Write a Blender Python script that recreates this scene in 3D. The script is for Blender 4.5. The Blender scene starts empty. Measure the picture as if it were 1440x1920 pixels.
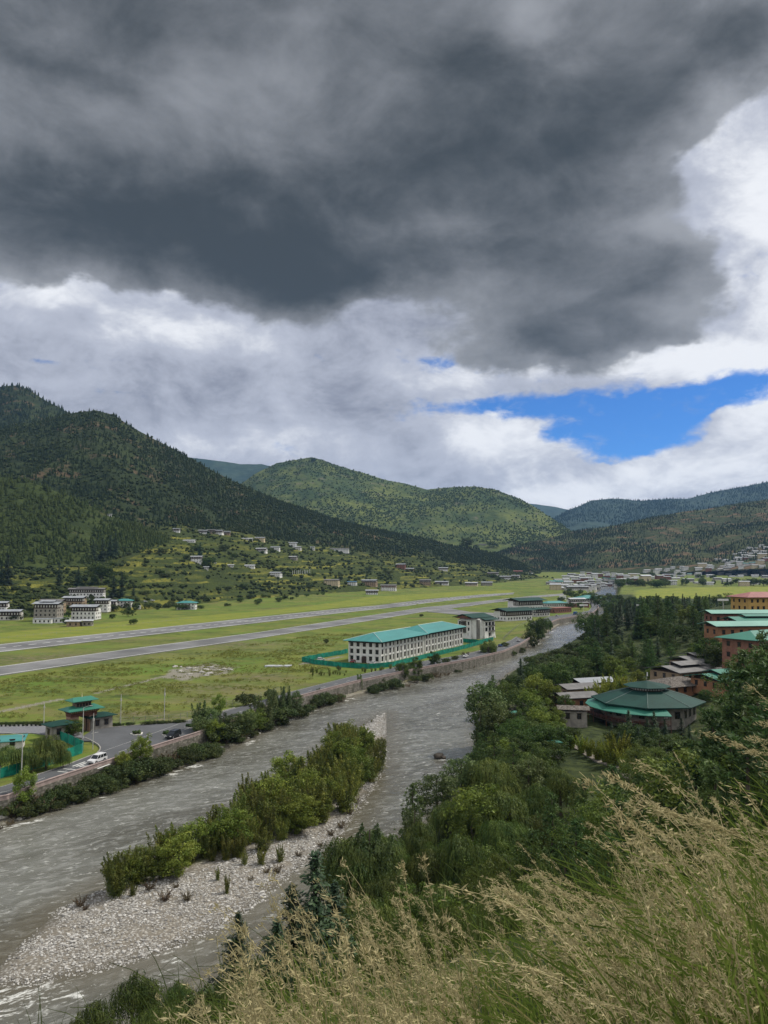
import bpy, math, random
import numpy as np
from mathutils import Vector, Matrix
from mathutils.bvhtree import BVHTree

SC = bpy.context.scene
COL = SC.collection
R = math.radians
rng = np.random.default_rng(7)
random.seed(7)

# ------------------------------------------------------------------ camera
CAMZ, F, HOR = 44.0, 1440.0, 1065.0          # eye height over the valley, focal length and horizon row of a 1440x1920 frame
TH = math.atan((HOR - 960) / F)
cd = bpy.data.cameras.new("camera"); cam = bpy.data.objects.new("camera", cd); COL.objects.link(cam)
cam.location = (0, 0, CAMZ); cam.rotation_euler = (math.pi / 2 + TH, 0, 0)
cd.sensor_fit = 'VERTICAL'; cd.angle = 2 * math.atan(960 / F)
cd.clip_start, cd.clip_end = 0.2, 40000
SC.camera = cam

def ray(px, py):
    v, w = (px - 720) / F, (960 - py) / F
    return Vector((v, math.cos(TH) - w * math.sin(TH), math.sin(TH) + w * math.cos(TH)))
def P(px, py, z=0.0):
    d = ray(px, py); t = (z - CAMZ) / d.z
    return Vector((d.x * t, d.y * t, z))
def PY(px, py, Y):
    d = ray(px, py); t = Y / d.y
    return Vector((d.x * t, Y, CAMZ + d.z * t))
def vz(y):                                     # the valley floor climbs gently upstream
    return 0.02 * max(0.0, y - 900.0)
def PG(px, py, dz=0.0):
    d = ray(px, py); s = -d.z / d.y
    Y = (CAMZ - dz) / s if s > 0 else 1e9
    if Y > 900: Y = (CAMZ + 18 - dz) / (s + 0.02)
    return Vector((d.x / d.y * Y, Y, vz(Y)))

# ------------------------------------------------------------------ sun
SUN_EL, SUN_AZ = 50.0, 62.0                   # azimuth measured from +Y towards +X
sd = bpy.data.lights.new("sun", 'SUN'); so = bpy.data.objects.new("sun", sd); COL.objects.link(so)
sd.energy = 4.0; sd.angle = R(7); sd.color = (1.0, 0.95, 0.86)
_d = Vector((math.sin(R(SUN_AZ)) * math.cos(R(SUN_EL)), math.cos(R(SUN_AZ)) * math.cos(R(SUN_EL)), math.sin(R(SUN_EL))))
so.rotation_euler = _d.to_track_quat('Z', 'Y').to_euler()

# ------------------------------------------------------------------ node helper
class NT:
    def __init__(s, nt): s.nt = nt; s.nt.nodes.clear()
    def n(s, t, **k):
        nd = s.nt.nodes.new(t)
        for a, b in k.items(): setattr(nd, a, b)
        return nd
    def put(s, sock, v):
        if isinstance(v, bpy.types.NodeSocket): s.nt.links.new(v, sock)
        elif v is not None: sock.default_value = v
    def m(s, op, a, b=None, c=None, clamp=False):
        nd = s.n('ShaderNodeMath', operation=op, use_clamp=clamp)
        for i, v in enumerate((a, b, c)):
            if v is not None: s.put(nd.inputs[i], v)
        return nd.outputs[0]
    def vm(s, op, a, b=None, c=None):
        nd = s.n('ShaderNodeVectorMath', operation=op)
        for i, v in enumerate((a, b, c)):
            if v is not None: s.put(nd.inputs[i], v)
        return nd.outputs['Value'] if op in ('DOT_PRODUCT', 'LENGTH') else nd.outputs[0]
    def ss(s, x, a, b, lo=0.0, hi=1.0):
        nd = s.n('ShaderNodeMapRange', interpolation_type='SMOOTHSTEP')
        s.put(nd.inputs['Value'], x)
        for k, v in zip(('From Min', 'From Max', 'To Min', 'To Max'), (a, b, lo, hi)): s.put(nd.inputs[k], v)
        return nd.outputs['Result']
    def mix(s, f, a, b, bt='MIX'):
        nd = s.n('ShaderNodeMix', data_type='RGBA', blend_type=bt)
        s.put(nd.inputs[0], f); s.put(nd.inputs[6], a); s.put(nd.inputs[7], b)
        return nd.outputs[2]
    def noise(s, vec, scale, detail=4, rough=0.55, dist=0.0, color=False):
        nd = s.n('ShaderNodeTexNoise')
        if vec is not None: s.put(nd.inputs['Vector'], vec)
        for k, v in (('Scale', scale), ('Detail', detail), ('Roughness', rough), ('Distortion', dist)): nd.inputs[k].default_value = v
        return nd.outputs['Color' if color else 'Fac']

# ------------------------------------------------------------------ sky: Nishita blue behind two cloud decks, laid out by compass direction
W = bpy.data.worlds.new("World"); SC.world = W; W.use_nodes = True
k = NT(W.node_tree)
geo = k.n('ShaderNodeTexCoord').outputs['Generated']
sep = k.n('ShaderNodeSeparateXYZ'); k.put(sep.inputs[0], geo)
az = k.m('ARCTAN2', sep.outputs[0], sep.outputs[1]); el = k.m('ARCSINE', sep.outputs[2])
comb = k.n('ShaderNodeCombineXYZ'); k.put(comb.inputs[0], az); k.put(comb.inputs[1], el)
ae = comb.outputs[0]
dirs = k.vm('MULTIPLY', geo, (1.0, 1.0, 1.5))
w1 = k.vm('SUBTRACT', k.noise(dirs, 3.2, 5, 0.55, color=True), (0.5, 0.5, 0.5))
w2 = k.vm('SUBTRACT', k.noise(dirs, 11.0, 5, 0.6, color=True), (0.5, 0.5, 0.5))
warp = k.vm('MULTIPLY_ADD', w1, (0.26, 0.15, 0.0), k.vm('MULTIPLY', w2, (0.07, 0.045, 0.0)))
aw = k.vm('ADD', ae, warp)
warp_s = k.vm('MULTIPLY_ADD', w1, (0.10, 0.04, 0.0), k.vm('MULTIPLY', w2, (0.06, 0.03, 0.0)))
aws = k.vm('ADD', ae, warp_s)
def angs(px, py):
    d = ray(px, py).normalized()
    return math.atan2(d.x, d.y), math.asin(d.z)
def blobs(vec, lst):
    tot = None
    for (px, py, rx, ry, wgt) in lst:
        a, e = angs(px, py)
        a1, _ = angs(px + rx, py); _, e1 = angs(px, py - ry)
        ia, ie = 1 / abs(a1 - a), 1 / abs(e1 - e)
        v = k.vm('MULTIPLY_ADD', vec, (ia, ie, 0), (-a * ia, -e * ie, 0))
        g = k.m('EXPONENT', k.m('MULTIPLY', k.vm('DOT_PRODUCT', v, v), -1.0))
        tot = k.m('MULTIPLY', g, wgt) if tot is None else k.m('MULTIPLY_ADD', g, wgt, tot)
    return tot
f_lo = k.noise(dirs, 5.0, 8, 0.56, 0.35)
f_hi = k.noise(k.vm('MULTIPLY', geo, (1.0, 1.0, 1.7)), 13.0, 9, 0.6, 0.3)
f_hi2 = k.noise(k.vm('MULTIPLY_ADD', geo, (1.0, 1.0, 2.0), (3.1, 1.7, 0.4)), 26.0, 8, 0.6, 0.3)
f_hi3 = k.noise(k.vm('MULTIPLY_ADD', geo, (1.0, 1.0, 1.6), (7.1, 3.7, 1.4)), 8.0, 10, 0.62, 0.3)
# dark deck
dk = blobs(aw, [(380, 120, 620, 330, 1.1), (250, 360, 420, 150, 0.55), (560, 515, 270, 130, 0.9), (880, 250, 420, 260, 0.8), (1100, 530, 260, 170, 0.85),
                (1070, 665, 190, 62, 0.95), (1290, 540, 130, 90, 0.3), (1250, 130, 280, 150, 0.85), (40, 470, 240, 100, 0.85), (1440, 40, 160, 160, 0.5), (720, -500, 2200, 480, 1.3),
                (1470, 330, 120, 190, -1.1), (1340, 300, 90, 60, -0.22), (1250, 425, 180, 35, -0.2), (200, 590, 230, 50, -0.6), (780, 580, 110, 50, -0.4),
                (1330, 690, 260, 40, -0.5), (1475, 560, 110, 150, -0.6), (740, 690, 240, 60, -0.4)])
dkf = k.m('ADD', dk, k.m('MULTIPLY', k.m('SUBTRACT', k.m('ADD', f_lo, k.m('MULTIPLY', f_hi, 0.8)), 0.9), 0.85))
C2 = k.ss(dkf, 0.30, 0.62)
thin = k.ss(dkf, 0.45, 1.25)
dvar = blobs(aw, [(400, 170, 200, 60, 0.42), (470, 270, 240, 60, 0.28), (130, 230, 200, 60, 0.28), (980, 80, 100, 90, 0.6), (1380, 175, 110, 50, 0.5), (300, 410, 330, 60, -0.33),
                  (620, 480, 200, 80, -0.3), (920, 330, 250, 60, -0.25), (1240, 450, 160, 50, 0.5), (1280, 590, 160, 40, 0.4), (60, 320, 120, 60, 0.3), (760, 60, 400, 90, 0.22),
                  (780, 440, 90, 30, 0.3), (1040, 570, 60, 30, 0.25), (60, 130, 180, 40, -0.2)])
dval = k.m('ADD', k.m('ADD', k.m('MULTIPLY', k.m('SUBTRACT', 1.0, thin), 0.55), dvar), k.m('MULTIPLY', k.m('SUBTRACT', k.m('ADD', f_lo, k.m('MULTIPLY', f_hi3, 0.8)), 0.9), 1.25))
dcol = k.mix(k.ss(dval, -0.35, 1.1), (0.054, 0.064, 0.071, 1), (0.34, 0.355, 0.385, 1))
# pale deck with holes to the blue
wb = blobs(aws, [(380, 620, 130, 36, 0.55), (110, 560, 120, 40, 0.5), (250, 520, 200, 40, 0.3), (1280, 690, 240, 45, 0.6), (950, 700, 200, 25, 0.45), (1470, 350, 130, 220, 0.75), (1440, 620, 140, 90, 0.4),
                  (860, 800, 130, 50, 0.45), (990, 830, 150, 50, 0.6), (1060, 920, 160, 30, 0.65), (1300, 880, 220, 50, 0.6), (500, 840, 260, 30, 0.3), (1420, 780, 90, 50, 0.6),
                  (200, 690, 260, 60, -0.15), (650, 760, 200, 50, -0.1), (760, 830, 110, 40, -0.3), (880, 900, 110, 22, -0.22), (120, 590, 60, 25, -0.3), (600, 650, 200, 40, 0.1)])
wv = k.m('ADD', k.m('ADD', wb, 0.18), k.m('MULTIPLY', k.m('SUBTRACT', k.m('ADD', k.m('MULTIPLY', f_hi3, 0.9), k.m('MULTIPLY', f_hi2, 0.25)), 0.575), 2.1))
wcol = k.mix(k.ss(wv, -0.35, 0.42), (0.26, 0.28, 0.35, 1), (0.50, 0.53, 0.62, 1))
wcol = k.mix(k.ss(wv, 0.30, 0.95), wcol, (0.90, 0.92, 0.96, 1))
ho = blobs(aws, [(1200, 802, 210, 60, 1.05), (960, 768, 190, 22, 1.0), (1320, 760, 150, 32, 0.85), (1230, 842, 110, 22, 0.6), (1050, 815, 60, 18, 0.4), (1400, 716, 90, 22, 0.6), (68, 676, 34, 9, 0.62),
                 (850, 672, 70, 16, 0.42), (1395, 800, 70, 40, -0.9), (950, 830, 110, 38, -0.6), (1130, 880, 140, 20, -0.5), (1020, 940, 200, 20, -0.5), (1420, 850, 120, 20, -0.3), (840, 800, 60, 35, -0.5)])
hof = k.m('ADD', ho, k.m('MULTIPLY', k.m('SUBTRACT', k.m('ADD', f_hi, f_hi2), 1.0), -1.3))
HO = k.m('MULTIPLY', k.ss(hof, 0.20, 0.85), k.ss(f_hi2, 0.28, 0.46, 0.80, 1.0))
sky = k.n('ShaderNodeTexSky', sky_type='NISHITA', sun_disc=False, sun_elevation=R(SUN_EL), sun_rotation=R(SUN_AZ), altitude=2200, air_density=1.0, dust_density=0.4, ozone_density=2.0)
blue = k.mix(1.0, sky.outputs[0], (0.030, 0.066, 0.112, 1), 'MULTIPLY')
cl = k.mix(HO, wcol, blue)
cl = k.mix(C2, cl, dcol)
# behind the viewer: unseen broken overcast, made extra bright to add ambient light
back = k.ss(sep.outputs[1], 0.25, -0.35)
cl = k.mix(back, cl, k.mix(k.ss(f_lo, 0.35, 0.65), (0.60, 0.63, 0.68, 1), (1.35, 1.35, 1.37, 1)))
cl = k.mix(k.ss(sep.outputs[2], 0.0, -0.12), cl, (0.08, 0.09, 0.08, 1))
bg = k.n('ShaderNodeBackground'); k.put(bg.inputs[0], cl); bg.inputs[1].default_value = 1.0
out = k.n('ShaderNodeOutputWorld'); k.nt.links.new(bg.outputs[0], out.inputs[0])
W.cycles.sampling_method = 'MANUAL'; W.cycles.sample_map_resolution = 512

SC.view_settings.view_transform = 'Standard'; SC.view_settings.look = 'None'
SC.view_settings.exposure = 0.0; SC.view_settings.gamma = 1.0
SC.render.engine = 'CYCLES'
SC.cycles.max_bounces = 5; SC.cycles.diffuse_bounces = 2; SC.cycles.glossy_bounces = 2
SC.cycles.transmission_bounces = 3; SC.cycles.volume_bounces = 0; SC.cycles.transparent_max_bounces = 6
SC.cycles.caustics_reflective = False; SC.cycles.caustics_refractive = False
# ------------------------------------------------------------------ numpy helpers
def _h(a, b, seed):
    n = (a * 374761393 + b * 668265263 + seed * 974634777) & 0xffffffff
    n = ((n ^ (n >> 13)) * 1274126177) & 0xffffffff
    return ((n ^ (n >> 16)) & 0xffff) / 65535.0
def vnoise(x, y, seed=0):
    x = np.asarray(x, float); y = np.asarray(y, float)
    xi, yi = np.floor(x).astype(np.int64), np.floor(y).astype(np.int64)
    xf, yf = x - xi, y - yi
    u, v = xf * xf * (3 - 2 * xf), yf * yf * (3 - 2 * yf)
    a, b = _h(xi, yi, seed), _h(xi + 1, yi, seed)
    c, d = _h(xi, yi + 1, seed), _h(xi + 1, yi + 1, seed)
    return (a * (1 - u) + b * u) * (1 - v) + (c * (1 - u) + d * u) * v
def fbm(x, y, octv=4, seed=0, gain=0.5):
    s, a, t = 0.0, 1.0, 0.0
    for i in range(octv):
        s = s + a * vnoise(x * 2 ** i, y * 2 ** i, seed + i); t += a; a *= gain
    return s / t - 0.5
def sstep(x, a, b):
    t = np.clip((x - a) / (b - a), 0, 1); return t * t * (3 - 2 * t)
def seg_dist(X, Y, line, closed=False):
    """distance to a polyline and signed side (positive left of travel) of the nearest segment"""
    pts = [tuple(p)[:2] for p in line]
    if closed: pts = pts + pts[:1]
    best = np.full(np.shape(X), 1e9); side = np.zeros(np.shape(X))
    for (x0, y0), (x1, y1) in zip(pts, pts[1:]):
        dx, dy = x1 - x0, y1 - y0; L = dx * dx + dy * dy + 1e-12
        t = np.clip(((X - x0) * dx + (Y - y0) * dy) / L, 0, 1)
        d = np.hypot(X - x0 - t * dx, Y - y0 - t * dy)
        cr = dx * (Y - y0) - dy * (X - x0)
        m = d < best
        best = np.where(m, d, best); side = np.where(m, np.sign(cr), side)
    return best, side
def inside(X, Y, poly):
    pts = [tuple(p)[:2] for p in poly]; r = np.zeros(np.shape(X), bool)
    for (x0, y0), (x1, y1) in zip(pts, pts[1:] + pts[:1]):
        c = ((y0 > Y) != (y1 > Y)) & (X < (x1 - x0) * (Y - y0) / ((y1 - y0) if y1 != y0 else 1e-9) + x0)
        r ^= c
    return r
def sdf(X, Y, poly):
    d, _ = seg_dist(X, Y, poly, True)
    return np.where(inside(X, Y, poly), d, -d)

def np_mesh(name, V, faces, mats=(), smooth=False, attrs=None, mat_idx=None):
    """V (n,3); faces (m,k) array"""
    V = np.asarray(V, np.float32); Fc = np.asarray(faces, np.int32)
    me = bpy.data.meshes.new(name)
    m, kk = Fc.shape
    me.vertices.add(len(V)); me.vertices.foreach_set('co', V.ravel())
    me.loops.add(m * kk); me.loops.foreach_set('vertex_index', Fc.ravel())
    me.polygons.add(m); me.polygons.foreach_set('loop_start', np.arange(0, m * kk, kk, dtype=np.int32))
    me.polygons.foreach_set('use_smooth', np.full(m, smooth))
    if mat_idx is not None: me.polygons.foreach_set('material_index', np.asarray(mat_idx, np.int32))
    for mt in mats: me.materials.append(mt)
    for an, arr in (attrs or {}).items():
        a = me.attributes.new(an, 'FLOAT', 'POINT'); a.data.foreach_set('value', np.asarray(arr, np.float32).ravel())
    me.update(calc_edges=True); me.validate()
    return me
def link(name, me, parent=None, loc=None, rz=0.0):
    o = bpy.data.objects.new(name, me); COL.objects.link(o)
    if parent is not None: o.parent = parent
    if loc is not None: o.location = loc
    o.rotation_euler[2] = rz
    return o
def tag(o, label=None, cat=None, group=None, kind=None):
    for a, b in (('label', label), ('category', cat), ('group', group), ('kind', kind)):
        if b: o[a] = b
    return o
def grid_faces(nr, nc):
    i = np.arange(nr - 1)[:, None] * nc + np.arange(nc - 1)[None, :]
    return np.stack([i, i + 1, i + nc + 1, i + nc], -1).reshape(-1, 4)

# ------------------------------------------------------------------ materials
def new_mat(name):
    m = bpy.data.materials.new(name); m.use_nodes = True
    return m, NT(m.node_tree)
def finish(k, col, rough=0.8, bump=None, bstr=0.3, bdist=0.1, spec=0.3, metal=0.0, normal=None):
    b = k.n('ShaderNodeBsdfPrincipled'); o = k.n('ShaderNodeOutputMaterial')
    k.put(b.inputs['Base Color'], col); k.put(b.inputs['Roughness'], rough); k.put(b.inputs['Metallic'], metal)
    k.put(b.inputs['Specular IOR Level'], spec)
    if bump is not None:
        bn = k.n('ShaderNodeBump'); k.put(bn.inputs['Height'], bump); bn.inputs['Strength'].default_value = bstr; bn.inputs['Distance'].default_value = bdist
        k.nt.links.new(bn.outputs[0], b.inputs['Normal'])
    k.nt.links.new(b.outputs[0], o.inputs[0]); return b
def c4(c, f=1.0): return (c[0] * f, c[1] * f, c[2] * f, 1)
def plain(name, col, rough=0.7, var=0.18, scale=1.5, spec=0.3, metal=0.0, bump=0.0, streak=None):
    m, k = new_mat(name)
    co = k.n('ShaderNodeTexCoord').outputs['Object']
    if streak: co = k.vm('MULTIPLY', co, streak)
    n = k.noise(co, scale, 5, 0.6)
    n2 = k.noise(co, scale * 9, 3, 0.6)
    c = k.mix(k.ss(n, 0.3, 0.7), c4(col, 1 - var), c4(col, 1 + var))
    c = k.mix(k.m('MULTIPLY', k.ss(n2, 0.45, 0.75), 0.35), c, c4(col, 0.7))
    finish(k, c, rough, n2 if bump else None, bump, 0.05, spec, metal)
    return m
def attr(k, name):
    a = k.n('ShaderNodeAttribute', attribute_name=name); return a.outputs['Fac']
def wpos(k): return k.n('ShaderNodeNewGeometry').outputs['Position']

def leaf_mat(name, col, col2, trans=0.35, objvar=0.6, rough=0.6):
    m, k = new_mat(name)
    g = k.n('ShaderNodeNewGeometry'); oi = k.n('ShaderNodeObjectInfo')
    co = k.n('ShaderNodeTexCoord').outputs['Object']
    c = k.mix(k.ss(k.noise(co, 0.55, 3, 0.6), 0.35, 0.68), c4(col), c4(col2))
    val = k.m('MULTIPLY', k.m('MULTIPLY_ADD', g.outputs['Random Per Island'], 0.7, 0.65), k.m('MULTIPLY_ADD', oi.outputs['Random'], objvar, 1 - objvar / 2))
    hs = k.n('ShaderNodeHueSaturation'); k.put(hs.inputs['Color'], c); k.put(hs.inputs['Value'], val)
    k.put(hs.inputs['Hue'], k.m('MULTIPLY_ADD', k.m('FRACT', k.m('MULTIPLY', oi.outputs['Random'], 7.3)), 0.035, 0.4825))
    b = k.n('ShaderNodeBsdfPrincipled'); k.put(b.inputs['Base Color'], hs.outputs[0]); b.inputs['Roughness'].default_value = rough; b.inputs['Specular IOR Level'].default_value = 0.2
    t = k.n('ShaderNodeBsdfTranslucent'); k.put(t.inputs[0], hs.outputs[0])
    mx = k.n('ShaderNodeMixShader'); mx.inputs[0].default_value = trans
    k.nt.links.new(b.outputs[0], mx.inputs[1]); k.nt.links.new(t.outputs[0], mx.inputs[2])
    o = k.n('ShaderNodeOutputMaterial'); k.nt.links.new(mx.outputs[0], o.inputs[0])
    return m

# ------------------------------------------------------------------ layout lines of the valley, in metres
WZ = -4.0                                       # water level
def L(pts, z): return [P(a, b, z) for a, b in pts]
bank_left = [Vector((-150, 95, WZ))] + L([(0, 1548), (50, 1535), (163, 1498), (267, 1460), (350, 1433), (467, 1387), (525, 1353), (579, 1332), (667, 1303), (775, 1280), (871, 1249), (953, 1226), (992, 1213),
               (1014, 1199), (1031, 1183), (1050, 1170), (1080, 1163), (1112, 1156)], WZ)
bank_far_l = [P(1118, 1140, WZ), P(1112, 1127, WZ), P(1108, 1118, WZ), P(1118, 1110, WZ), P(1125, 1104, WZ), P(1120, 1098, WZ)]
bank_right = [P(1150, 1098, WZ), P(1156, 1106, WZ), P(1154, 1118, WZ), P(1148, 1130, WZ), P(1130, 1150, WZ)] + L([(1108, 1172), (1103, 1191), (1091, 1217), (1060, 1228), (1000, 1240), (950, 1262), (915, 1300), (900, 1340), (897, 1390), (893, 1440), (840, 1500),
               (770, 1560), (680, 1630), (580, 1715), (450, 1800), (300, 1900), (150, 1990)], WZ) + [Vector((-150, 66, WZ))]
river_poly = bank_left + bank_far_l + bank_right
island = L([(724, 1336), (700, 1352), (640, 1385), (560, 1452), (450, 1525), (330, 1595), (195, 1668), (110, 1708), (20, 1790), (-40, 1850), (60, 1846), (150, 1826), (233, 1808), (330, 1775), (389, 1750), (467, 1703), (545, 1637),
            (600, 1600), (640, 1560), (662, 1525), (702, 1468), (722, 1425), (724, 1380)], WZ)
road_near = [Vector((-150, 120, 0))] + L([(0, 1503), (73, 1474), (163, 1444), (245, 1417), (373, 1377), (470, 1338), (558, 1309), (667, 1280), (796, 1253), (871, 1240), (942, 1223), (975, 1209), (992, 1198), (1006, 1185), (1022, 1172), (1045, 1162), (1080, 1156), (1112, 1149),
              (1122, 1140), (1116, 1128), (1112, 1119)], 0)
road_far = [Vector((-150, 130, 0))] + L([(0, 1476), (70, 1452), (125, 1434), (169, 1416), (260, 1384), (340, 1354), (440, 1328), (548, 1296), (660, 1268), (790, 1240), (866, 1228), (930, 1212), (958, 1200), (975, 1189), (984, 1178), (1000, 1166), (1030, 1156), (1075, 1150), (1104, 1145),
             (1110, 1138), (1107, 1128), (1104, 1119)], 0)

def slope_near(x, y):
    xx = np.clip(x, -60, 200)
    yp = y - 0.35 * np.maximum(0, xx) + 0.15 * np.maximum(0, -xx)
    t = np.clip((yp - 6) / 8, 0, 1)
    integ = np.where(yp < 6, 0.3 * yp, 1.8 + 0.3 * (np.clip(yp, 6, 14) - 6) + 0.32 * 8 * (t ** 3 - t ** 4 / 2) + 0.62 * np.maximum(0, yp - 14))
    side = np.where(xx < 0, 0.25, 0.15) * np.clip(xx, -14, 14) * sstep(np.maximum(40 - np.abs(y), 0), 0, 30)
    return 42.05 - integ + side
def slope_right(x, y):
    r = 0.20 * np.maximum(0, x - 85)
    v = r * sstep(y, 170, 215) * (1 - sstep(y, 430, 600))
    return np.where(v > 0.02, v, v * 300 - 9.0 + 0.0 * v)
def ground_z(x, y):
    x = np.asarray(x, float); y = np.asarray(y, float)
    z = 0.02 * np.maximum(0, y - 900) - 0.3 + fbm(x / 14, y / 14, 3, 3) * 0.5
    dr = sdf(x, y, river_poly)                                  # > 0 in the river
    rd, rs = seg_dist(x, y, road_near)                          # side > 0: landward of the road's river edge
    s_in = rd * rs
    wl = np.clip(-dr / np.maximum(1e-3, -dr + np.maximum(0.01, -s_in)), 0, 1)
    left = (s_in > -40) & (seg_dist(x, y, bank_left)[0] < seg_dist(x, y, bank_right)[0])
    bankL = np.where(s_in > 6.0, z, np.where(s_in > 0, -3.1 + (z + 3.1) * sstep(s_in, 3.4, 5.6), WZ + 0.9 * wl + fbm(x / 3, y / 3, 3, 9) * 0.7 * wl))
    bankR = WZ + (z - WZ) * sstep(-dr, 0.0, 10.0) + fbm(x / 5, y / 5, 3, 11) * 1.2 * sstep(-dr, 0, 6)
    z2 = np.where(dr > 0, WZ - np.minimum(2.2, 0.22 * dr), np.where(left, bankL, bankR))
    di = sdf(x, y, island)
    isl = np.where(di > 0, WZ + np.minimum(0.9, 0.11 * di) + fbm(x / 4, y / 4, 4, 21) * 0.35 * sstep(di, 0, 4), WZ - np.minimum(2.2, -0.10 * di))
    z2 = np.where((dr > 0), np.maximum(z2, isl), z2)
    sn = slope_near(x, y) + fbm(x / 6, y / 6, 4, 31) * 1.2 * sstep(y, 6, 20)
    z2 = np.maximum(z2, np.where(dr > 1.0, -9, sn))
    sr = slope_right(x, y) + fbm(x / 20, y / 20, 3, 41) * 1.0 * sstep(x, 80, 105)
    z2 = np.maximum(z2, np.where(dr > -4, -9, sr))
    return z2
def gz(x, y): return float(ground_z(np.array([x]), np.array([y]))[0])

# ------------------------------------------------------------------ ground sheets
# attributes: gravel, soil, lush (wet green), field (crop), wood (forest floor)
def ground_attrs(X, Y):
    di = sdf(X, Y, island); dr = sdf(X, Y, river_poly)
    n = fbm(X / 5, Y / 5, 4, 51)
    gravel = np.where(dr > 0, 1.0, 0.0)
    gravel = np.maximum(gravel, sstep(-dr, 3.5, 0.5) * 0.9)
    veg = L([(205, 1660), (330, 1640), (430, 1600), (520, 1560), (600, 1540), (690, 1440), (715, 1390), (640, 1400), (560, 1455), (450, 1528), (330, 1598)], WZ)
    dv = sdf(X, Y, veg)
    gravel = np.where(di > 0, 1 - 0.85 * sstep(dv + n * 3, -1.5, 1.0), gravel)
    rock = L([(300, 1268), (330, 1250), (390, 1243), (440, 1250), (430, 1262), (380, 1268), (340, 1275)], 0)
    gravel = np.maximum(gravel, sstep(sdf(X, Y, rock) + n * 10, -1, 2.5) * 0.9)
    for pl, wd in ((L([(-40, 1345), (0, 1333), (55, 1321), (112, 1310)], 0), 1.3), (L([(180, 1298), (240, 1284), (300, 1268), (340, 1262)], 0), 1.0), (L([(640, 1230), (600, 1238), (566, 1244)], 0), 1.5)):
        gravel = np.maximum(gravel, sstep(seg_dist(X, Y, pl)[0], wd + 0.6, wd - 0.4) * 0.85)
    soil = np.zeros_like(X)
    for (px, py, rr) in ((420, 1290, 14), (385, 1310, 9), (480, 1268, 12), (250, 1335, 6), (300, 1345, 10), (180, 1228, 30), (60, 1235, 25), (420, 1208, 30), (560, 1300, 8), (350, 1285, 8)):
        p = P(px, py, 0); soil = np.maximum(soil, np.exp(-(((X - p.x) / (rr * 1.5)) ** 2 + ((Y - p.y) / rr) ** 2)) * 0.9)
    soil = np.maximum(soil, np.where((di > 0) & (dv > -1), 0.7, 0))
    bank = (seg_dist(X, Y, bank_left)[0] < 9) & (dr <= 0)
    soil = np.maximum(soil, np.where(bank, 0.85, 0))
    rd, rs = seg_dist(X, Y, road_near)
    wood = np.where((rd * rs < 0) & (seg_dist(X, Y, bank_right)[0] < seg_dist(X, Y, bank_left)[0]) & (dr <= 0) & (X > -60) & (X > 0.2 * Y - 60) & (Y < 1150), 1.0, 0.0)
    crop = sdf(X, Y, [PG(1188, 1121), PG(1195, 1106), PG(1290, 1101), PG(1445, 1099), PG(1600, 1099), PG(1600, 1115), PG(1400, 1117), PG(1330, 1122)])
    field = sstep(crop, -6, 4)
    wood = wood * (1 - field)
    rice = sdf(X, Y, [PG(-60, 1195), PG(0, 1186), PG(240, 1164), PG(480, 1146), PG(700, 1118), PG(850, 1110), PG(960, 1106), PG(960, 1111), PG(800, 1122), PG(640, 1138), PG(480, 1155), PG(200, 1188), PG(0, 1204), PG(-60, 1212)])
    field = np.maximum(field, 0.8 * sstep(rice, -5, 5))
    return dict(gravel=gravel, soil=soil, wood=wood, field=field)

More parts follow.
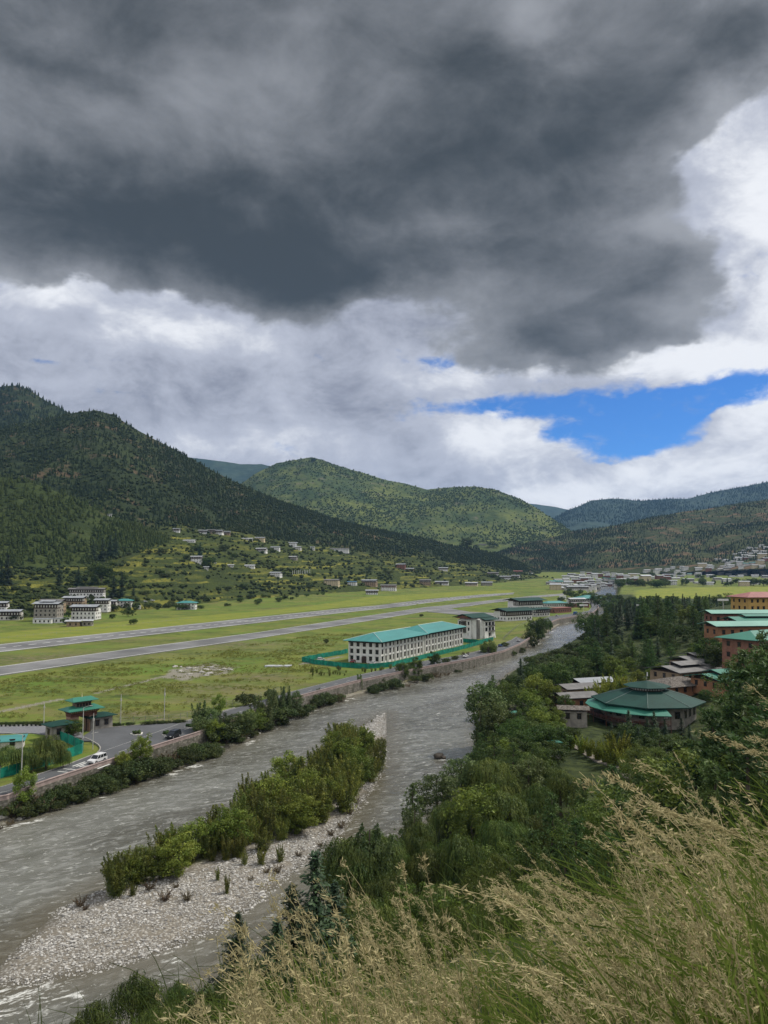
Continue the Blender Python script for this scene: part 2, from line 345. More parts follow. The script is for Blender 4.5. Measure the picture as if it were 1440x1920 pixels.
def ground_mat():
    m, k = new_mat('ground_cover')
    p = wpos(k)
    n1 = k.noise(p, 0.035, 6, 0.6); n2 = k.noise(p, 0.30, 6, 0.65); n3 = k.noise(p, 2.2, 4, 0.6)
    pf = k.vm('MULTIPLY', p, (0.6, 1.0, 1.0)); n4 = k.noise(pf, 0.09, 5, 0.7, 0.6)
    grass = k.mix(k.ss(n1, 0.36, 0.64), (0.062, 0.088, 0.016, 1), (0.155, 0.165, 0.034, 1))
    grass = k.mix(k.ss(n2, 0.42, 0.62), grass, (0.110, 0.145, 0.024, 1))
    grass = k.mix(k.m('MULTIPLY', k.ss(n4, 0.53, 0.66), 0.75), grass, (0.036, 0.056, 0.013, 1))
    grass = k.mix(k.m('MULTIPLY', k.ss(n4, 0.44, 0.32), 0.6), grass, (0.19, 0.17, 0.065, 1))
    grass = k.mix(k.m('MULTIPLY', k.ss(n3, 0.55, 0.75), 0.4), grass, (0.18, 0.20, 0.06, 1))
    n5 = k.noise(k.vm('MULTIPLY', p, (0.5, 1.0, 1.0)), 0.028, 6, 0.7, 1.0)
    grass = k.mix(k.m('MULTIPLY', k.ss(n5, 0.50, 0.62), 0.7), grass, (0.095, 0.155, 0.022, 1))
    grass = k.mix(k.m('MULTIPLY', k.ss(n5, 0.45, 0.36), 0.55), grass, (0.15, 0.13, 0.055, 1))
    fieldc = k.mix(k.ss(n4, 0.35, 0.65), (0.125, 0.165, 0.022, 1), (0.21, 0.215, 0.034, 1))
    soil = k.mix(k.ss(n2, 0.4, 0.65), (0.075, 0.066, 0.032, 1), (0.17, 0.145, 0.085, 1))
    vor = k.n('ShaderNodeTexVoronoi'); k.put(vor.inputs['Vector'], p); vor.inputs['Scale'].default_value = 2.2
    gcol = k.mix(k.ss(vor.outputs['Distance'], 0.0, 0.6), (0.46, 0.44, 0.40, 1), (0.16, 0.145, 0.12, 1))
    gcol = k.mix(k.m('MULTIPLY', k.ss(n2, 0.4, 0.65), 0.5), gcol, (0.21, 0.18, 0.135, 1))
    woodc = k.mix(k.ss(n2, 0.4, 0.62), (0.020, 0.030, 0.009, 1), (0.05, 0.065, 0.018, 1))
    c = k.mix(attr(k, 'field'), grass, fieldc)
    c = k.mix(k.m('MULTIPLY', attr(k, 'soil'), k.ss(n2, 0.35, 0.6)), c, soil)
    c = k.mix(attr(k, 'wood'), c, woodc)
    c = k.mix(attr(k, 'gravel'), c, gcol)
    sp = k.n('ShaderNodeSeparateXYZ'); k.put(sp.inputs[0], p)
    wet = k.ss(sp.outputs[2], -4.05, -3.7)
    c = k.mix(wet, k.mix(0.75, c, (0.06, 0.055, 0.04, 1)), c)
    h = k.m('ADD', k.m('MULTIPLY', n3, 0.5), n2)
    finish(k, c, 0.92, h, 0.6, 0.5, 0.15)
    return m
GM = ground_mat()
us = np.linspace(-1, 1, 1100)
us = np.sign(us) * np.abs(us) ** 1.3
ys = 40 * (3800 / 40) ** np.linspace(0, 1, 460)
Yg = np.repeat(ys[:, None], len(us), 1); Xg = us[None, :] * Yg
def chunked(fn, X, Y, n=60):
    parts = [fn(X[i:i + n], Y[i:i + n]) for i in range(0, len(X), n)]
    if isinstance(parts[0], dict): return {q: np.concatenate([p[q] for p in parts]) for q in parts[0]}
    return np.concatenate(parts)
Zg = chunked(ground_z, Xg, Yg)
me = np_mesh('ground', np.stack([Xg, Yg, Zg], -1).reshape(-1, 3), grid_faces(*Xg.shape), [GM], True, {q: v.ravel() for q, v in chunked(ground_attrs, Xg, Yg).items()})
ground = tag(link('ground', me), kind='structure')
xs = np.arange(-70, 70.1, 0.7); y2 = np.arange(-30, 42.1, 0.7)
Xs, Ys = np.meshgrid(xs, y2); Zs = ground_z(Xs, Ys) - 0.04 * (Ys > 39.5)
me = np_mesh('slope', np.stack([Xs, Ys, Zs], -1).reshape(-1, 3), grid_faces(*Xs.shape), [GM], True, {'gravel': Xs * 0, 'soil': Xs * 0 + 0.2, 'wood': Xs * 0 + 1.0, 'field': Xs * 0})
tag(link('hillside', me), kind='structure')
# ------------------------------------------------------------------ hills and mountains: real slopes at their own distances
SHEETS = []
def sheet(name, cols, rows, ncol, mat, amp, scale, seed, terrace=0, crest=2, label=None):
    """cols: (px, [(py, Y), ...]) control points from foot to behind the crest; rows: mesh rows per strip"""
    pxs = np.array([c[0] for c in cols], float); nn = len(cols[0][1])
    nodes = []
    for i in range(nn):
        pts = []
        for px, cps in cols:
            py, Y = cps[i]
            p = PG(px, py, -1.0) if Y is None else PY(px, py, Y)
            pts.append((p.x / p.y, p.y, p.z))
        nodes.append(np.array(pts))
    g = np.linspace(pxs[0], pxs[-1], ncol)
    ker = np.hanning(int(ncol * 0.03) * 2 + 3); ker /= ker.sum()
    def itp(a, smooth):
        v = np.interp(g, pxs, a)
        return np.convolve(np.pad(v, len(ker) // 2, mode='edge'), ker, 'valid') if smooth else v
    N = [np.stack([itp(n[:, j], i != crest) for j in range(3)], -1) for i, n in enumerate(nodes)]
    rowsV, env, terr = [], [], []
    for i in range(nn - 1):
        for r in range(rows[i] + (1 if i == nn - 2 else 0)):
            t = r / rows[i]
            rowsV.append(N[i] * (1 - t) + N[i + 1] * t)
            s = i + t
            env.append(min(1.0, s / 0.35) * (1.0 if s < crest - 0.5 else 0.35 + 0.65 * min(1, abs(s - crest) / 0.5)))
            terr.append(1.0 if s < terrace - 0.1 else max(0.0, 1 - (s - terrace + 0.1) / 0.2) if terrace else 0.0)
    V = np.array(rowsV)
    Y = V[..., 1]; X = V[..., 0] * Y; Z = V[..., 2].copy()
    env = np.array(env)[:, None]; terr = np.array(terr)[:, None] * np.ones_like(X)
    rid = 1 - 2 * np.abs(fbm(X / scale, Y / (scale * 2.2), 5, seed))
    nz = fbm(X / scale / 2, Y / scale / 2, 5, seed + 40) * 1.2 + (rid - 0.75)
    Z = Z + amp * nz * env * (1 - 0.8 * terr) + fbm(X / 14, Y / 14, 3, seed + 90) * amp * 0.08 * env
    if terrace:
        zz = Z + fbm(X / 60, Y / 60, 3, 5) * 6 * env; st = 2.4
        q = np.floor(zz / st); fr = zz / st - q
        zt = (q + sstep(fr, 0.72, 1.0)) * st - (zz - Z)
        Z = Z * (1 - terr) + zt * terr
        tk = vnoise(np.floor(X / 30) + q * 7.3, q * 3.1, 77)
    else: tk = np.zeros_like(X)
    me = np_mesh(name, np.stack([X, Y, Z], -1).reshape(-1, 3), grid_faces(*X.shape), [mat], True, {'terr': terr.ravel(), 'tk': tk.ravel()})
    o = tag(link(name, me), kind='structure')
    SHEETS.append(dict(o=o, X=X, Y=Y, Z=Z, terr=terr, rows=rows))
    return SHEETS[-1]

def hill_mat(name, dark, light, soilc, soil_lo, soil_hi, fine=0.05):
    m, k = new_mat(name)
    p = wpos(k)
    n1 = k.noise(p, 0.006, 6, 0.6); n2 = k.noise(p, fine, 5, 0.65); n3 = k.noise(k.vm('MULTIPLY', p, (1, 1, 2)), 0.016, 7, 0.65, 0.5)
    c = k.mix(k.ss(n1, 0.35, 0.65), c4(dark), c4(light))
    c = k.mix(k.m('MULTIPLY', k.ss(n2, 0.42, 0.68), 0.6), c, c4(dark, 0.55))
    c = k.mix(k.m('MULTIPLY', k.ss(n3, soil_lo, soil_hi), 0.8), c, c4(soilc))
    # terraces: crop colours by paddy, dark risers
    t1 = k.mix(k.ss(attr(k, 'tk'), 0.4, 0.95), (0.042, 0.056, 0.014, 1), (0.165, 0.160, 0.030, 1))
    t1 = k.mix(k.ss(k.noise(p, 0.02, 5, 0.6), 0.48, 0.62), t1, (0.035, 0.047, 0.014, 1))
    t1 = k.mix(k.m('MULTIPLY', k.ss(k.noise(p, 0.09, 4, 0.6), 0.5, 0.66), 0.7), t1, (0.026, 0.036, 0.012, 1))
    c = k.mix(attr(k, 'terr'), c, t1)
    finish(k, c, 0.95, n2, 1.0, 6.0, 0.1)
    return m
HM1 = hill_mat('hill_forest', (0.020, 0.030, 0.011), (0.034, 0.047, 0.016), (0.105, 0.072, 0.044), 0.53, 0.68)
HM5 = hill_mat('hill_brush', (0.026, 0.038, 0.013), (0.058, 0.068, 0.022), (0.14, 0.085, 0.05), 0.52, 0.64)
HM2 = hill_mat('hill_green', (0.028, 0.042, 0.012), (0.050, 0.066, 0.018), (0.08, 0.075, 0.035), 0.58, 0.72)
HM3 = hill_mat('mountain_green', (0.038, 0.062, 0.021), (0.112, 0.132, 0.034), (0.125, 0.115, 0.075), 0.54, 0.72, 0.03)
HM4 = hill_mat('mountain_haze_tint', (0.026, 0.050, 0.046), (0.044, 0.072, 0.056), (0.05, 0.065, 0.06), 0.6, 0.8, 0.02)  # blue of the distant haze painted into the ridges' base colour

hillL = sheet('hill', [
    (-420, [(1210, None), (1085, 720), (820, 1500), (900, 2100)]),
    (-150, [(1180, None), (1075, 860), (835, 1650), (900, 2200)]),
    (0, [(1163, None), (1064, 1000), (806, 1750), (880, 2250)]),
    (70, [(1159, None), (1060, 1030), (789, 1790), (870, 2250)]),
    (115, [(1156, None), (1056, 1060), (775, 1800), (860, 2250)]),
    (150, [(1154, None), (1052, 1100), (771, 1800), (860, 2250)]),
    (180, [(1152, None), (1045, 1130), (770, 1800), (860, 2250)]),
    (215, [(1149, None), (1030, 1180), (780, 1810), (870, 2250)]),
    (260, [(1145, None), (1000, 1280), (808, 1820), (890, 2300)]),
    (300, [(1141, None), (988, 1330), (830, 1840), (900, 2300)]),
    (350, [(1136, None), (986, 1400), (857, 1860), (920, 2300)]),
    (440, [(1127, None), (993, 1480), (906, 1920), (960, 2400)]),
    (500, [(1122, None), (1003, 1560), (932, 1960), (985, 2400)]),
    (560, [(1117, None), (1016, 1640), (953, 2000), (1000, 2400)]),
    (660, [(1111, None), (1036, 1740), (982, 2100), (1020, 2450)]),
    (760, [(1105, None), (1049, 1850), (1003, 2200), (1035, 2500)]),
    (850, [(1100, None), (1054, 1950), (1021, 2250), (1050, 2500)]),
    (880, [(1098, None), (1060, 2000), (1027, 2280), (1055, 2500)]),
    (930, [(1094, None), (1066, 2060), (1040, 2300), (1062, 2500)]),
    (970, [(1090, None), (1074, 2150), (1056, 2330), (1070, 2500)]),
    (1010, [(1087, None), (1079, 2250), (1072, 2400), (1078, 2500)]),
    (1060, [(1084, None), (1083, 2400), (1082, 2500), (1083, 2600)])], (190, 130, 24), 620, HM1, 34, 190, 100, terrace=1)
spur = sheet('hill', [
    (-420, [(1120, 760), (880, 1080), (920, 1300)]), (-120, [(1085, 900), (880, 1150), (920, 1400)]), (0, [(1068, 990), (892, 1190), (930, 1450)]), (60, [(1066, 1010), (903, 1200), (940, 1450)]),
    (130, [(1064, 1040), (928, 1220), (960, 1450)]), (200, [(1060, 1080), (960, 1240), (985, 1450)]), (250, [(1050, 1120), (984, 1250), (1005, 1450)]),
    (300, [(1035, 1180), (1008, 1270), (1020, 1450)]), (350, [(1030, 1300), (1030, 1350), (1035, 1450)])], (90, 14), 260, HM2, 14, 90, 200, crest=1)
peakL = sheet('mountain', [
    (-420, [(900, 2000), (700, 2700), (800, 3200)]), (-150, [(900, 2000), (735, 2600), (800, 3200)]), (-40, [(900, 2000), (731, 2600), (800, 3200)]), (0, [(900, 2000), (727, 2600), (800, 3200)]), (32, [(900, 2000), (724, 2600), (800, 3200)]),
    (55, [(900, 2000), (731, 2600), (800, 3200)]), (85, [(900, 2000), (751, 2600), (810, 3200)]), (115, [(900, 2000), (768, 2600), (820, 3200)]), (160, [(900, 2000), (790, 2600), (840, 3200)]), (300, [(900, 2000), (860, 2600), (880, 3200)])], (60, 12), 300, HM1, 30, 200, 300, crest=1)
centre = sheet('mountain', [
    (380, [(1010, 2900), (930, 3900), (960, 4600)]), (450, [(1012, 2900), (906, 3900), (940, 4600)]), (480, [(1013, 2900), (886, 3900), (930, 4600)]), (520, [(1015, 2900), (866, 3950), (920, 4600)]),
    (555, [(1017, 2900), (860, 3950), (920, 4600)]), (580, [(1018, 2900), (855, 3950), (920, 4600)]), (600, [(1019, 2900), (858, 3950), (920, 4600)]), (625, [(1020, 2900), (868, 3950), (920, 4600)]), (660, [(1022, 2900), (879, 3950), (925, 4600)]),
    (700, [(1024, 2900), (889, 3900), (930, 4600)]), (760, [(1026, 2900), (905, 3900), (940, 4600)]), (800, [(1030, 2900), (916, 3850), (945, 4600)]), (850, [(1034, 2900), (914, 3850), (945, 4600)]), (890, [(1036, 2900), (913, 3800), (945, 4600)]),
    (930, [(1038, 2900), (919, 3800), (950, 4600)]), (970, [(1040, 2900), (934, 3750), (960, 4600)]), (1000, [(1042, 2900), (950, 3700), (970, 4600)]), (1030, [(1044, 2900), (970, 3600), (985, 4600)]),
    (1060, [(1048, 2900), (990, 3500), (1005, 4600)]), (1100, [(1052, 2900), (1020, 3300), (1030, 4600)]), (1160, [(1060, 2900), (1055, 3200), (1055, 4600)])], (120, 14), 420, HM3, 60, 420, 400, crest=1)
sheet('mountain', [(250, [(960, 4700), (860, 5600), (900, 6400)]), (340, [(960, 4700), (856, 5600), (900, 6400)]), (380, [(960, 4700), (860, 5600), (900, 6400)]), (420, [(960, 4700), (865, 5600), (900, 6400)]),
                   (450, [(960, 4700), (871, 5600), (905, 6400)]), (490, [(960, 4700), (872, 5600), (905, 6400)]), (560, [(960, 4700), (890, 5600), (915, 6400)]), (640, [(960, 4700), (920, 5600), (930, 6400)])], (50, 8), 160, HM4, 40, 400, 500, crest=1)
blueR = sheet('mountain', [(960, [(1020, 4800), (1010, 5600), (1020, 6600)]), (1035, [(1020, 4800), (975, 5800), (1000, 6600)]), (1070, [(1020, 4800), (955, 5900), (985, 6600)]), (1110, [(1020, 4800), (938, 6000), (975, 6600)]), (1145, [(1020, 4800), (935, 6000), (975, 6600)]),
                   (1200, [(1020, 4800), (938, 6000), (975, 6600)]), (1290, [(1020, 4800), (935, 6000), (970, 6600)]), (1350, [(1018, 4800), (920, 6000), (960, 6600)]), (1440, [(1015, 4800), (904, 6000), (950, 6600)]), (1700, [(1010, 4800), (870, 6000), (940, 6600)])], (70, 8), 300, HM4, 60, 400, 600, crest=1)
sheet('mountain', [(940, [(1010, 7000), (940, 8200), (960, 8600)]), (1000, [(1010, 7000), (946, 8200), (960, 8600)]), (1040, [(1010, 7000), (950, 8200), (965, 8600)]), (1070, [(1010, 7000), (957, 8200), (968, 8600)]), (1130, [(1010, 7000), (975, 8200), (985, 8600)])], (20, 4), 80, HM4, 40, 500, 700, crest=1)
hillR = sheet('hill', [(900, [(1078, 2500), (1050, 2700), (1060, 3300)]), (955, [(1079, 2500), (1030, 2800), (1045, 3400)]), (1000, [(1080, 2450), (1016, 2900), (1035, 3500)]), (1060, [(1080, 2400), (1001, 3000), (1025, 3600)]), (1150, [(1077, 2300), (985, 3050), (1015, 3700)]),
                   (1250, [(1074, 2200), (966, 3100), (1000, 3800)]), (1350, [(1070, 2100), (951, 3150), (990, 3800)]), (1440, [(1066, 2000), (937, 3200), (980, 3800)]), (1700, [(1060, 1900), (900, 3200), (960, 3800)])], (120, 14), 420, HM5, 40, 260, 800, crest=1)

# ------------------------------------------------------------------ picking: where a sight line meets the land
TREES = []
for ob in [ground] + [s['o'] for s in SHEETS]:
    me = ob.data
    n = len(me.vertices); co = np.empty(n * 3, np.float32); me.vertices.foreach_get('co', co); co = co.reshape(-1, 3)
    fi = np.empty(len(me.loops), np.int32); me.loops.foreach_get('vertex_index', fi); fi = fi.reshape(-1, 4)
    if ob is ground:
        keep = (co[fi[:, 0], 1] > 380); fi = fi[keep]
    TREES.append(BVHTree.FromPolygons(co.tolist(), fi.tolist()))
def land(px, py):
    d = ray(px, py).normalized(); best = None
    for t in TREES:
        h = t.ray_cast(Vector((0, 0, CAMZ)), d)
        if h[0] is not None and (best is None or h[3] < best[1]): best = (h[0], h[3])
    return best[0] if best else None

# ------------------------------------------------------------------ far woods (one mass per slope)
def stamp(name, protos, pos, size, mats, rot=None):
    """many copies of small prototype meshes (V, F tris) in one mesh"""
    pos = np.asarray(pos, float); n = len(pos); which = rng.integers(0, len(protos), n)
    rot = rng.uniform(0, 6.283, n) if rot is None else rot
    Vs, Fs, off = [], [], 0
    for i, (V, Fc) in enumerate(protos):
        idx = np.nonzero(which == i)[0]
        if not len(idx): continue
        c, s = np.cos(rot[idx])[:, None], np.sin(rot[idx])[:, None]
        sz = size[idx][:, None, :] if size.ndim == 2 else size[idx][:, None, None]
        x = V[None, :, 0] * c - V[None, :, 1] * s; y = V[None, :, 0] * s + V[None, :, 1] * c
        W_ = np.stack([x, y, np.broadcast_to(V[None, :, 2], x.shape)], -1) * sz + pos[idx][:, None, :]
        f = Fc[None] + (np.arange(len(idx)) * len(V))[:, None, None] + off
        Vs.append(W_.reshape(-1, 3)); Fs.append(f.reshape(-1, Fc.shape[1])); off += len(idx) * len(V)
    return np_mesh(name, np.concatenate(Vs), np.concatenate(Fs), mats, False)
def cone_tree(tiers, sides, r, seed):
    g = np.random.default_rng(seed); V, Fc = [], []
    for t in range(tiers):
        z0 = 0.08 + 0.78 * t / tiers; z1 = min(1.0, z0 + 0.55); rr = r * (1 - 0.75 * t / tiers)
        b = len(V); V.append((g.normal(0, .015), g.normal(0, .015), z1))
        for s in range(sides):
            a = 6.283 * s / sides + g.uniform(-.3, .3); q = rr * g.uniform(.65, 1.15)
            V.append((math.cos(a) * q, math.sin(a) * q, z0 + g.uniform(-.05, .05)))
        for s in range(sides): Fc.append((b, b + 1 + s, b + 1 + (s + 1) % sides))
    return np.array(V), np.array(Fc)
def blob_tree(seed, r=0.5):
    import bmesh
    bm = bmesh.new(); bmesh.ops.create_icosphere(bm, subdivisions=2, radius=1.0); g = np.random.default_rng(seed)
    V = np.array([v.co[:] for v in bm.verts]) * (g.uniform(.62, 1.15, (len(bm.verts), 1))); Fc = np.array([[v.index for v in f.verts] for f in bm.faces]); bm.free()
    V = V * (r, r, 0.5) + (0, 0, 0.5); return V, Fc
FARCONE = [cone_tree(3, 6, 0.24, i) for i in range(5)]
FARBLOB = [blob_tree(i) for i in range(5)]
def far_mat(name, a, b):
    m, k = new_mat(name); g = k.n('ShaderNodeNewGeometry')
    c = k.mix(g.outputs['Random Per Island'], c4(a), c4(b)); c = k.mix(k.ss(k.noise(g.outputs['Position'], 0.01, 4), 0.4, 0.65), c, c4(b, 0.8))
    finish(k, c, 0.9, spec=0.1); return m
FM1 = far_mat('far_conifer', (0.012, 0.022, 0.010), (0.030, 0.044, 0.014))
FM2 = far_mat('far_broadleaf', (0.018, 0.030, 0.010), (0.045, 0.058, 0.016))
FM5 = far_mat('far_haze_tint_fir', (0.018, 0.038, 0.036), (0.034, 0.060, 0.050))  # green firs with the far air's blue mixed into their colour
FM4 = far_mat('far_scrub', (0.032, 0.053, 0.018), (0.060, 0.084, 0.026))
FM3 = far_mat('far_pine_light', (0.022, 0.036, 0.010), (0.052, 0.070, 0.018))
def on_sheet(S, n, t0, t1, keep=None, cl=0.45, sc=90, seed=0):
    """random points on rows t0..t1 (fractions) of a slope, clustered by noise"""
    R_, C_ = S['X'].shape
    r = rng.uniform(t0, t1, n * 3) * (R_ - 1); c = rng.uniform(0, 1, n * 3) * (C_ - 1)
    ri, ci = np.minimum(r.astype(int), R_ - 2), np.minimum(c.astype(int), C_ - 2); fr, fc = r - ri, c - ci
    q = [S[a][ri, ci] * (1 - fr) * (1 - fc) + S[a][ri + 1, ci] * fr * (1 - fc) + S[a][ri, ci + 1] * (1 - fr) * fc + S[a][ri + 1, ci + 1] * fr * fc for a in 'XYZ']
    p = np.stack(q, -1)
    d = fbm(p[:, 0] / sc, p[:, 1] / sc, 4, 900 + seed)
    ok = d > rng.normal(0, 0.18, len(d)) + (cl - 0.5) * 0.6
    ok &= p[:, 2] > 0.02 * np.maximum(0, p[:, 1] - 900) - 0.3
    if keep is not None: ok &= keep(p)
    return p[ok][:n]
def wood(name, pts, h0, h1, protos, mat, squash=1.0):
    sz = rng.uniform(h0, h1, len(pts)) * np.where(rng.uniform(size=len(pts)) < .25, 0.6, 1.0)
    size = np.stack([sz * squash, sz * squash, sz], -1)
    pts = pts - np.array([0, 0, 0.4])
    o = tag(link(name, stamp(name, protos, pts, size, [mat])), kind='stuff'); return o
fr = 190 / (190 + 130 + 24)
wood('pine_forest', on_sheet(hillL, 19000, fr * 1.0, 0.955, cl=0.38, seed=1), 5, 11, FARCONE, FM1)
wood('shrubbery', on_sheet(hillL, 6000, fr * 1.0, 0.93, cl=0.45, sc=60, seed=2), 3, 6.5, FARBLOB, FM2, 1.2)
def riser(p):
    return vnoise(p[:, 0] / 40, p[:, 2] / 1.6, 17) > .66
wood('shrubbery', on_sheet(hillL, 7500, 0.0, fr * 1.05, riser, cl=0.45, sc=60, seed=3), 1.6, 4.2, FARBLOB, FM2, 1.5)
wood('shrubbery', on_sheet(hillL, 2600, 0.0, fr * 1.05, cl=0.80, sc=75, seed=13), 2.5, 6.5, FARBLOB, FM2, 1.25)
wood('pine_forest', on_sheet(spur, 3800, 0.03, 0.92, cl=0.36, sc=50, seed=4), 5, 12, FARCONE, FM3, 1.3)
wood('pine_forest', on_sheet(peakL, 4500, 0.3, 0.9, cl=0.30, seed=5), 9, 18, FARCONE, FM1)
wood('pine_forest', on_sheet(hillR, 13000, 0.08, 0.93, cl=0.52, sc=140, seed=6), 5, 10, FARCONE, FM1)
wood('pine_forest', on_sheet(centre, 9000, 0.12, 0.93, cl=0.62, sc=160, seed=7), 4, 8, FARBLOB, FM4)
wood('pine_forest', on_sheet(blueR, 8000, 0.4, 0.93, cl=0.40, sc=300, seed=8), 11, 19, FARCONE, FM5)

# ------------------------------------------------------------------ haze: the valley's air
HZ = bpy.data.materials.new('air'); HZ.use_nodes = True
k = NT(HZ.node_tree); v = k.n('ShaderNodeVolumePrincipled'); o = k.n('ShaderNodeOutputMaterial')
v.inputs['Color'].default_value = (0.30, 0.56, 1.0, 1); v.inputs['Density'].default_value = 2.9e-5; v.inputs['Anisotropy'].default_value = 0.1
k.nt.links.new(v.outputs[0], o.inputs['Volume'])
bx = np.array([(x, y, z) for z in (-14, 1000) for x, y in ((-9000, -300), (9000, -300), (9000, 9500), (-9000, 9500))], float)
tag(link('haze', np_mesh('haze', bx, [(3, 2, 1, 0), (4, 5, 6, 7), (0, 1, 5, 4), (1, 2, 6, 5), (2, 3, 7, 6), (3, 0, 4, 7)], [HZ])), kind='stuff')
# ------------------------------------------------------------------ mesh builder for built things
class MB:
    def __init__(s): s.v, s.f, s.mi = [], [], []
    def add(s, vs, fs, mi=0):
        b = len(s.v); s.v += [tuple(v) for v in vs]; s.f += [tuple(b + i for i in f) for f in fs]; s.mi += [mi] * len(fs); return s
    def box(s, x0, x1, y0, y1, z0, z1, mi=0):
        return s.add([(x0, y0, z0), (x1, y0, z0), (x1, y1, z0), (x0, y1, z0), (x0, y0, z1), (x1, y0, z1), (x1, y1, z1), (x0, y1, z1)],
                     [(3, 2, 1, 0), (4, 5, 6, 7), (0, 1, 5, 4), (1, 2, 6, 5), (2, 3, 7, 6), (3, 0, 4, 7)], mi)
    def frustum(s, b, t, z0, z1, mi=0):
        """b, t = (x0,x1,y0,y1) at z0 and z1"""
        return s.add([(b[0], b[2], z0), (b[1], b[2], z0), (b[1], b[3], z0), (b[0], b[3], z0), (t[0], t[2], z1), (t[1], t[2], z1), (t[1], t[3], z1), (t[0], t[3], z1)],
                     [(3, 2, 1, 0), (4, 5, 6, 7), (0, 1, 5, 4), (1, 2, 6, 5), (2, 3, 7, 6), (3, 0, 4, 7)], mi)
    def prism(s, poly, z0, z1, mi=0):
        n = len(poly)
        vs = [(p[0], p[1], z0) for p in poly] + [(p[0], p[1], z1) for p in poly]
        from mathutils.geometry import tessellate_polygon
        tr = tessellate_polygon([[Vector((p[0], p[1], 0)) for p in poly]])
        area = sum(poly[i][0] * poly[(i + 1) % n][1] - poly[(i + 1) % n][0] * poly[i][1] for i in range(n))
        fs = []
        for t in tr:
            a, b, c = [Vector((poly[i][0], poly[i][1])) for i in t]
            if (b - a).x * (c - a).y - (b - a).y * (c - a).x < 0: t = t[::-1]
            fs.append(tuple(i + n for i in t)); fs.append(tuple(reversed(t)))
        for i in range(n):
            j = (i + 1) % n
            fs.append((i, j, j + n, i + n) if area > 0 else (j, i, i + n, j + n))
        return s.add(vs, fs, mi)
    def tube(s, pts, r0, r1=None, n=6, mi=0):
        r1 = r0 if r1 is None else r1; pts = [Vector(p) for p in pts]; b = []
        for i, p in enumerate(pts):
            d = (pts[min(i + 1, len(pts) - 1)] - pts[max(i - 1, 0)]).normalized()
            u = d.cross(Vector((0, 0, 1)) if abs(d.z) < .9 else Vector((1, 0, 0))).normalized(); w = d.cross(u)
            r = r0 + (r1 - r0) * i / (len(pts) - 1)
            b += [p + (u * math.cos(6.28319 * q / n) + w * math.sin(6.28319 * q / n)) * r for q in range(n)]
        fs = [(i * n + q, i * n + (q + 1) % n, (i + 1) * n + (q + 1) % n, (i + 1) * n + q) for i in range(len(pts) - 1) for q in range(n)]
        fs += [tuple(range(n))[::-1], tuple((len(pts) - 1) * n + q for q in range(n))]
        return s.add(b, fs, mi)
    def hip(s, x0, x1, y0, y1, z, h, rx=None, th=0.18, mi=0):
        """hipped or (rx=0) gabled roof slab over a rectangle, ridge along x, hip run rx"""
        ym = (y0 + y1) / 2; rx = (y1 - y0) / 2 if rx is None else rx
        vs = []
        for dz in (0, th): vs += [(x0, y0, z + dz), (x1, y0, z + dz), (x1, y1, z + dz), (x0, y1, z + dz), (x0 + rx, ym, z + h + dz), (x1 - rx, ym, z + h + dz)]
        fs = [(6, 7, 11, 10), (8, 9, 10, 11), (7, 8, 11), (9, 6, 10), (1, 0, 4, 5), (3, 2, 5, 4), (2, 1, 5), (0, 3, 4), (0, 1, 7, 6), (1, 2, 8, 7), (2, 3, 9, 8), (3, 0, 6, 9)]
        if rx == 0: fs = [(6, 7, 11, 10), (8, 9, 10, 11), (1, 0, 4, 5), (3, 2, 5, 4), (0, 1, 7, 6), (2, 3, 9, 8), (0, 6, 10, 4), (4, 10, 9, 3), (2, 8, 11, 5), (5, 11, 7, 1)]
        return s.add(vs, fs, mi)
    def me(s, name, *mats):
        m = bpy.data.meshes.new(name); m.from_pydata(s.v, [], s.f)
        for mt in mats: m.materials.append(mt)
        if any(s.mi): m.polygons.foreach_set('material_index', s.mi)
        m.update(); return m
    def part(s, name, mats, parent, loc=None, rz=0.0, label=None):
        mats = mats if isinstance(mats, (list, tuple)) else [mats]
        o = link(name, s.me(name, *mats), parent, loc, rz)
        if label: o['label'] = label
        return o
def thing(name, label, cat, loc=(0, 0, 0), rz=0.0, group=None, s=1.0):
    o = bpy.data.objects.new(name, None); COL.objects.link(o); o.location = loc; o.rotation_euler[2] = rz; o.scale = (s, s, s); o.empty_display_size = 0.5
    return tag(o, label, cat, group)
def copy_tree(o, loc=None, rz=None, s=None, label=None, parent=None, group=None):
    c = o.copy(); COL.objects.link(c)
    if parent is not None: c.parent = parent
    for ch in o.children: copy_tree(ch, parent=c)
    if loc is not None: c.location = loc
    if rz is not None: c.rotation_euler[2] = rz
    if s is not None: c.scale = s if isinstance(s, (tuple, list)) else (s, s, s)
    if label: c['label'] = label
    if group: c['group'] = group
    return c
def copy_part(o, loc, rz=0.0, parent=None):
    c = o.copy(); COL.objects.link(c); c.location = loc; c.rotation_euler[2] = rz
    if parent is not None: c.parent = parent
    for ch in o.children:
        d = ch.copy(); COL.objects.link(d); d.parent = c
    return c
def V2(p): return Vector((p[0], p[1]))
def resample(line, n):
    p = np.array([tuple(q)[:2] for q in line]); d = np.r_[0, np.cumsum(np.hypot(*np.diff(p, axis=0).T))]
    t = np.linspace(0, d[-1], n); return np.stack([np.interp(t, d, p[:, 0]), np.interp(t, d, p[:, 1])], -1)
def offset(line, w):
    p = np.array([tuple(q)[:2] for q in line]); t = np.gradient(p, axis=0); t /= np.linalg.norm(t, axis=1)[:, None]
    return p + np.stack([-t[:, 1], t[:, 0]], -1) * w
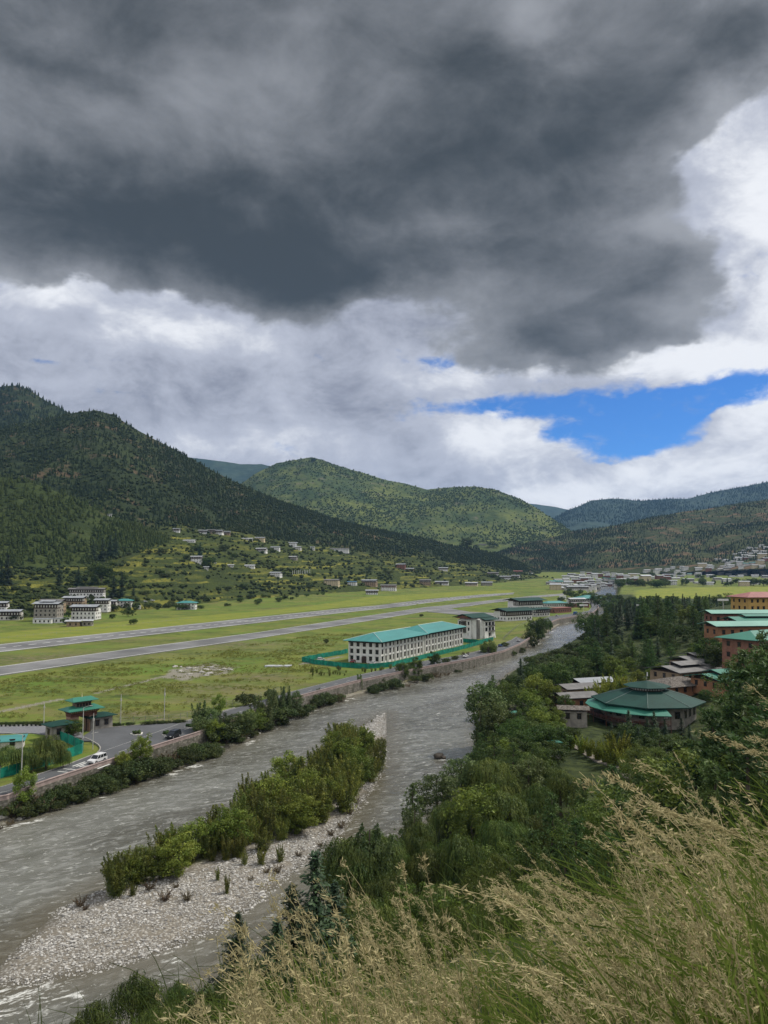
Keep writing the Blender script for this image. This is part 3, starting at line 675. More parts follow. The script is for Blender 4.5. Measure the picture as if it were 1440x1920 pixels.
def ribbon(name, A, B, top, bot, mat, n=120):
    """a strip of ground deck between two lines; top/bot are heights over the valley floor"""
    a, b = resample(A, n), resample(B, n); za = np.array([vz(y) for y in a[:, 1]]); zb = np.array([vz(y) for y in b[:, 1]])
    V = np.concatenate([np.c_[a, za + top], np.c_[b, zb + top], np.c_[a, za + bot], np.c_[b, zb + bot]])
    i = np.arange(n - 1)
    Fc = np.concatenate([np.stack(q, -1) for q in ((i, i + 1, i + n + 1, i + n), (i + 2 * n, i + 2 * n + 1, i + 1, i), (i + n, i + n + 1, i + 3 * n + 1, i + 3 * n))])
    return link(name, np_mesh(name, V, Fc, [mat]))

# ------------------------------------------------------------------ river
def water_mat():
    m, k = new_mat('river_water')
    p = wpos(k)
    ang = math.radians(32)
    rot = k.n('ShaderNodeMapping'); k.put(rot.inputs['Vector'], p); rot.inputs['Rotation'].default_value = (0, 0, -ang)
    q = rot.outputs[0]
    qs = k.vm('MULTIPLY', q, (0.55, 1.25, 1.0))
    n1 = k.noise(qs, 0.55, 5, 0.7, 0.6); n2 = k.noise(qs, 0.22, 5, 0.6, 0.8); n3 = k.noise(qs, 3.2, 3, 0.6)
    big = k.noise(k.vm('MULTIPLY', q, (0.3, 1.0, 1.0)), 0.05, 5, 0.6, 0.8)
    c = k.mix(k.ss(big, 0.38, 0.64), (0.080, 0.076, 0.058, 1), (0.160, 0.160, 0.138, 1))
    c = k.mix(k.m('MULTIPLY', k.ss(n1, 0.47, 0.66), 0.65), c, (0.30, 0.30, 0.275, 1))  # pale ripple highlights painted into the water colour
    shallow = attr(k, 'shallow')
    c = k.mix(k.m('MULTIPLY', shallow, 0.6), c, (0.105, 0.088, 0.055, 1))
    f = k.m('ADD', k.m('MULTIPLY', n1, 0.75), k.m('MULTIPLY', n2, 0.35))
    thr = k.m('MULTIPLY_ADD', attr(k, 'foam'), -0.20, 0.735)
    foam = k.ss(f, thr, k.m('ADD', thr, 0.06))
    foam = k.m('MULTIPLY', foam, k.ss(n3, 0.36, 0.58))
    cap = k.ss(k.noise(k.vm('MULTIPLY', q, (0.8, 1.3, 1.0)), 0.9, 4, 0.65, 0.4), 0.60, 0.67)
    c = k.mix(k.m('MULTIPLY', cap, 0.6), c, (0.50, 0.50, 0.46, 1))
    c = k.mix(k.m('MULTIPLY', foam, 0.92), c, (0.62, 0.62, 0.58, 1))
    h = k.m('ADD', k.m('MULTIPLY', n2, 1.2), k.m('ADD', k.m('MULTIPLY', n1, 1.0), k.m('MULTIPLY', n3, 0.22)))
    finish(k, c, k.m('MULTIPLY_ADD', foam, 0.5, 0.16), h, 0.50, 0.6, 0.6)
    return m
uw = np.linspace(-0.95, 0.42, 620); yw = 58 * (2300 / 58) ** np.linspace(0, 1, 620)
Yw = np.repeat(yw[:, None], len(uw), 1); Xw = uw[None, :] * Yw
def wat(X, Y):
    dr = sdf(X, Y, river_poly); di = sdf(X, Y, island)
    dl = seg_dist(X, Y, bank_left)[0]
    foam = np.exp(-((dl - 2.2) / 2.2) ** 2) * np.clip(fbm(X / 9, Y / 9, 3, 61) * 4 + 0.5, 0, 1.2)
    for (px, py, rx, ry, w) in ((20, 1860, 12, 9, 1.0), (120, 1480, 40, 3, .3), (350, 1470, 40, 12, .3), (620, 1360, 30, 10, .3), (240, 1850, 8, 3, .45), (340, 1800, 5, 2, .4), (420, 1515, 30, 6, .25), (1000, 1225, 40, 30, .35), (820, 1335, 22, 10, .45), (1070, 1190, 25, 40, .3), (835, 1425, 5, 2.5, 1.1), (640, 1325, 20, 8, .3), (860, 1400, 12, 14, .4), (1130, 1112, 60, 80, .3)):
        p = P(px, py, WZ); foam = np.maximum(foam, w * np.exp(-((X - p.x) / rx) ** 2 - ((Y - p.y) / ry) ** 2))
    foam = np.maximum(foam, 0.16)
    sh = np.maximum(sstep(di, -9, 0), sstep(dr, 6, 0))
    wv = (fbm(X / 3.2, Y / 2.2, 3, 71) * 0.35 + fbm(X / 9, Y / 6, 2, 72) * 0.3) * sstep(dr, 0, 6) * sstep(-di, 0, 5)
    return dict(foam=foam, shallow=sh, dr=dr, wv=wv)
wa = chunked(wat, Xw, Yw)
fw = grid_faces(*Xw.shape); keep = (wa['dr'].ravel()[fw].max(1) > -6)
me = np_mesh('river', np.stack([Xw, Yw, WZ + wa['wv'] - 0.0 * Yw], -1).reshape(-1, 3), fw[keep], [water_mat()], True, {'foam': wa['foam'].ravel(), 'shallow': wa['shallow'].ravel()})
tag(link('river', me), kind='structure')

# ------------------------------------------------------------------ roads, runway
ASPH = plain('asphalt', (0.085, 0.088, 0.092), 0.85, 0.16, 0.12)
RUNW = plain('runway_tarmac', (0.150, 0.150, 0.148), 0.9, 0.34, 0.035, streak=(1, 1, 1))
PAINT = plain('road_paint', (0.55, 0.55, 0.52), 0.7, 0.15, 1.0)
CONC = plain('concrete', (0.30, 0.285, 0.26), 0.9, 0.2, 0.5)
PINK = plain('parapet_stone', (0.29, 0.225, 0.205), 0.9, 0.22, 0.8)
def st(o): return tag(o, kind='structure')
st(ribbon('road', road_near, road_far, 0.03, -0.6, ASPH, 260))
def slab(name, px, top, mat, bot=-0.5):
    pts = [PG(a, b) for a, b in px]; b = MB(); b.prism([(p.x, p.y) for p in pts], bot, top)
    return st(link(name, b.me(name, mat)))
slab('road', [(150, 1389), (159, 1378), (172, 1370), (184, 1366), (260, 1360), (345, 1353), (372, 1353), (300, 1380), (225, 1403), (187, 1421), (170, 1421), (181, 1414), (188, 1408), (189, 1402), (185, 1396), (172, 1389)], 0.018, ASPH)
slab('road', [(-60, 1363.5), (0, 1362.5), (95, 1361), (150, 1370), (160, 1384), (120, 1380), (60, 1374.5), (0, 1375), (-60, 1375.5)], 0.022, plain('pale_paving', (0.16, 0.16, 0.17), 0.9))
RWA, RWB = [(-80, 1216), (0, 1208), (240, 1183), (480, 1157.5), (640, 1141), (800, 1124), (900, 1115), (965, 1111)], [(-80, 1232), (0, 1222.5), (240, 1195), (480, 1168), (640, 1149), (800, 1130.5), (900, 1119.5), (962, 1114)]
TWA, TWB = [(-80, 1260), (0, 1249.5), (240, 1217), (480, 1186), (640, 1162), (800, 1138), (900, 1127.5), (1000, 1117), (1060, 1112.5)], [(-80, 1277), (0, 1266), (240, 1231), (480, 1197), (640, 1172), (800, 1146), (900, 1133), (1000, 1121), (1056, 1116)]
def line(l): return [PG(a, b) for a, b in l]
st(ribbon('runway', line(RWA), line(RWB), 0.03, -0.5, RUNW, 200)); st(ribbon('taxiway', line(TWA), line(TWB), 0.03, -0.5, RUNW, 200))
def edge_lines(A, B, fs, w=0.9):
    a, b = resample(line(A), 200), resample(line(B), 200)
    m = MB()
    for f in fs:
        c = a * (1 - f) + b * f; d = (b - a); d = d / np.linalg.norm(d, axis=1)[:, None] * w / 2
        for i in range(199):
            q = [c[i] - d[i], c[i + 1] - d[i + 1], c[i + 1] + d[i + 1], c[i] + d[i]]
            m.add([(p[0], p[1], vz(p[1]) + 0.04) for p in q], [(0, 1, 2, 3)])
    return m
st(link('runway_marking', edge_lines(RWA, RWB, (0.05, 0.95), 1.6).me('runway_marking', PAINT)))
m = MB(); c_ = (resample(line(RWA), 260) + resample(line(RWB), 260)) / 2
for i in range(4, 256, 3):
    d = c_[i + 1] - c_[i]; d = np.array([-d[1], d[0]]) / np.linalg.norm(d) * .6
    m.add([(q[0], q[1], vz(q[1]) + .04) for q in (c_[i] - d, c_[i] + (c_[i + 1] - c_[i]) * 1.6 - d, c_[i] + (c_[i + 1] - c_[i]) * 1.6 + d, c_[i] + d)], [(0, 1, 2, 3)])
st(link('runway_marking', m.me('runway_marking', PAINT)))
st(link('taxiway_marking', edge_lines(TWA, TWB, (0.04, 0.96), 1.0).me('taxiway_marking', PAINT)))
slab('taxiway', [(800, 1147), (845, 1141), (880, 1147), (970, 1151), (940, 1156), (880, 1155), (845, 1151)], 0.024, RUNW)
# centre dashes and edge lines on the riverside road, zebra crossing
ra, rb = resample(road_near, 400), resample(road_far, 400)
m = MB()
def quad(m, pts, z=0.05): m.add([(p[0], p[1], z) for p in pts], [(0, 1, 2, 3)])
for i in range(0, 396, 3):
    c0, c1 = ra[i] * .5 + rb[i] * .5, ra[i + 1] * .5 + rb[i + 1] * .5
    d = rb[i] - ra[i]; d = d / np.linalg.norm(d) * 0.09
    quad(m, (c0 - d, c1 - d, c1 + d, c0 + d))
for f in (0.05, 0.95):
    for i in range(398):
        c0, c1 = ra[i] * (1 - f) + rb[i] * f, ra[i + 1] * (1 - f) + rb[i + 1] * f
        d = rb[i] - ra[i]; d = d / np.linalg.norm(d) * 0.07
        quad(m, (c0 - d, c1 - d, c1 + d, c0 + d))
st(link('road_marking', m.me('road_marking', PAINT)))
m = MB()
z0, z1 = P(128, 1437, 0), P(176, 1420, 0); zn0 = P(150, 1447, 0)
ax = (z1 - z0).normalized(); nrm = Vector((ax.y, -ax.x, 0))
for i in range(8):
    a = z0 + ax * 0.2 + nrm * (0.7 + i * 0.95)
    quad(m, (a, a + ax * 4.2, a + ax * 4.2 + nrm * 0.5, a + nrm * 0.5), 0.056)
for px, py in ((118, 1442), (107, 1447)):
    a = P(px, py, 0); quad(m, (a, a + ax * 0.35, a + ax * 0.35 + nrm * 4.0, a + nrm * 4.0), 0.056)
st(link('zebra_crossing', m.me('zebra_crossing', PAINT)))
m = MB()
for a, b, w in (((160, 1372.5), (163, 1371), .5), ((171, 1376), (184, 1373), .5)):
    a, b = P(*a, 0), P(*b, 0); quad(m, (a, b, b + Vector((0, .35, 0)), a + Vector((0, .35, 0))), 0.05)
st(link('road_marking', m.me('road_marking', PAINT)))
# kerbs
def kerb(name, pts, w=0.25, h=0.14, mat=CONC, n=60):
    a = resample(pts, n); b = offset(a, w)
    return st(ribbon(name, b, a, h, -0.3, mat, n))
kerb('kerb', line([(40, 1466), (70, 1453), (125, 1435), (168, 1418), (181, 1414), (188, 1407), (189.5, 1402), (185, 1396), (173, 1389), (160, 1383)]))
kerb('kerb', line([(184, 1365.5), (260, 1359.5), (345, 1352.5), (440, 1327)]), -0.25)
# black and white kerb blocks along the side road
KW, KB = plain('kerb_white', (0.6, 0.58, 0.52)), plain('kerb_black', (0.03, 0.03, 0.03))
ka, kb_ = P(-40, 1362.3, 0), P(97, 1360, 0); dv = (kb_ - ka); nk = 34
kr = thing('painted_kerb', 'long kerb painted in black and white blocks beside the pale side road', 'kerb', ka, math.atan2(dv.y, dv.x))
mw, mk = MB(), MB()
for i in range(nk):
    (mw if i % 2 else mk).box(i * dv.length / nk, (i + 1) * dv.length / nk - .02, 0, .3, -.2, .35)
mw.part('white_block', KW, kr); mk.part('black_block', KB, kr)

# retaining wall with pinkish parapet along the river edge of the road
WALL = bpy.data.materials.new('retaining_stone'); WALL.use_nodes = True; k = NT(WALL.node_tree)
p = wpos(k); br = k.n('ShaderNodeTexVoronoi'); k.put(br.inputs['Vector'], k.vm('MULTIPLY', p, (1.1, 1.1, 1.8))); br.inputs['Scale'].default_value = 1.1
c = k.mix(k.ss(br.outputs['Distance'], 0.1, 0.7), (0.26, 0.24, 0.205, 1), (0.13, 0.12, 0.10, 1)); sn = k.noise(k.vm('MULTIPLY', p, (1, 1, .3)), 0.5, 5, .65)
c = k.mix(k.m('MULTIPLY', k.ss(sn, .42, .68), .75), c, (0.062, 0.062, 0.044, 1))
finish(k, c, 0.95, br.outputs['Distance'], 0.6, 0.15, 0.1)
rw = thing('retaining_wall', 'long stone retaining wall with pale pink parapet between road and river', 'wall')
rn = np.array([tuple(q)[:2] for q in resample(road_near, 300)])
def wall_strip(name, line2, o0, o1, z0, z1, mat, parent):
    a, b = offset(line2, o0), offset(line2, o1); n = len(a)
    V = np.concatenate([np.c_[a, np.full(n, z0)], np.c_[b, np.full(n, z0)], np.c_[a, np.full(n, z1)], np.c_[b, np.full(n, z1)]]); i = np.arange(n - 1)
    Fc = np.concatenate([np.stack(q, -1) for q in ((i, i + 2 * n, i + 2 * n + 1, i + 1), (i + n, i + n + 1, i + 3 * n + 1, i + 3 * n), (i + 2 * n, i + 3 * n, i + 3 * n + 1, i + 2 * n + 1))])
    return link(name, np_mesh(name, V, Fc, [mat]), parent)
wall_strip('wall', rn, -0.55, 0.05, -4.2, 0.0, WALL, rw); wall_strip('parapet', rn, -0.5, -0.15, 0.0, 0.8, PINK, rw); wall_strip('coping', rn, -0.6, -0.05, 0.8, 0.92, PINK, rw)
# ------------------------------------------------------------------ building materials
WHITE = plain('whitewash', (0.62, 0.61, 0.58), 0.9, 0.12, 0.35)
WHITE2 = plain('weathered_whitewash', (0.50, 0.48, 0.44), 0.9, 0.2, 0.4)
CREAM = plain('cream_plaster', (0.50, 0.42, 0.27), 0.9, 0.12, 0.35)
STONE = plain('grey_stone', (0.24, 0.22, 0.19), 0.95, 0.25, 0.9, bump=0.4)
MUD = plain('rammed_earth', (0.27, 0.20, 0.13), 0.95, 0.2, 0.5)
ORANGE = plain('orange_plaster', (0.27, 0.135, 0.07), 0.9, 0.15, 0.4)
BRICKC = plain('red_brick', (0.20, 0.095, 0.065), 0.95, 0.2, 0.8)
YELLOW = plain('ochre_plaster', (0.46, 0.29, 0.09), 0.9, 0.12, 0.4)
TIMBER = plain('dark_timber', (0.040, 0.026, 0.018), 0.8, 0.3, 0.8)
TIMBER2 = plain('red_brown_timber', (0.105, 0.042, 0.028), 0.8, 0.25, 0.8)
GTIMB = plain('grey_timber', (0.155, 0.145, 0.13), 0.9, 0.22, 0.8)
TEAL = plain('teal_roof_sheet', (0.050, 0.205, 0.195), 0.55, 0.10, 0.06, 0.4, streak=(1, 6, 1))
GREEN = plain('green_roof_sheet', (0.034, 0.165, 0.115), 0.5, 0.12, 0.08, 0.45)
DGREEN = plain('dark_green_roof', (0.010, 0.044, 0.034), 0.65, 0.2, 0.15, 0.2)
GREYR = plain('grey_roof_sheet', (0.27, 0.285, 0.30), 0.5, 0.2, 0.2, 0.5)
DGREYR = plain('dark_grey_roof', (0.135, 0.13, 0.125), 0.6, 0.25, 0.35, 0.4)
PALEG = plain('pale_green_roof', (0.16, 0.33, 0.26), 0.5, 0.12, 0.1, 0.45)
PALER = plain('pale_roof_sheet', (0.40, 0.41, 0.42), 0.45, 0.15, 0.2, 0.5)
PINKR = plain('faded_red_roof', (0.27, 0.115, 0.105), 0.7, 0.15, 0.2)
CAPM = plain('pale_ridge_cap', (0.40, 0.50, 0.46), 0.6, 0.1, 0.5)
GLASS = plain('dark_window_glass', (0.014, 0.017, 0.02), 0.12, 0.4, 0.4, 0.6)
LPAN = plain('pale_window_panel', (0.42, 0.41, 0.38), 0.7, 0.2, 0.4)
m, k = new_mat('wood_shingles'); co = k.n('ShaderNodeTexCoord').outputs['Object']
vo = k.n('ShaderNodeTexVoronoi'); k.put(vo.inputs['Vector'], k.vm('MULTIPLY', co, (1.6, 3.0, 3.0))); vo.inputs['Scale'].default_value = 0.8
SHING = m; finish(k, k.mix(k.ss(k.noise(k.vm('MULTIPLY', co, (1, 2.5, 2.5)), 1.6, 5, .7), .35, .68), (0.05, 0.042, 0.036, 1), (0.24, 0.215, 0.19, 1)), 0.95, vo.outputs['Distance'], 0.9, 0.3, 0.1)

_wins = {}
def window(parent, loc, rz, w, h, frame=None, glass=None):
    """a framed window; its glass is a sub-part"""
    frame = frame or TIMBER; glass = glass or GLASS; key = (round(w, 2), round(h, 2), frame.name, glass.name)
    if key not in _wins:
        f = MB(); t = 0.11
        f.box(-w / 2, -w / 2 + t, -.09, 0, 0, h).box(w / 2 - t, w / 2, -.09, 0, 0, h).box(-w / 2 + t, w / 2 - t, -.09, 0, 0, t).box(-w / 2 + t, w / 2 - t, -.09, 0, h - t, h).box(-.05, .05, -.085, 0, t, h - t).box(-w / 2 + t, w / 2 - t, -.08, 0, h * .6, h * .6 + .07)
        f.box(-w / 2 - .12, w / 2 + .12, -.2, 0, h, h + .14)
        g = MB(); g.box(-w / 2 + t * .6, w / 2 - t * .6, -.05, -.012, t * .6, h - t * .6)
        _wins[key] = (f.me('window', frame), g.me('pane', glass))
    a, b = _wins[key]; o = link('window', a, parent, loc, rz); link('pane', b, o); return o
def row(parent, n, x0, x1, y, z, w, h, rz=0.0, frame=None, glass=None, fixed='y'):
    for i in range(n):
        q = x0 + (x1 - x0) * (i + .5) / n
        window(parent, (q, y, z) if fixed == 'y' else (y, q, z), rz, w, h, frame, glass)

def house(name, label, loc, rz, w, d, st=2, wallm=None, roofm=None, band=1, roof='gable', ov=1.3, group=None, detail=2, cat='house', sh=2.9, tim=None, base=1.5, slope=0.16):
    wallm = wallm or WHITE; roofm = roofm or GREYR; tim = tim or TIMBER
    t = thing(name, label, cat, loc, rz, group); h = st * sh; w2, d2 = w / 2, d / 2
    hw = h - (sh if band else 0)
    b = MB(); tp = 0.03 * h
    b.frustum((-w2, w2, -d2, d2), (-w2 + tp, w2 - tp, -d2 + tp, d2 - tp), -base, h - .02)
    if detail < 2:
        for s_ in range(st if not band else st - 1):
            n = max(2, int(w / 3.2)); z = s_ * sh + 1.0
            for i in range(n):
                x = -w2 + w * (i + .5) / n; b.box(x - .55, x + .55, -d2 - .05, -d2 + .5, z, z + 1.35, 1)
            n = max(1, int(d / 3.6))
            for i in range(n):
                y = -d2 + d * (i + .5) / n
                b.box(-w2 - .05, -w2 + .5, y - .5, y + .5, z, z + 1.35, 1); b.box(w2 - .5, w2 + .05, y - .5, y + .5, z, z + 1.35, 1)
    b.part('wall', [wallm, GLASS], t)
    if band:
        g = MB(); e = .28; z0 = h - sh + .1
        g.box(-w2 + tp - e, w2 - tp + e, -d2 + tp - e, d2 - tp + e if band > 1 else 0, z0, h)
        n = max(3, int(w / 2.3)); L_ = w - 2 * tp
        for i in range(n):
            x = -L_ / 2 + L_ * (i + .5) / n
            g.box(x - L_ / n * .19, x + L_ / n * .19, -d2 + tp - e - .06, -d2 + tp - e + .1, z0 + .9, h - .7, 1)
        n = max(2, int(d / 4.5 if band == 1 else d / 2.6)); ya, yb = -d2 + tp, (0 if band == 1 else d2 - tp)
        for i in range(n):
            y = ya + (yb - ya) * (i + .5) / n; q = (yb - ya) / n * .24
            for sx in (-1, 1):
                xx = sx * (w2 - tp + e); g.box(min(xx, xx + sx * .06) - .03, max(xx, xx + sx * .06) + .0, y - q, y + q, z0 + .7, h - .55, 1)
        g.part('timber_gallery', [tim, LPAN], t)
    if detail == 2:
        for s_ in range(st - 1 if band else st):
            n = max(2, int(w / 3.3)); z = s_ * sh + .95; y = -d2 + tp * (z / h) - .01
            row(t, n, -w2 + .6, w2 - .6, y, z, 1.15, 1.5)
            n = max(1, int(d / 4)); x = -w2 + tp * (z / h) - .01
            row(t, n, -d2 + .6, d2 - .6, x, z, 1.1, 1.45, -math.pi / 2, fixed='x'); row(t, n, -d2 + .6, d2 - .6, -x, z, 1.1, 1.45, math.pi / 2, fixed='x')
    r = MB()
    if roof == 'gable':
        a = MB(); a.box(-w2 + .8, w2 - .8, -d2 + .8, d2 - .8, h, h + .75); a.part('attic', tim, t)
        r.hip(-w2 - ov, w2 + ov, -d2 - ov, d2 + ov, h + .45, (d2 + ov) * slope * 1.3, 0, .14)
    elif roof == 'lantern':
        a = MB(); a.box(-w2 + .8, w2 - .8, -d2 + .8, d2 - .8, h, h + .6); a.part('attic', tim, t)
        r.hip(-w2 - ov, w2 + ov, -d2 - ov, d2 + ov, h + .4, (d2 + ov) * slope * 1.2, 0, .14)
        q = MB(); q.box(-w2 * .42, w2 * .42, -d2 * .36, d2 * .36, h + .5, h + .4 + (d2 + ov) * slope * 1.2 + .7); q.part('attic', tim, t)
        q = MB(); q.hip(-w2 * .62, w2 * .62, -d2 * .62, d2 * .62, h + 1.1 + (d2 + ov) * slope * .85, d2 * .14, 0, .12); q.part('raised_roof', roofm, t)
    elif roof == 'hip': r.hip(-w2 - ov, w2 + ov, -d2 - ov, d2 + ov, h, (d2 + ov) * slope * 1.8, None, .15)
    elif roof == 'flat': r.box(-w2 - .3, w2 + .3, -d2 - .3, d2 + .3, h, h + .3)
    r.part('roof', roofm, t)
    return t
def hloc(px, py):
    p = land(px, py); return p if p is not None else PG(px, py)

# ------------------------------------------------------------------ the long white block with the teal hipped roof
A = P(713, 1243.5, 0); B = P(868, 1208, 0); ang = math.atan2(B.y - A.y, B.x - A.x)
t = thing('apartment_block', 'long white three storey block under a teal hipped roof beside the riverside road', 'building', A, ang)
LN, DP, HT = (B - A).length, 17.0, 9.7
b = MB(); b.box(0, 47, 0, DP, -1, HT).box(47, 49.5, 1.4, DP - 1, -1, HT - .01).box(49.5, LN, .3, DP + .8, -1, HT)
for x0, x1, y0, n in ((0, 47, 0, 12), (49.5, LN, .3, 13)):
    for i in range(n + 1):
        x = x0 + (x1 - x0) * i / n; xx = min(max(x, x0 + .28), x1 - .28)
        b.box(xx - .26, xx + .26, y0 - .35, y0 + .02, -.9, HT - .9)
        if i < n and i % 2: b.box(x + 2.5, x + 2.9, y0 - .3, y0 + .02, -.9, HT - 1.0)
    for z in (3.15, 6.35): b.box(x0 + .5, x1 - .5, y0 - .16, y0 + .02, z, z + .25)
for i in range(6): y = min(max(DP * i / 5, .3), DP - .3); b.box(-.3, .02, y - .25, y + .25, -.9, HT - .9)
for z in (3.15, 6.35): b.box(-.16, .02, .5, DP - .5, z, z + .25)
b.part('wall', WHITE, t)
for s_ in range(3):
    z = .75 + s_ * 3.2
    for x0, x1, y0, n in ((0, 47, 0, 12), (49.5, LN, .3, 13)):
        for i in range(n):
            x = x0 + (x1 - x0) * (i + .5) / n
            window(t, (x - (.35 if i % 2 else 0), y0 - .012, z), 0, 1.5 if i % 2 == 0 else 1.15, 2.0, TIMBER, GLASS if i % 2 == 0 else GTIMB)
    for i in range(5):
        y = DP * (i + .5) / 5; window(t, (-.012, y, z), -math.pi / 2, 1.6, 1.9)
b = MB()
for x0, x1, y0, n in ((0, 47, 0, 24), (49.5, LN, .3, 26)):
    b.box(x0, x1, y0 - .45, y0 - .02, HT - .75, HT - .1)
    for i in range(n): x = x0 + (x1 - x0) * (i + .5) / n; b.box(x - .3, x + .3, y0 - .85, y0 - .45, HT - .5, HT - .1)
b.box(-.45, -.02, 0, DP, HT - .75, HT - .1)
b.part('eave_bracket', TIMBER, t)
b = MB(); b.hip(-2.0, 50, -2.0, DP + 2.0, HT, 3.1, 11, .2); b.part('roof', TEAL, t)
b = MB(); b.hip(48.8, LN + 2.0, -1.6, DP + 2.8, HT + .22, 3.25, 11, .2); b.part('roof', TEAL, t)
b = MB()
def capline(b, p, q, r=.16): b.tube([p, q], r, r, 5)
zr = HT + 3.35; ym = DP / 2
for c in ((-2, -2), (-2, DP + 2)): capline(b, (c[0], c[1], HT + .25), (9, ym, zr))
capline(b, (9, ym, zr), (49, ym, zr)); zr2 = HT + 3.7; ym2 = DP / 2 + .6
for c in ((48.8, -1.6),): capline(b, (c[0], c[1], HT + .46), (59.8, ym2, zr2))
capline(b, (LN + 2, -1.6, HT + .46), (LN - 9, ym2, zr2)); capline(b, (59.8, ym2, zr2), (LN - 9, ym2, zr2))
b.part('ridge_cap', CAPM, t)
b = MB(); b.box(-.5, -.03, 7.4, 9.6, -.5, 2.6); b.part('door', TIMBER, t)

# grey white hotel-like block behind it
A2 = P(897.4, 1198, 0); t = thing('office_block', 'white and grey block with dark green gables behind the long teal roofed block', 'building', A2, R(45))
S = 16.8; H2 = 12.2
b = MB(); b.box(2.2, S, 2.2, S, -1, H2).box(6.0, S - .02, 0, 2.2, -1, H2 - 1.6).box(0, 2.2, 6.0, S - .02, -1, H2 - .8)
b.frustum((5.5, 9.5, -.9, 0), (6.0, 9.0, -.3, 0), -1, 4).frustum((S - 4, S, -.9, 0), (S - 3.6, S - .4, -.3, 0), -1, 4).frustum((-.9, 0, 5.5, 8), (-.3, 0, 6, 7.6), -1, 4)
b.part('wall', WHITE, t)
b = MB(); b.box(.6, 2.19, .6, 2.19, -1, H2 - .6); b.part('stair_tower', GTIMB, t)
b = MB(); b.box(2.21, 5.98, 1.0, 2.19, -1, H2 - 1).box(1.0, 2.19, 2.21, 5.98, -1, H2 - 1); b.part('corner_wall', WHITE, t)
b = MB(); b.box(-.7, -.01, 9.9, 13.1, 3.2, 10.4).box(-.9, -.01, 9.6, 13.4, 10.4, 10.8); b.part('timber_bay', GTIMB, t)
for i in range(3):
    for j in range(3): window(t, (-.71, 10.2 + 1.3 * j, 3.6 + 2.3 * i), -math.pi / 2, 1.0, 1.8, TIMBER)
for i in range(3):
    window(t, (-.012, 14.9, 1 + 3.6 * i), -math.pi / 2, 1.5, 2.0); window(t, (-.012, 7.8, 1 + 3.6 * i), -math.pi / 2, 1.2, 1.8)
    for x in (8.0, 11.4, 14.8): window(t, (x, -.012, .9 + 3.4 * i), 0, 1.9, 2.1)
    o = MB(); o.box(10, 16, -1.0, -.02, .4 + 3.4 * i, .65 + 3.4 * i).box(10, 16, -1.0, -.9, .65 + 3.4 * i, 1.35 + 3.4 * i); o.part('balcony', GTIMB if i else WHITE, t)
def gable_y(b, x0, x1, y0, y1, z, h, th=.2, mi=0):
    xm = (x0 + x1) / 2; vs = []
    for dz in (0, th): vs += [(x0, y0, z + dz), (xm, y0, z + h + dz), (x1, y0, z + dz), (x0, y1, z + dz), (xm, y1, z + h + dz), (x1, y1, z + dz)]
    return b.add(vs, [(6, 7, 10, 9), (7, 8, 11, 10), (1, 0, 3, 4), (2, 1, 4, 5), (0, 1, 7, 6), (1, 2, 8, 7), (4, 3, 9, 10), (5, 4, 10, 11), (0, 6, 9, 3), (2, 5, 11, 8)], mi)
b = MB(); b.hip(-2.5, S + 2.5, 2.5, S + 2.5, H2 + .5, 2.1, 0, .22); b.part('roof', DGREEN, t)
b = MB(); b.hip(5.0, S + 2.2, -2.0, 7.5, H2 - .9, 1.2, 0, .2); b.part('porch_roof', DGREEN, t)
b = MB(); b.add([(-1.9, 4, H2 + .02), (-1.9, S + 1.5, H2 + .02), (-1.9, (S + 5) / 2, H2 + 2.0), (-1.5, 4, H2 + .02), (-1.5, S + 1.5, H2 + .02), (-1.5, (S + 5) / 2, H2 + 2.0)], [(1, 0, 2), (3, 4, 5), (0, 1, 4, 3), (2, 0, 3, 5), (1, 2, 5, 4)])
b.box(2.3, S - .1, 3.2, S - .1, H2, H2 + .6); b.part('gable_board', TIMBER2, t)

# green net fences around the building site
NET = bpy.data.materials.new('green_net'); NET.use_nodes = True; k = NT(NET.node_tree); co = wpos(k)
finish(k, k.mix(k.ss(k.noise(co, .5, 4, .6), .4, .65), (0.006, 0.13, 0.09, 1), (0.012, 0.22, 0.155, 1)), .8, k.noise(co, 1.2, 3), .5, .3, .2)
POSTM = plain('grey_steel', (0.20, 0.20, 0.20), .6)
def net_fence(label, px, h=2.0, step=3.5):
    pts = [P(a, b, 0) for a, b in px]; t = thing('net_fence', label, 'fence', pts[0]); o = pts[0]
    b = MB(); posts = []
    for p, q in zip(pts, pts[1:]):
        n = max(1, int((q - p).length / step))
        for i in range(n):
            a, c = p.lerp(q, i / n) - o, p.lerp(q, (i + 1) / n) - o; d = (q - p).normalized(); nn = Vector((-d.y, d.x, 0)) * .03
            mid = (a + c) / 2 + nn * random.uniform(-4, 4); hh = [h * random.uniform(.88, 1.0) for _ in range(3)]
            vs = []
            for r_, z in ((a, hh[0]), (mid, hh[1]), (c, hh[2])): vs += [(r_.x - nn.x, r_.y - nn.y, -.3), (r_.x + nn.x, r_.y + nn.y, -.3), (r_.x + nn.x, r_.y + nn.y, z), (r_.x - nn.x, r_.y - nn.y, z)]
            b.add(vs, [(0, 4, 7, 3), (5, 1, 2, 6), (3, 7, 6, 2), (4, 8, 11, 7), (9, 5, 6, 10), (7, 11, 10, 6)]); posts.append(a)
    b.part('netting', NET, t)
    pm = MB(); pm.tube([(0, 0, -.4), (0, 0, h + .2)], .05, .05, 5); pm = pm.me('post', POSTM)
    for a in posts[:100]: link('post', pm, t, a)
    return t
net_fence('green net site fence wrapping the front of the long white teal roofed block', [(566, 1239), (590, 1244), (640, 1250), (690, 1253), (735, 1249), (795, 1234), (858, 1219), (905, 1206)])
net_fence('green net site fence on the field side left of the white block', [(566, 1239), (600, 1233), (640, 1226), (652, 1223)])
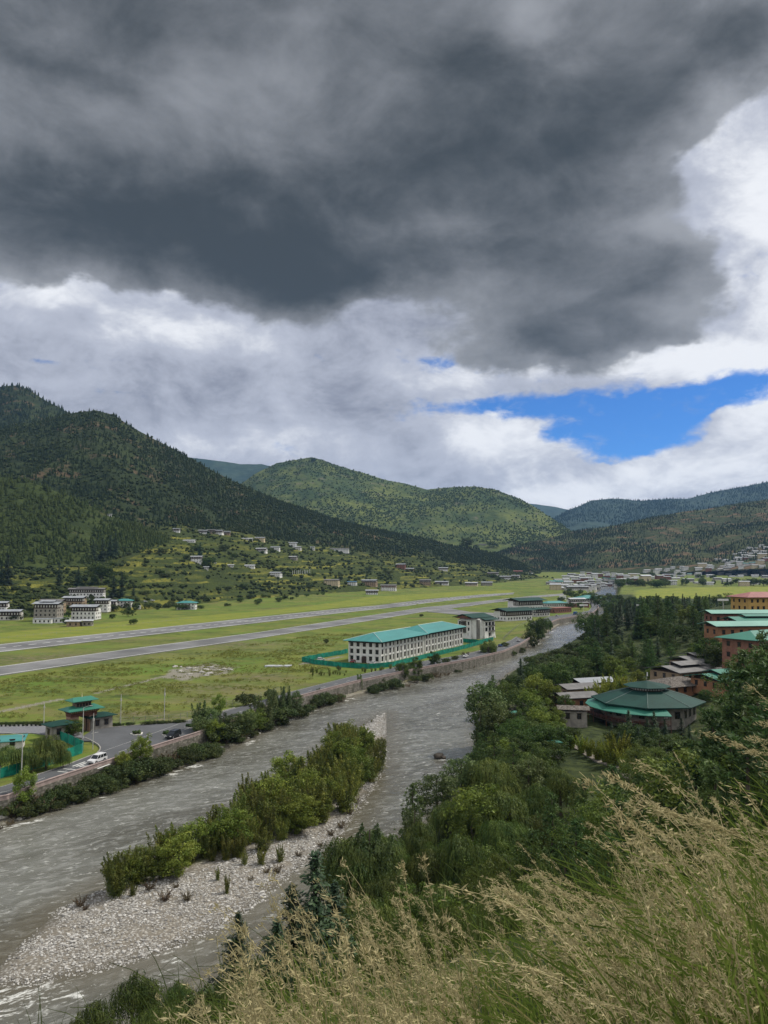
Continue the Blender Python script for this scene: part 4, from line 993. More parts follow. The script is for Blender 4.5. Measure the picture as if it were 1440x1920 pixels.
net_fence('short green net fence at the foot of the grey white office block', [(868, 1203), (898, 1206), (925, 1200)])
net_fence('curving green net fence below the gatehouse beside the willows', [(100, 1378), (118, 1387), (140, 1397), (156, 1404), (154, 1410), (130, 1418), (100, 1430), (60, 1441), (0, 1457), (-30, 1464)], 2.0)

# ------------------------------------------------------------------ traditional entrance gate on the junction
GP = P(163, 1383, 0); ga = math.atan2(*(P(190, 1366, 0) - P(105, 1384, 0)).yx)
t = thing('entrance_gate', 'brick entrance gate with two stacked green roofs at the road junction', 'gate', P(152, 1370, 0), R(48))
t.scale = (.70, .85, .80)
b = MB()
for x in (-3.6, 3.6): b.box(x - 1.5, x + 1.5, -1.7, 1.7, -.5, 5.2)
b.part('pillar', plain('gate_brick', (0.27, 0.17, 0.12), .95, .25, 1.2), t)
b = MB(); b.box(-5.2, 5.2, -1.9, 1.9, 5.2, 6.1); b.frustum((-5.2, 5.2, -1.9, 1.9), (-5.9, 5.9, -2.5, 2.5), 6.1, 7.3); b.part('timber_cornice', TIMBER2, t)
b = MB()
for i in range(16):
    x = -5.4 + i * .72; b.box(x - .2, x + .2, -2.62, -2.3, 6.55, 7.1); b.box(x - .2, x + .2, 2.3, 2.62, 6.55, 7.1)
b.part('bracket', plain('painted_bracket', (0.30, 0.20, 0.10), .8), t)
b = MB(); b.hip(-7.2, 7.2, -3.9, 3.9, 7.3, 1.15, 2.2, .2); b.part('lower_roof', GREEN, t)
b = MB(); b.box(-3.0, 3.0, -1.3, 1.3, 7.8, 9.5); b.frustum((-3.0, 3.0, -1.3, 1.3), (-3.5, 3.5, -1.7, 1.7), 9.5, 10.2); b.part('upper_storey', plain('gate_upper', (0.15, 0.105, 0.08), .9, .25, 1.0), t)
b = MB()
for i in range(5): window(t, (-2.4 + i * 1.2, -1.31, 8.4), 0, .8, .9)
b = MB(); b.hip(-5.2, 5.2, -2.9, 2.9, 10.2, 1.0, 1.6, .18); b.part('upper_roof', GREEN, t)
b = MB(); b.tube([(0, 0, 11.1), (0, 0, 12.0)], .3, .12, 8); b.tube([(0, 0, 12.0), (0, 0, 13.0)], .1, .02, 6); b.part('finial', plain('gilt_finial', (0.5, 0.42, 0.24), .4), t)
b = MB(); b.box(-2.4, -2.0, -.3, .3, -.4, 4.6); b.box(2.0, 2.4, -.3, .3, -.4, 4.6); b.part('gate_leaf', TIMBER, t)
for (px, py, w_, d_, lab, rz) in ((184, 1364.5, 6.5, 4, 'small stone gate lodge with dark green roof right of the entrance gate', 48), (112, 1381, 6, 4, 'small stone guard hut with green roof left of the entrance gate', 48)):
    p = P(px, py, 0); q = house('gate_lodge', lab, p, R(rz), w_, d_, 1, STONE, DGREEN, 0, 'hip', .9, sh=3.3, cat='hut')
p = P(20, 1392, 0)
house('low_shed', 'low building with flat green roof behind the willows at the left edge', P(-2, 1402, 0), R(20), 11, 7, 1, WHITE2, TEAL, 0, 'hip', .6, sh=2.0, cat='shed', slope=.05)

# ------------------------------------------------------------------ terminal and riverside buildings up the road
house('terminal_building', 'white building with big dark green gabled roof beside the grassy end of the taxiway', P(962, 1162, 0), R(35), 30, 16, 2, WHITE, DGREEN, 1, 'gable', 3, sh=3.8, cat='building')
house('terminal_building', 'taller white building with dark green roof rising behind the white airport building', P(985, 1151, 0), R(35), 32, 16, 3, WHITE, DGREEN, 1, 'gable', 3.2, sh=4.2, cat='building')
house('terminal_wing', 'narrow white wing with dark green roof and arcade facing the riverside road', P(1012, 1155, 0), R(35), 17, 9, 2, WHITE2, DGREEN, 1, 'gable', 2, sh=3, cat='building')
house('brick_building', 'long low red brick building left of the blue truck', P(1050, 1148, 0), R(40), 26, 9, 1, BRICKC, PINKR, 0, 'flat', 1, sh=4.5, cat='building')
house('brick_building', 'low red brick building beyond the blue truck', P(1085, 1138, 0), R(30), 24, 9, 1, BRICKC, DGREYR, 0, 'gable', 1, sh=4, cat='building')
house('green_roof_shed', 'long shed with pale teal roof beyond the airport buildings', P(1038, 1137, 0), R(30), 30, 12, 1, WHITE2, TEAL, 0, 'hip', 1.5, sh=4, cat='shed')
house('riverside_house', 'white two storey house with pale roof among trees left of the river', P(1080, 1133, 0), R(15), 20, 11, 2, WHITE, PALER, 1, 'gable', 1.2, sh=3, cat='house')
house('hall_building', 'wide hall with light teal hipped roof next to the far river bend', P(1104, 1131, 0), R(15), 30, 22, 2, WHITE2, TEAL, 0, 'hip', 2, sh=3.2, cat='building')
house('field_hut', 'small white gate shaped hut at the end of the taxiway', PG(1055, 1124), R(10), 9, 3, 1, WHITE, WHITE, 0, 'flat', .3, sh=5, cat='hut', detail=1)

# ------------------------------------------------------------------ old village on the left
VIL = [  # px, base py, px width, depth m, storeys, wall, roof, band, rooftype, rot, name, label
    (160, 1124, 62, 11, 3, WHITE, DGREYR, 2, 'lantern', -6, 'long three storey white farmhouse with dark upper gallery at the top of the old village'),
    (84, 1165, 44, 14, 4, STONE, GREYR, 1, 'lantern', -14, 'tall stone farmhouse with stacked grey roofs at the front of the old village'),
    (156, 1162, 46, 13, 3, WHITE, GREYR, 1, 'gable', -14, 'white farmhouse with bare lower wall at the front of the old village'),
    (136, 1142, 36, 12, 3, MUD, GREYR, 1, 'gable', -14, 'brown earth walled farmhouse squeezed between the white ones in the old village'),
    (189, 1146, 24, 11, 3, WHITE, GREYR, 1, 'gable', -10, 'narrow white farmhouse with grey roof just left of the teal roofed house'),
    (207, 1141, 16, 9, 2, WHITE2, GREYR, 1, 'gable', -8, 'small dark fronted cottage touching the teal roofed house'),
    (230, 1139, 28, 10, 2, WHITE2, TEAL, 0, 'hip', -4, 'low white house with teal roof at the right end of the old village'),
    (15, 1163, 36, 11, 2, WHITE2, GREYR, 1, 'gable', -8, 'weathered farmhouse with pale roof at the left picture edge'),
    (78, 1169, 34, 7, 1, WHITE, GREYR, 0, 'flat', -10, 'single storey white annexe in front of the tall stone farmhouse'),
    (113, 1168, 26, 7, 1, WHITE, GREYR, 0, 'flat', -10, 'small single storey white annexe between two farmhouses'),
    (94, 1149, 40, 12, 3, MUD, DGREYR, 1, 'gable', -14, 'grey roofed farmhouse behind the tall stone farmhouse'),
    (348, 1143, 34, 11, 2, WHITE, TEAL, 0, 'hip', -6, 'white two storey house with teal roof standing alone above the runway'),
    (256, 1142, 12, 6, 1, WHITE, PALER, 0, 'flat', 0, 'tiny white shed right of the old village'),
    (136, 1175, 24, 6, 1, MUD, PALER, 0, 'gable', -8, 'brown shed with pale roof below the old village'),
    (162, 1174, 18, 5, 1, STONE, PALER, 0, 'gable', -8, 'grey stone shed with pale roof below the old village'),
    (0, 1146, 18, 10, 2, WHITE, GREYR, 1, 'gable', -8, 'farmhouse cut by the left picture edge above the weathered one')]
for (px, py, wpx, d, st_, wm, rm, bd, rt, rot, lab) in VIL:
    p = hloc(px, py); w = wpx * p.y / F
    house('farmhouse' if st_ > 1 else 'farm_shed', lab, p + Vector((0, d * .5, 0)), R(rot) - math.atan2(p.x, p.y) * .6, w, d, st_, wm, rm, bd, rt, 1.4, 'houses of the old village', 2, 'house' if st_ > 1 else 'shed', sh=3.5)

# ------------------------------------------------------------------ houses scattered over the terraces
SMALL = [  # px, base, width px, storeys, wall, roof, band, label
    (330, 998, 12, 2, WHITE, GREYR, 1, 'leftmost small white house of the upper hamlet'), (354, 1017, 21, 1, WHITE, PALER, 0, 'low white building with broad pale roof below the upper hamlet'),
    (379, 1001, 15, 2, WHITE, GREYR, 1, 'pale house left of the brown one in the upper hamlet'), (395, 1000, 14, 2, MUD, DGREYR, 1, 'brown walled house in the middle of the upper hamlet'),
    (409, 1001, 17, 2, WHITE, GREYR, 2, 'biggest white house with black upper floor in the upper hamlet'), (425, 1003, 12, 2, MUD, GREYR, 1, 'rightmost dark house of the upper hamlet'),
    (462, 1013, 21, 1, WHITE2, PALER, 0, 'long low house right of the upper hamlet'), (487, 1014, 17, 2, CREAM, GREYR, 0, 'cream two storey house at the forest edge'),
    (490, 1035, 19, 2, WHITE, PALER, 1, 'white house with dark front above the middle terraces'), (516, 1032, 16, 2, WHITE, GREYR, 0, 'bright white house on a terrace right of the dark fronted one'),
    (549, 1026, 15, 3, WHITE, GREYR, 0, 'tall white house of the forest edge cluster'), (559, 1031, 11, 2, WHITE2, PALER, 0, 'lower pale house beside the tall white forest edge house'),
    (586, 1031, 8, 2, WHITE, GREYR, 0, 'small white house left of the long white school'), (635, 1034, 38, 2, WHITE, DGREYR, 0, 'long white two storey building like a school under the forest'),
    (550, 1050, 14, 2, STONE, PALER, 0, 'unfinished grey concrete house on the middle terraces'), (368, 1055, 20, 3, WHITE, PALER, 2, 'dark and white three storey farmhouse beside tall dark cypresses'),
    (402, 1056, 6, 2, WHITE, PALER, 0, 'tiny white hut right of the tall cypresses'), (468, 1064, 17, 1, WHITE, PALER, 0, 'low white shed with pale roof on the middle terraces'),
    (517, 1081, 20, 2, WHITE, GREYR, 0, 'white house with many windows on the lower terraces left of the prayer flags'), (432, 1063, 10, 1, WHITE2, PALER, 0, 'small pale shed left of the low white terrace shed'),
    (205, 968, 7, 1, WHITE, PALER, 0, 'lone small white box high on the dark hillside'), (386, 1067, 8, 1, WHITE2, PALER, 0, 'small pale shed below the dark and white farmhouse'),
    (622, 1098, 28, 3, CREAM, DGREYR, 0, 'cream three storey house at the edge of the rice fields'), (660, 1098, 17, 2, WHITE, plain('blue_roof', (0.04, 0.11, 0.17)), 0, 'white house with blue roof right of the cream house'),
    (693, 1098, 28, 3, MUD, GREYR, 1, 'large brown farmhouse behind the dark and white one near the runway'), (697, 1115, 22, 2, WHITE, GREYR, 2, 'dark and white farmhouse closest to the runway'),
    (729, 1108, 28, 3, WHITE, DGREYR, 2, 'farmhouse with red brown gallery right of the dark and white one'), (752, 1066, 17, 3, BRICKC, GREYR, 0, 'tall red brick building on the slope'),
    (767, 1069, 18, 1, BRICKC, GREYR, 0, 'low red brick building beside the tall brick one'), (831, 1070, 17, 2, WHITE, GREYR, 1, 'dark and white house on the slope below the spur'),
    (797, 1097, 20, 3, MUD, DGREYR, 1, 'brown farmhouse beyond the runway end'), (829, 1097, 24, 2, WHITE, GREYR, 1, 'broad white farmhouse beyond the runway end'),
    (885, 1099, 22, 2, CREAM, PALER, 1, 'cream fronted farmhouse behind the end of the runway'), (913, 1098, 20, 2, STONE, GREYR, 0, 'grey stone farmhouse right of the cream fronted one'),
    (925, 1079, 20, 2, WHITE, DGREYR, 1, 'left house of the white cluster under the spur'), (948, 1086, 20, 2, WHITE, GREYR, 1, 'middle house of the white cluster under the spur'),
    (968, 1084, 14, 2, WHITE2, GREYR, 1, 'right house of the white cluster under the spur'), (972, 1075, 16, 2, BRICKC, PINKR, 0, 'red walled house at the tip of the spur'), (995, 1077, 8, 1, WHITE, PALER, 0, 'small white hut at the tip of the spur'),
    (905, 1022, 14, 1, STONE, DGREYR, 0, 'low house on the crest of the spur')]
hrec = []
for (px, py, wpx, st_, wm, rm, bd, lab) in SMALL:
    p = hloc(px, py); w = max(5.0, wpx * p.y / F); d = min(11, w * .65)
    rz = random.uniform(-.35, .2) - math.atan2(p.x, p.y) * .5
    house('hill_house' if st_ > 1 else 'hill_shed', lab, p + Vector((0, d * .4, -.3)), rz, w, d, st_, wm, rm, bd, 'gable', 1.2, 'houses scattered over the terraces', 1, 'house' if st_ > 1 else 'shed', base=4, tim=TIMBER2 if 'red brown' in lab else TIMBER)

# ------------------------------------------------------------------ far town, two banks
protos = []
for i, (w, d, st_, wm, rm, bd, lab) in enumerate([(20, 12, 2, WHITE, PALER, 0, 'white house with pale metal roof'), (24, 12, 2, WHITE2, GREYR, 1, 'whitewashed house with dark gallery and grey roof'), (18, 11, 3, WHITE, GREYR, 0, 'tall white house with grey roof'),
        (22, 13, 2, WHITE2, TEAL, 0, 'pale house with teal roof'), (26, 13, 4, CREAM, PALER, 0, 'cream apartment house four storeys high'), (20, 12, 3, BRICKC, GREYR, 0, 'red brown house with grey roof'), (30, 12, 1, WHITE2, PALER, 0, 'long low shed with pale roof')]):
    protos.append((house('town_house', '', (0, 0, 0), 0, w, d, st_, wm, rm, bd, 'gable', 1.4, None, 1, 'house' if st_ > 1 or w < 30 else 'shed', base=5), lab, st_))
used = set()
def town(pts, where, grp, ws):
    for (px, py) in pts:
        p = hloc(px, py)
        if p is None: continue
        i = random.choices(range(7), ws)[0]; pr, lab, _ = protos[i]
        s = random.uniform(.62, .95); L_ = f'{lab} {where}'
        a = random.uniform(-.4, .4)
        if i not in used: o = pr; used.add(i); o.location = p; o.rotation_euler[2] = a; o.scale = (s, s, s); o['label'] = L_; o['group'] = f'{grp}: {lab}'
        else: copy_tree(pr, p, a, s, L_, group=f'{grp}: {lab}')
def region(n, poly, dmin):
    out = []; tries = 0; xs_ = [p[0] for p in poly]; ys_ = [p[1] for p in poly]
    while len(out) < n and tries < 6000:
        tries += 1; px, py = random.uniform(min(xs_), max(xs_)), random.uniform(min(ys_), max(ys_))
        if not bool(inside(np.array([px]), np.array([py]), poly)[0]): continue
        if all(abs(px - q[0]) > dmin * 1.5 or abs(py - q[1]) > dmin * .45 for q in out): out.append((px, py))
    return out
town(region(72, [(1036, 1108), (1030, 1094), (1075, 1078), (1130, 1074), (1190, 1082), (1190, 1096), (1128, 1103), (1100, 1107)], 6.5), 'in the town by the far bend', 'far town left of the river', (5, 6, 2, 2, .3, 1, 2))
town(region(62, [(1180, 1080), (1230, 1068), (1330, 1060), (1440, 1056), (1450, 1078), (1440, 1086), (1300, 1084), (1200, 1090)], 7.5), 'in the town under the right hill', 'far town under the right hill', (5, 2, 4, 1, 2, 1, 2))
town([(1260, 1097), (1290, 1091), (1310, 1094), (1330, 1097), (1362, 1091), (1395, 1099), (1415, 1096), (1440, 1095), (1250, 1083), (1395, 1079), (1436, 1084), (1345, 1088)], 'behind the yellow rice field', 'houses behind the yellow rice field', (4, 3, 3, .2, 1.5, 0.4, 1))
town(region(20, [(1385, 1034), (1440, 1018), (1440, 1052), (1340, 1056), (1350, 1044)], 7), 'scattered up the right hand hillside', 'houses up the right hillside', (5, 1, 1, 0, .5, .5, 3))
# ------------------------------------------------------------------ cars
def paint(name, col, rough=0.3, metal=0.0):
    m, k = new_mat(name); n = k.noise(k.n('ShaderNodeTexCoord').outputs['Object'], 3.0, 3)
    finish(k, k.mix(n, c4(col, .9), c4(col, 1.05)), rough, spec=.5, metal=metal); return m
TYRE = plain('tyre_rubber', (0.018, 0.018, 0.018), .9); RIM = plain('alloy_rim', (0.35, 0.35, 0.36), .35, metal=.6); LAMP = plain('headlight_glass', (0.6, 0.6, 0.58), .15); TAIL = plain('tail_light', (0.25, 0.012, 0.01), .3); TRIM = plain('black_trim', (0.02, 0.02, 0.022), .6)
CGL = plain('tinted_car_glass', (0.012, 0.015, 0.018), .08, .2, 1, .6)
def extr(b, poly, y0, y1, mi=0):
    n = len(poly); vs = [(x, y0, z) for x, z in poly] + [(x, y1, z) for x, z in poly]
    ar = sum(poly[i][0] * poly[(i + 1) % n][1] - poly[(i + 1) % n][0] * poly[i][1] for i in range(n))
    fs = [tuple(range(n)), tuple(range(2 * n - 1, n - 1, -1))] + [(i + n, (i + 1) % n + n, (i + 1) % n, i) for i in range(n)]
    if ar < 0: fs = [f[::-1] for f in fs]
    return b.add(vs, fs, mi)
def car(name, label, loc, rz, body, kind='suv', cat='car', group=None):
    t = thing(name, label, cat, loc, rz, group)
    if kind == 'suv': L_, W_, H_, wr, wb, hood, belt, cab = 4.8, 1.86, 1.86, .39, 1.42, .98, 1.12, (-2.28, 1.25, -2.1, .45)
    else: L_, W_, H_, wr, wb, hood, belt, cab = 3.7, 1.62, 1.5, .30, 1.15, .85, .95, (-1.75, 1.05, -1.45, .2)
    l2, w2 = L_ / 2, W_ / 2
    b = MB()
    def arch(cx): return [(cx + (wr + .09) * math.cos(a), wr + (wr + .09) * math.sin(a)) for a in (math.pi * .96, math.pi * .75, math.pi * .5, math.pi * .25, math.pi * .04)]
    prof = [(-l2, .42), (-l2 + .02, belt - .12), (-l2 + .1, belt), (cab[1], belt), (l2 - .35, hood), (l2 - .03, hood - .2), (l2, .42)] + [(q[0], max(q[1], .42)) for q in reversed(arch(wb))] + [(q[0], max(q[1], .42)) for q in reversed(arch(-wb))]
    extr(b, prof, -w2, w2); b.part('body', body, t)
    b = MB(); b.frustum((cab[0], cab[1], -w2 + .04, w2 - .04), (cab[2], cab[3], -w2 + .18, w2 - .18), belt, H_ - .08); b.part('window', CGL, t)
    b = MB(); b.box(cab[2] - .06, cab[3] + .06, -w2 + .15, w2 - .15, H_ - .08, H_ - .01)
    for sy in (-1, 1):
        for f in (0, .36, .68, 1):
            xb, xt = cab[0] + (cab[1] - cab[0]) * f, cab[2] + (cab[3] - cab[2]) * f
            b.tube([(xb, sy * (w2 - .04), belt - .02), (xt, sy * (w2 - .18), H_ - .05)], .045, .04, 5)
        if kind == 'suv': b.tube([(cab[2] + .2, sy * (w2 - .22), H_ + .05), (cab[3] - .2, sy * (w2 - .22), H_ + .05)], .025, .025, 5)
    b.part('roof', body, t)
    ty = MB(); ty.tube([(0, -.12, 0), (0, .12, 0)], wr, wr, 16); ty = ty.me('wheel', TYRE); ri = MB(); ri.tube([(0, -.135, 0), (0, .135, 0)], wr * .62, wr * .62, 12); ri = ri.me('rim', RIM)
    for x in (-wb, wb):
        for y in (-w2 + .11, w2 - .11): o = link('wheel', ty, t, (x, y, wr)); link('rim', ri, o)
    for y in (-w2 + .28, w2 - .28):
        b = MB(); b.box(l2 - .14, l2 + .015, y - .2, y + .2, hood - .28, hood - .1); b.part('headlight', LAMP, t)
        b = MB(); b.box(-l2 - .015, -l2 + .06, y - .12, y + .12, belt - .38, belt - .08); b.part('tail_light', TAIL, t)
    b = MB(); b.box(l2 - .1, l2 + .06, -w2 + .05, w2 - .05, .36, .52); b.part('bumper', TRIM, t); b = MB(); b.box(l2 - .06, l2 + .02, -.45, .45, hood - .3, hood - .14); b.part('grille', TRIM, t)
    b = MB(); b.box(-l2 - .06, -l2 + .1, -w2 + .05, w2 - .05, .36, .52); b.part('bumper', TRIM, t)
    if kind == 'suv':
        b = MB(); b.box(-wb + .5, wb - .5, -w2 - .03, w2 + .03, .36, .5); b.part('side_step', TRIM, t)
    return t
CW, CBK = paint('white_car_paint', (.62, .62, .62)), paint('black_car_paint', (.012, .013, .015), .15)
CRED, CBLU, CSIL = paint('red_car_paint', (.25, .02, .02)), paint('blue_car_paint', (.02, .07, .2)), paint('silver_car_paint', (.4, .41, .42))
def rd_ang(px0, py0, px1, py1): d = P(px1, py1, 0) - P(px0, py0, 0); return math.atan2(d.y, d.x)
ra_ = rd_ang(245, 1407, 163, 1437)
car('parked_car', 'white off road car crossing the zebra crossing on the riverside road', P(182, 1430, .03), ra_, CW)
car('parked_car', 'black off road car on the riverside road below the road junction', P(325, 1383, .03), ra_, CBK)
rb_ = rd_ang(860, 1236, 900, 1225)
car('small_car', 'small white hatchback on the road in front of the long white block', P(873, 1232.5, .03), rb_ + math.pi, CW, 'hatch')
car('small_car', 'small blue hatchback under the roadside tree near the office block', P(938, 1212.5, .03), rd_ang(930, 1216, 960, 1206), CBLU, 'hatch')
car('small_car', 'small white hatchback farther up the road before its bend', P(972, 1203, .03), rd_ang(972, 1206, 985, 1196), CW, 'hatch')
car('small_car', 'red hatchback parked at the near corner of the long white block', P(662, 1242.5, 0), ang + .2, CRED, 'hatch')
car('small_car', 'white hatchback parked beside the red one at the long white block', P(697, 1245.5, 0), ang + 1.4, CW, 'hatch')
car('small_car', 'white hatchback inside the net fence left of the long white block', P(602, 1238.5, 0), .3, CW, 'hatch')
car('small_car', 'white car standing by the brick building up the road', P(1044, 1155.5, .03), rd_ang(1040, 1160, 1075, 1152), CSIL, 'hatch')
car('small_car', 'white car at the far end of the riverside road by the parapet', P(1110, 1147.5, .03), .6, CW, 'hatch')
for px, py, lab, mt in ((1222, 1404, 'silver car parked under trees below the octagonal hall', CSIL), (1252, 1421, 'pale car half hidden by pines below the octagonal hall', CW)):
    p = P(px, py, 0); car('small_car', lab, (p.x, p.y, gz(p.x, p.y) + .1), 1.9, mt, 'hatch')
for i, (px, py) in enumerate(((272, 1129), (286, 1127))):
    p = hloc(px, py); car('small_car', ('pale car parked on the track right of the old village', 'second pale car parked farther right on the track by the old village')[i], p, .1, CW)
p = P(1079, 1152.5, .03); t = thing('cargo_truck', 'blue cargo truck on the riverside road past the brick building', 'truck', p, rd_ang(1060, 1155, 1100, 1147))
b = MB(); b.box(-3.6, 1.4, -1.15, 1.15, .9, 2.9); b.part('cargo_bed', CBLU, t); b = MB(); b.frustum((1.5, 3.4, -1.1, 1.1), (1.5, 3.1, -1.05, 1.05), .6, 2.7); b.part('cab', CBLU, t)
b = MB(); b.box(3.14, 3.36, -.9, .9, 1.7, 2.4); b.part('windscreen', CGL, t)
ty = MB(); ty.tube([(0, -.16, 0), (0, .16, 0)], .5, .5, 14); ty = ty.me('wheel', TYRE)
for x in (-2.6, -1.4, 2.3):
    for y in (-1.0, 1.0): link('wheel', ty, t, (x, y, .5))

# ------------------------------------------------------------------ posts, planters, small roadside things
def post(px, py, h, label, arm=0.0, base=0.0):
    p = P(px, py, base); t = thing('lamp_post' if arm else 'utility_pole', label, 'pole', p)
    b = MB(); b.tube([(0, 0, -.5), (0, 0, h)], .12, .08, 7); b.part('pole', plain('pale_pole', (.40, .39, .36), .7) if 'PALEP' not in globals() else PALEP, t)
    if arm:
        b = MB(); b.tube([(0, 0, h - .05), (arm * .6, .2, h + .35), (arm, .3, h + .45)], .05, .04, 5); b.part('arm', PALEP, t); b = MB(); b.box(arm - .15, arm + .55, .2, .42, h + .38, h + .52); b.part('lamp_head', PALEP, t)
    else:
        b = MB(); b.box(-.16, .16, -.16, .16, h * .78, h * .86); b.part('bracket_box', PALEP, t)
PALEP = plain('pale_pole', (.42, .41, .38), .7)
post(82, 1361, 6.3, 'bare pale pole beside the painted kerb left of the gate'); post(155, 1386, 8.0, 'street lamp with curved arm in front of the entrance gate', 1.6); post(174, 1403, 8.4, 'pale pole on the grass corner right of the gate lamp')
post(226, 1360, 8.6, 'pale pole with a box behind the junction hedge'); post(308, 1354, 9.6, 'tall bare pole right of the one with a box behind the junction hedge')
post(40, 1459, 9.0, 'street lamp with long arm reaching over the road at the left edge', -5.5)
HEDGE = leaf_mat('hedge_leaf', (0.028, 0.055, 0.012), (0.05, 0.085, 0.02), .2, .1)
for i, (pts, lab) in enumerate(([[(244, 1376.5), (268, 1374), (266, 1378), (250, 1379)], 'triangular planter island with white kerb in the middle of the junction'], [[(303, 1379), (317, 1374), (316, 1380)], 'small planter island with plants in front of the black car'], [[(258, 1391), (280, 1389), (275, 1394)], 'planter island beside the thin roadside sapling'], [[(345, 1364), (362, 1362), (360, 1366)], 'planter island behind the roadside poplar'])):
    q = [P(a, b_, 0) for a, b_ in pts]; c = sum(q, Vector()) / len(q); t = thing('planter_island', lab, 'planter', c)
    b = MB(); b.prism([((p - c).x, (p - c).y) for p in q], -.2, .2); b.part('kerb', KW, t); b = MB(); b.prism([((p - c).x * .75, (p - c).y * .75) for p in q], .2, .23); b.part('soil', plain('planter_soil', (.08, .07, .04)), t)
    vs = []
    for _ in range(14):
        a = random.random(); e = q[random.randrange(len(q))] - c; vs.append(tuple(e * .6 * math.sqrt(a)) )
    V, Fc = blob_tree(5 + i); n = len(vs)
    o = link('plant', stamp('plant', [blob_tree(i), blob_tree(i + 9)], np.array(vs) + (0, 0, .2), rng.uniform(.5, .95, n), [HEDGE]), t)

# field fence of thin posts behind the junction, riverside hedge
def post_fence(label, px, h=1.6, step=3.0, rails=3):
    pts = [P(a, b, 0) for a, b in px]; t = thing('post_fence', label, 'fence', pts[0]); o = pts[0]
    pm = MB(); pm.tube([(0, 0, -.4), (0, 0, h)], .06, .06, 5); pm = pm.me('post', POSTM); w = MB()
    for p, q in zip(pts, pts[1:]):
        n = max(1, int((q - p).length / step))
        for i in range(n): link('post', pm, t, p.lerp(q, i / n) - o)
        for r_ in range(rails): z = h * (.3 + .3 * r_); w.tube([p - o + Vector((0, 0, z)), q - o + Vector((0, 0, z))], .025, .025, 4)
    w.part('wire', POSTM, t)
post_fence('thin wire fence on posts along the field behind the road junction', [(196, 1358), (250, 1354), (338, 1348), (400, 1332), (470, 1312), (525, 1296)])
post_fence('dark wire fence along the grass verge in front of the airport building', [(944, 1199), (958, 1186), (970, 1176), (990, 1167)], 1.8, 4)
post_fence('wire fence beyond the runway below the old village', [(0, 1198), (120, 1186), (240, 1173), (360, 1160)], 1.5, 6, 2)

# stadium terrace across the river: steps, turf, white posts
t = thing('stadium_terrace', 'tan stepped terrace with row of white panels across the river', 'terrace', P(1165, 1166, 0), R(38))
b = MB()
for i in range(4): b.box(-14, 14, -2 + i * 1.6, -.4 + i * 1.6, -.5, .4 + i * .5)
b.part('step', plain('tan_concrete', (.33, .25, .16), .9), t)
b = MB(); b.box(-20, 20, -26, -2.2, -.5, .12); b.part('turf', plain('green_turf', (.022, .075, .035), .9), t)
pm = MB(); pm.box(-.9, .9, -.1, .1, 0, 2.6); pm = pm.me('panel', WHITE)
for i in range(9): link('panel', pm, t, (-15 + i * 3.6, 5.2, 1.6))
for px, py, top, lab in ((1202, 1166, 1134, 'floodlight mast with white head among the trees across the river'), (1095, 1172, 1134, 'slim floodlight mast at the river edge of the wood'), (1357, 1168, 1124, 'floodlight mast standing left of the ochre building')):
    p = PY(px, py, 560 if px < 1300 else 430); zt = PY(px, top, p.y).z
    t = thing('floodlight_mast', lab, 'floodlight', (p.x, p.y, gz(p.x, p.y))); hh = zt - gz(p.x, p.y)
    b = MB(); b.tube([(0, 0, -.5), (0, 0, hh)], .25, .15, 7); b.part('mast', PALEP, t); b = MB(); b.box(-3, 3, -.3, .3, hh - .8, hh + .3); b.part('lamp_bank', WHITE, t)

# prayer flags on the terraces
for i in range(10):
    p = hloc(548 + i * 3.6 + random.uniform(-1, 1), 1078 + random.uniform(-1.5, 1.5)); h = random.uniform(7, 10)
    t = thing('prayer_flag', 'tall white prayer flag on its pole in the cluster on the lower terraces', 'flag', p, 0.4, 'white prayer flags on the terraces')
    b = MB(); b.tube([(0, 0, -1), (0, 0, h)], .1, .06, 5); b.part('pole', PALEP, t); b = MB(); b.box(.06, .9, -.02, .02, h * .15, h * .95); b.part('cloth', plain('white_cloth', (.5, .5, .48), .9) if i == 0 else bpy.data.materials['white_cloth'], t)

# ------------------------------------------------------------------ octagonal hall and the green roofed compound on the right bank
cx, cy = 77.0, 228.0; z0 = 0.0
t = thing('octagonal_hall', 'large octagonal hall with dark green roof and raised lantern roof', 'hall', (cx, cy, z0))
def octo(r, z, a0=-18.4): return [(r * math.cos(R(a0 + 45 * i)), r * math.sin(R(a0 + 45 * i)), z) for i in range(8)]
def ring(b, r0, z0_, r1, z1_, mi=0, a0=-18.4):
    return b.add(octo(r0, z0_, a0) + octo(r1, z1_, a0), [(i, (i + 1) % 8, (i + 1) % 8 + 8, i + 8) for i in range(8)], mi)
b = MB(); ring(b, 13.2, -1.5, 13.2, 5.9); b.part('wall', STONE, t)
b = MB(); ring(b, 15.9, 5.55, 15.9, 5.8); ring(b, 15.9, 5.8, 5.4, 8.7); ring(b, 13.0, 5.6, 15.9, 5.55); b.part('roof', DGREEN, t)
b = MB()
for i in range(8): capline(b, octo(15.9, 5.84)[i], octo(5.4, 8.74)[i], .1)
b.part('hip_cap', plain('grey_green_cap', (.10, .14, .125), .6), t)
b = MB(); ring(b, 5.0, 8.4, 5.0, 9.7); b.part('lantern_wall', TIMBER, t)
b = MB()
for i in range(8):
    p, q = Vector(octo(5.0, 8.85)[i]), Vector(octo(5.0, 8.85)[(i + 1) % 8]); d = (q - p).normalized(); n_ = Vector((d.y, -d.x, 0)) * .06
    for j in range(5):
        a = p + (q - p) * (j + .18) / 5; e = p + (q - p) * (j + .82) / 5
        b.add([a + n_, e + n_, e + n_ + Vector((0, 0, .75)), a + n_ + Vector((0, 0, .75))], [(0, 1, 2, 3)])
b.part('lantern_panel', LPAN, t)
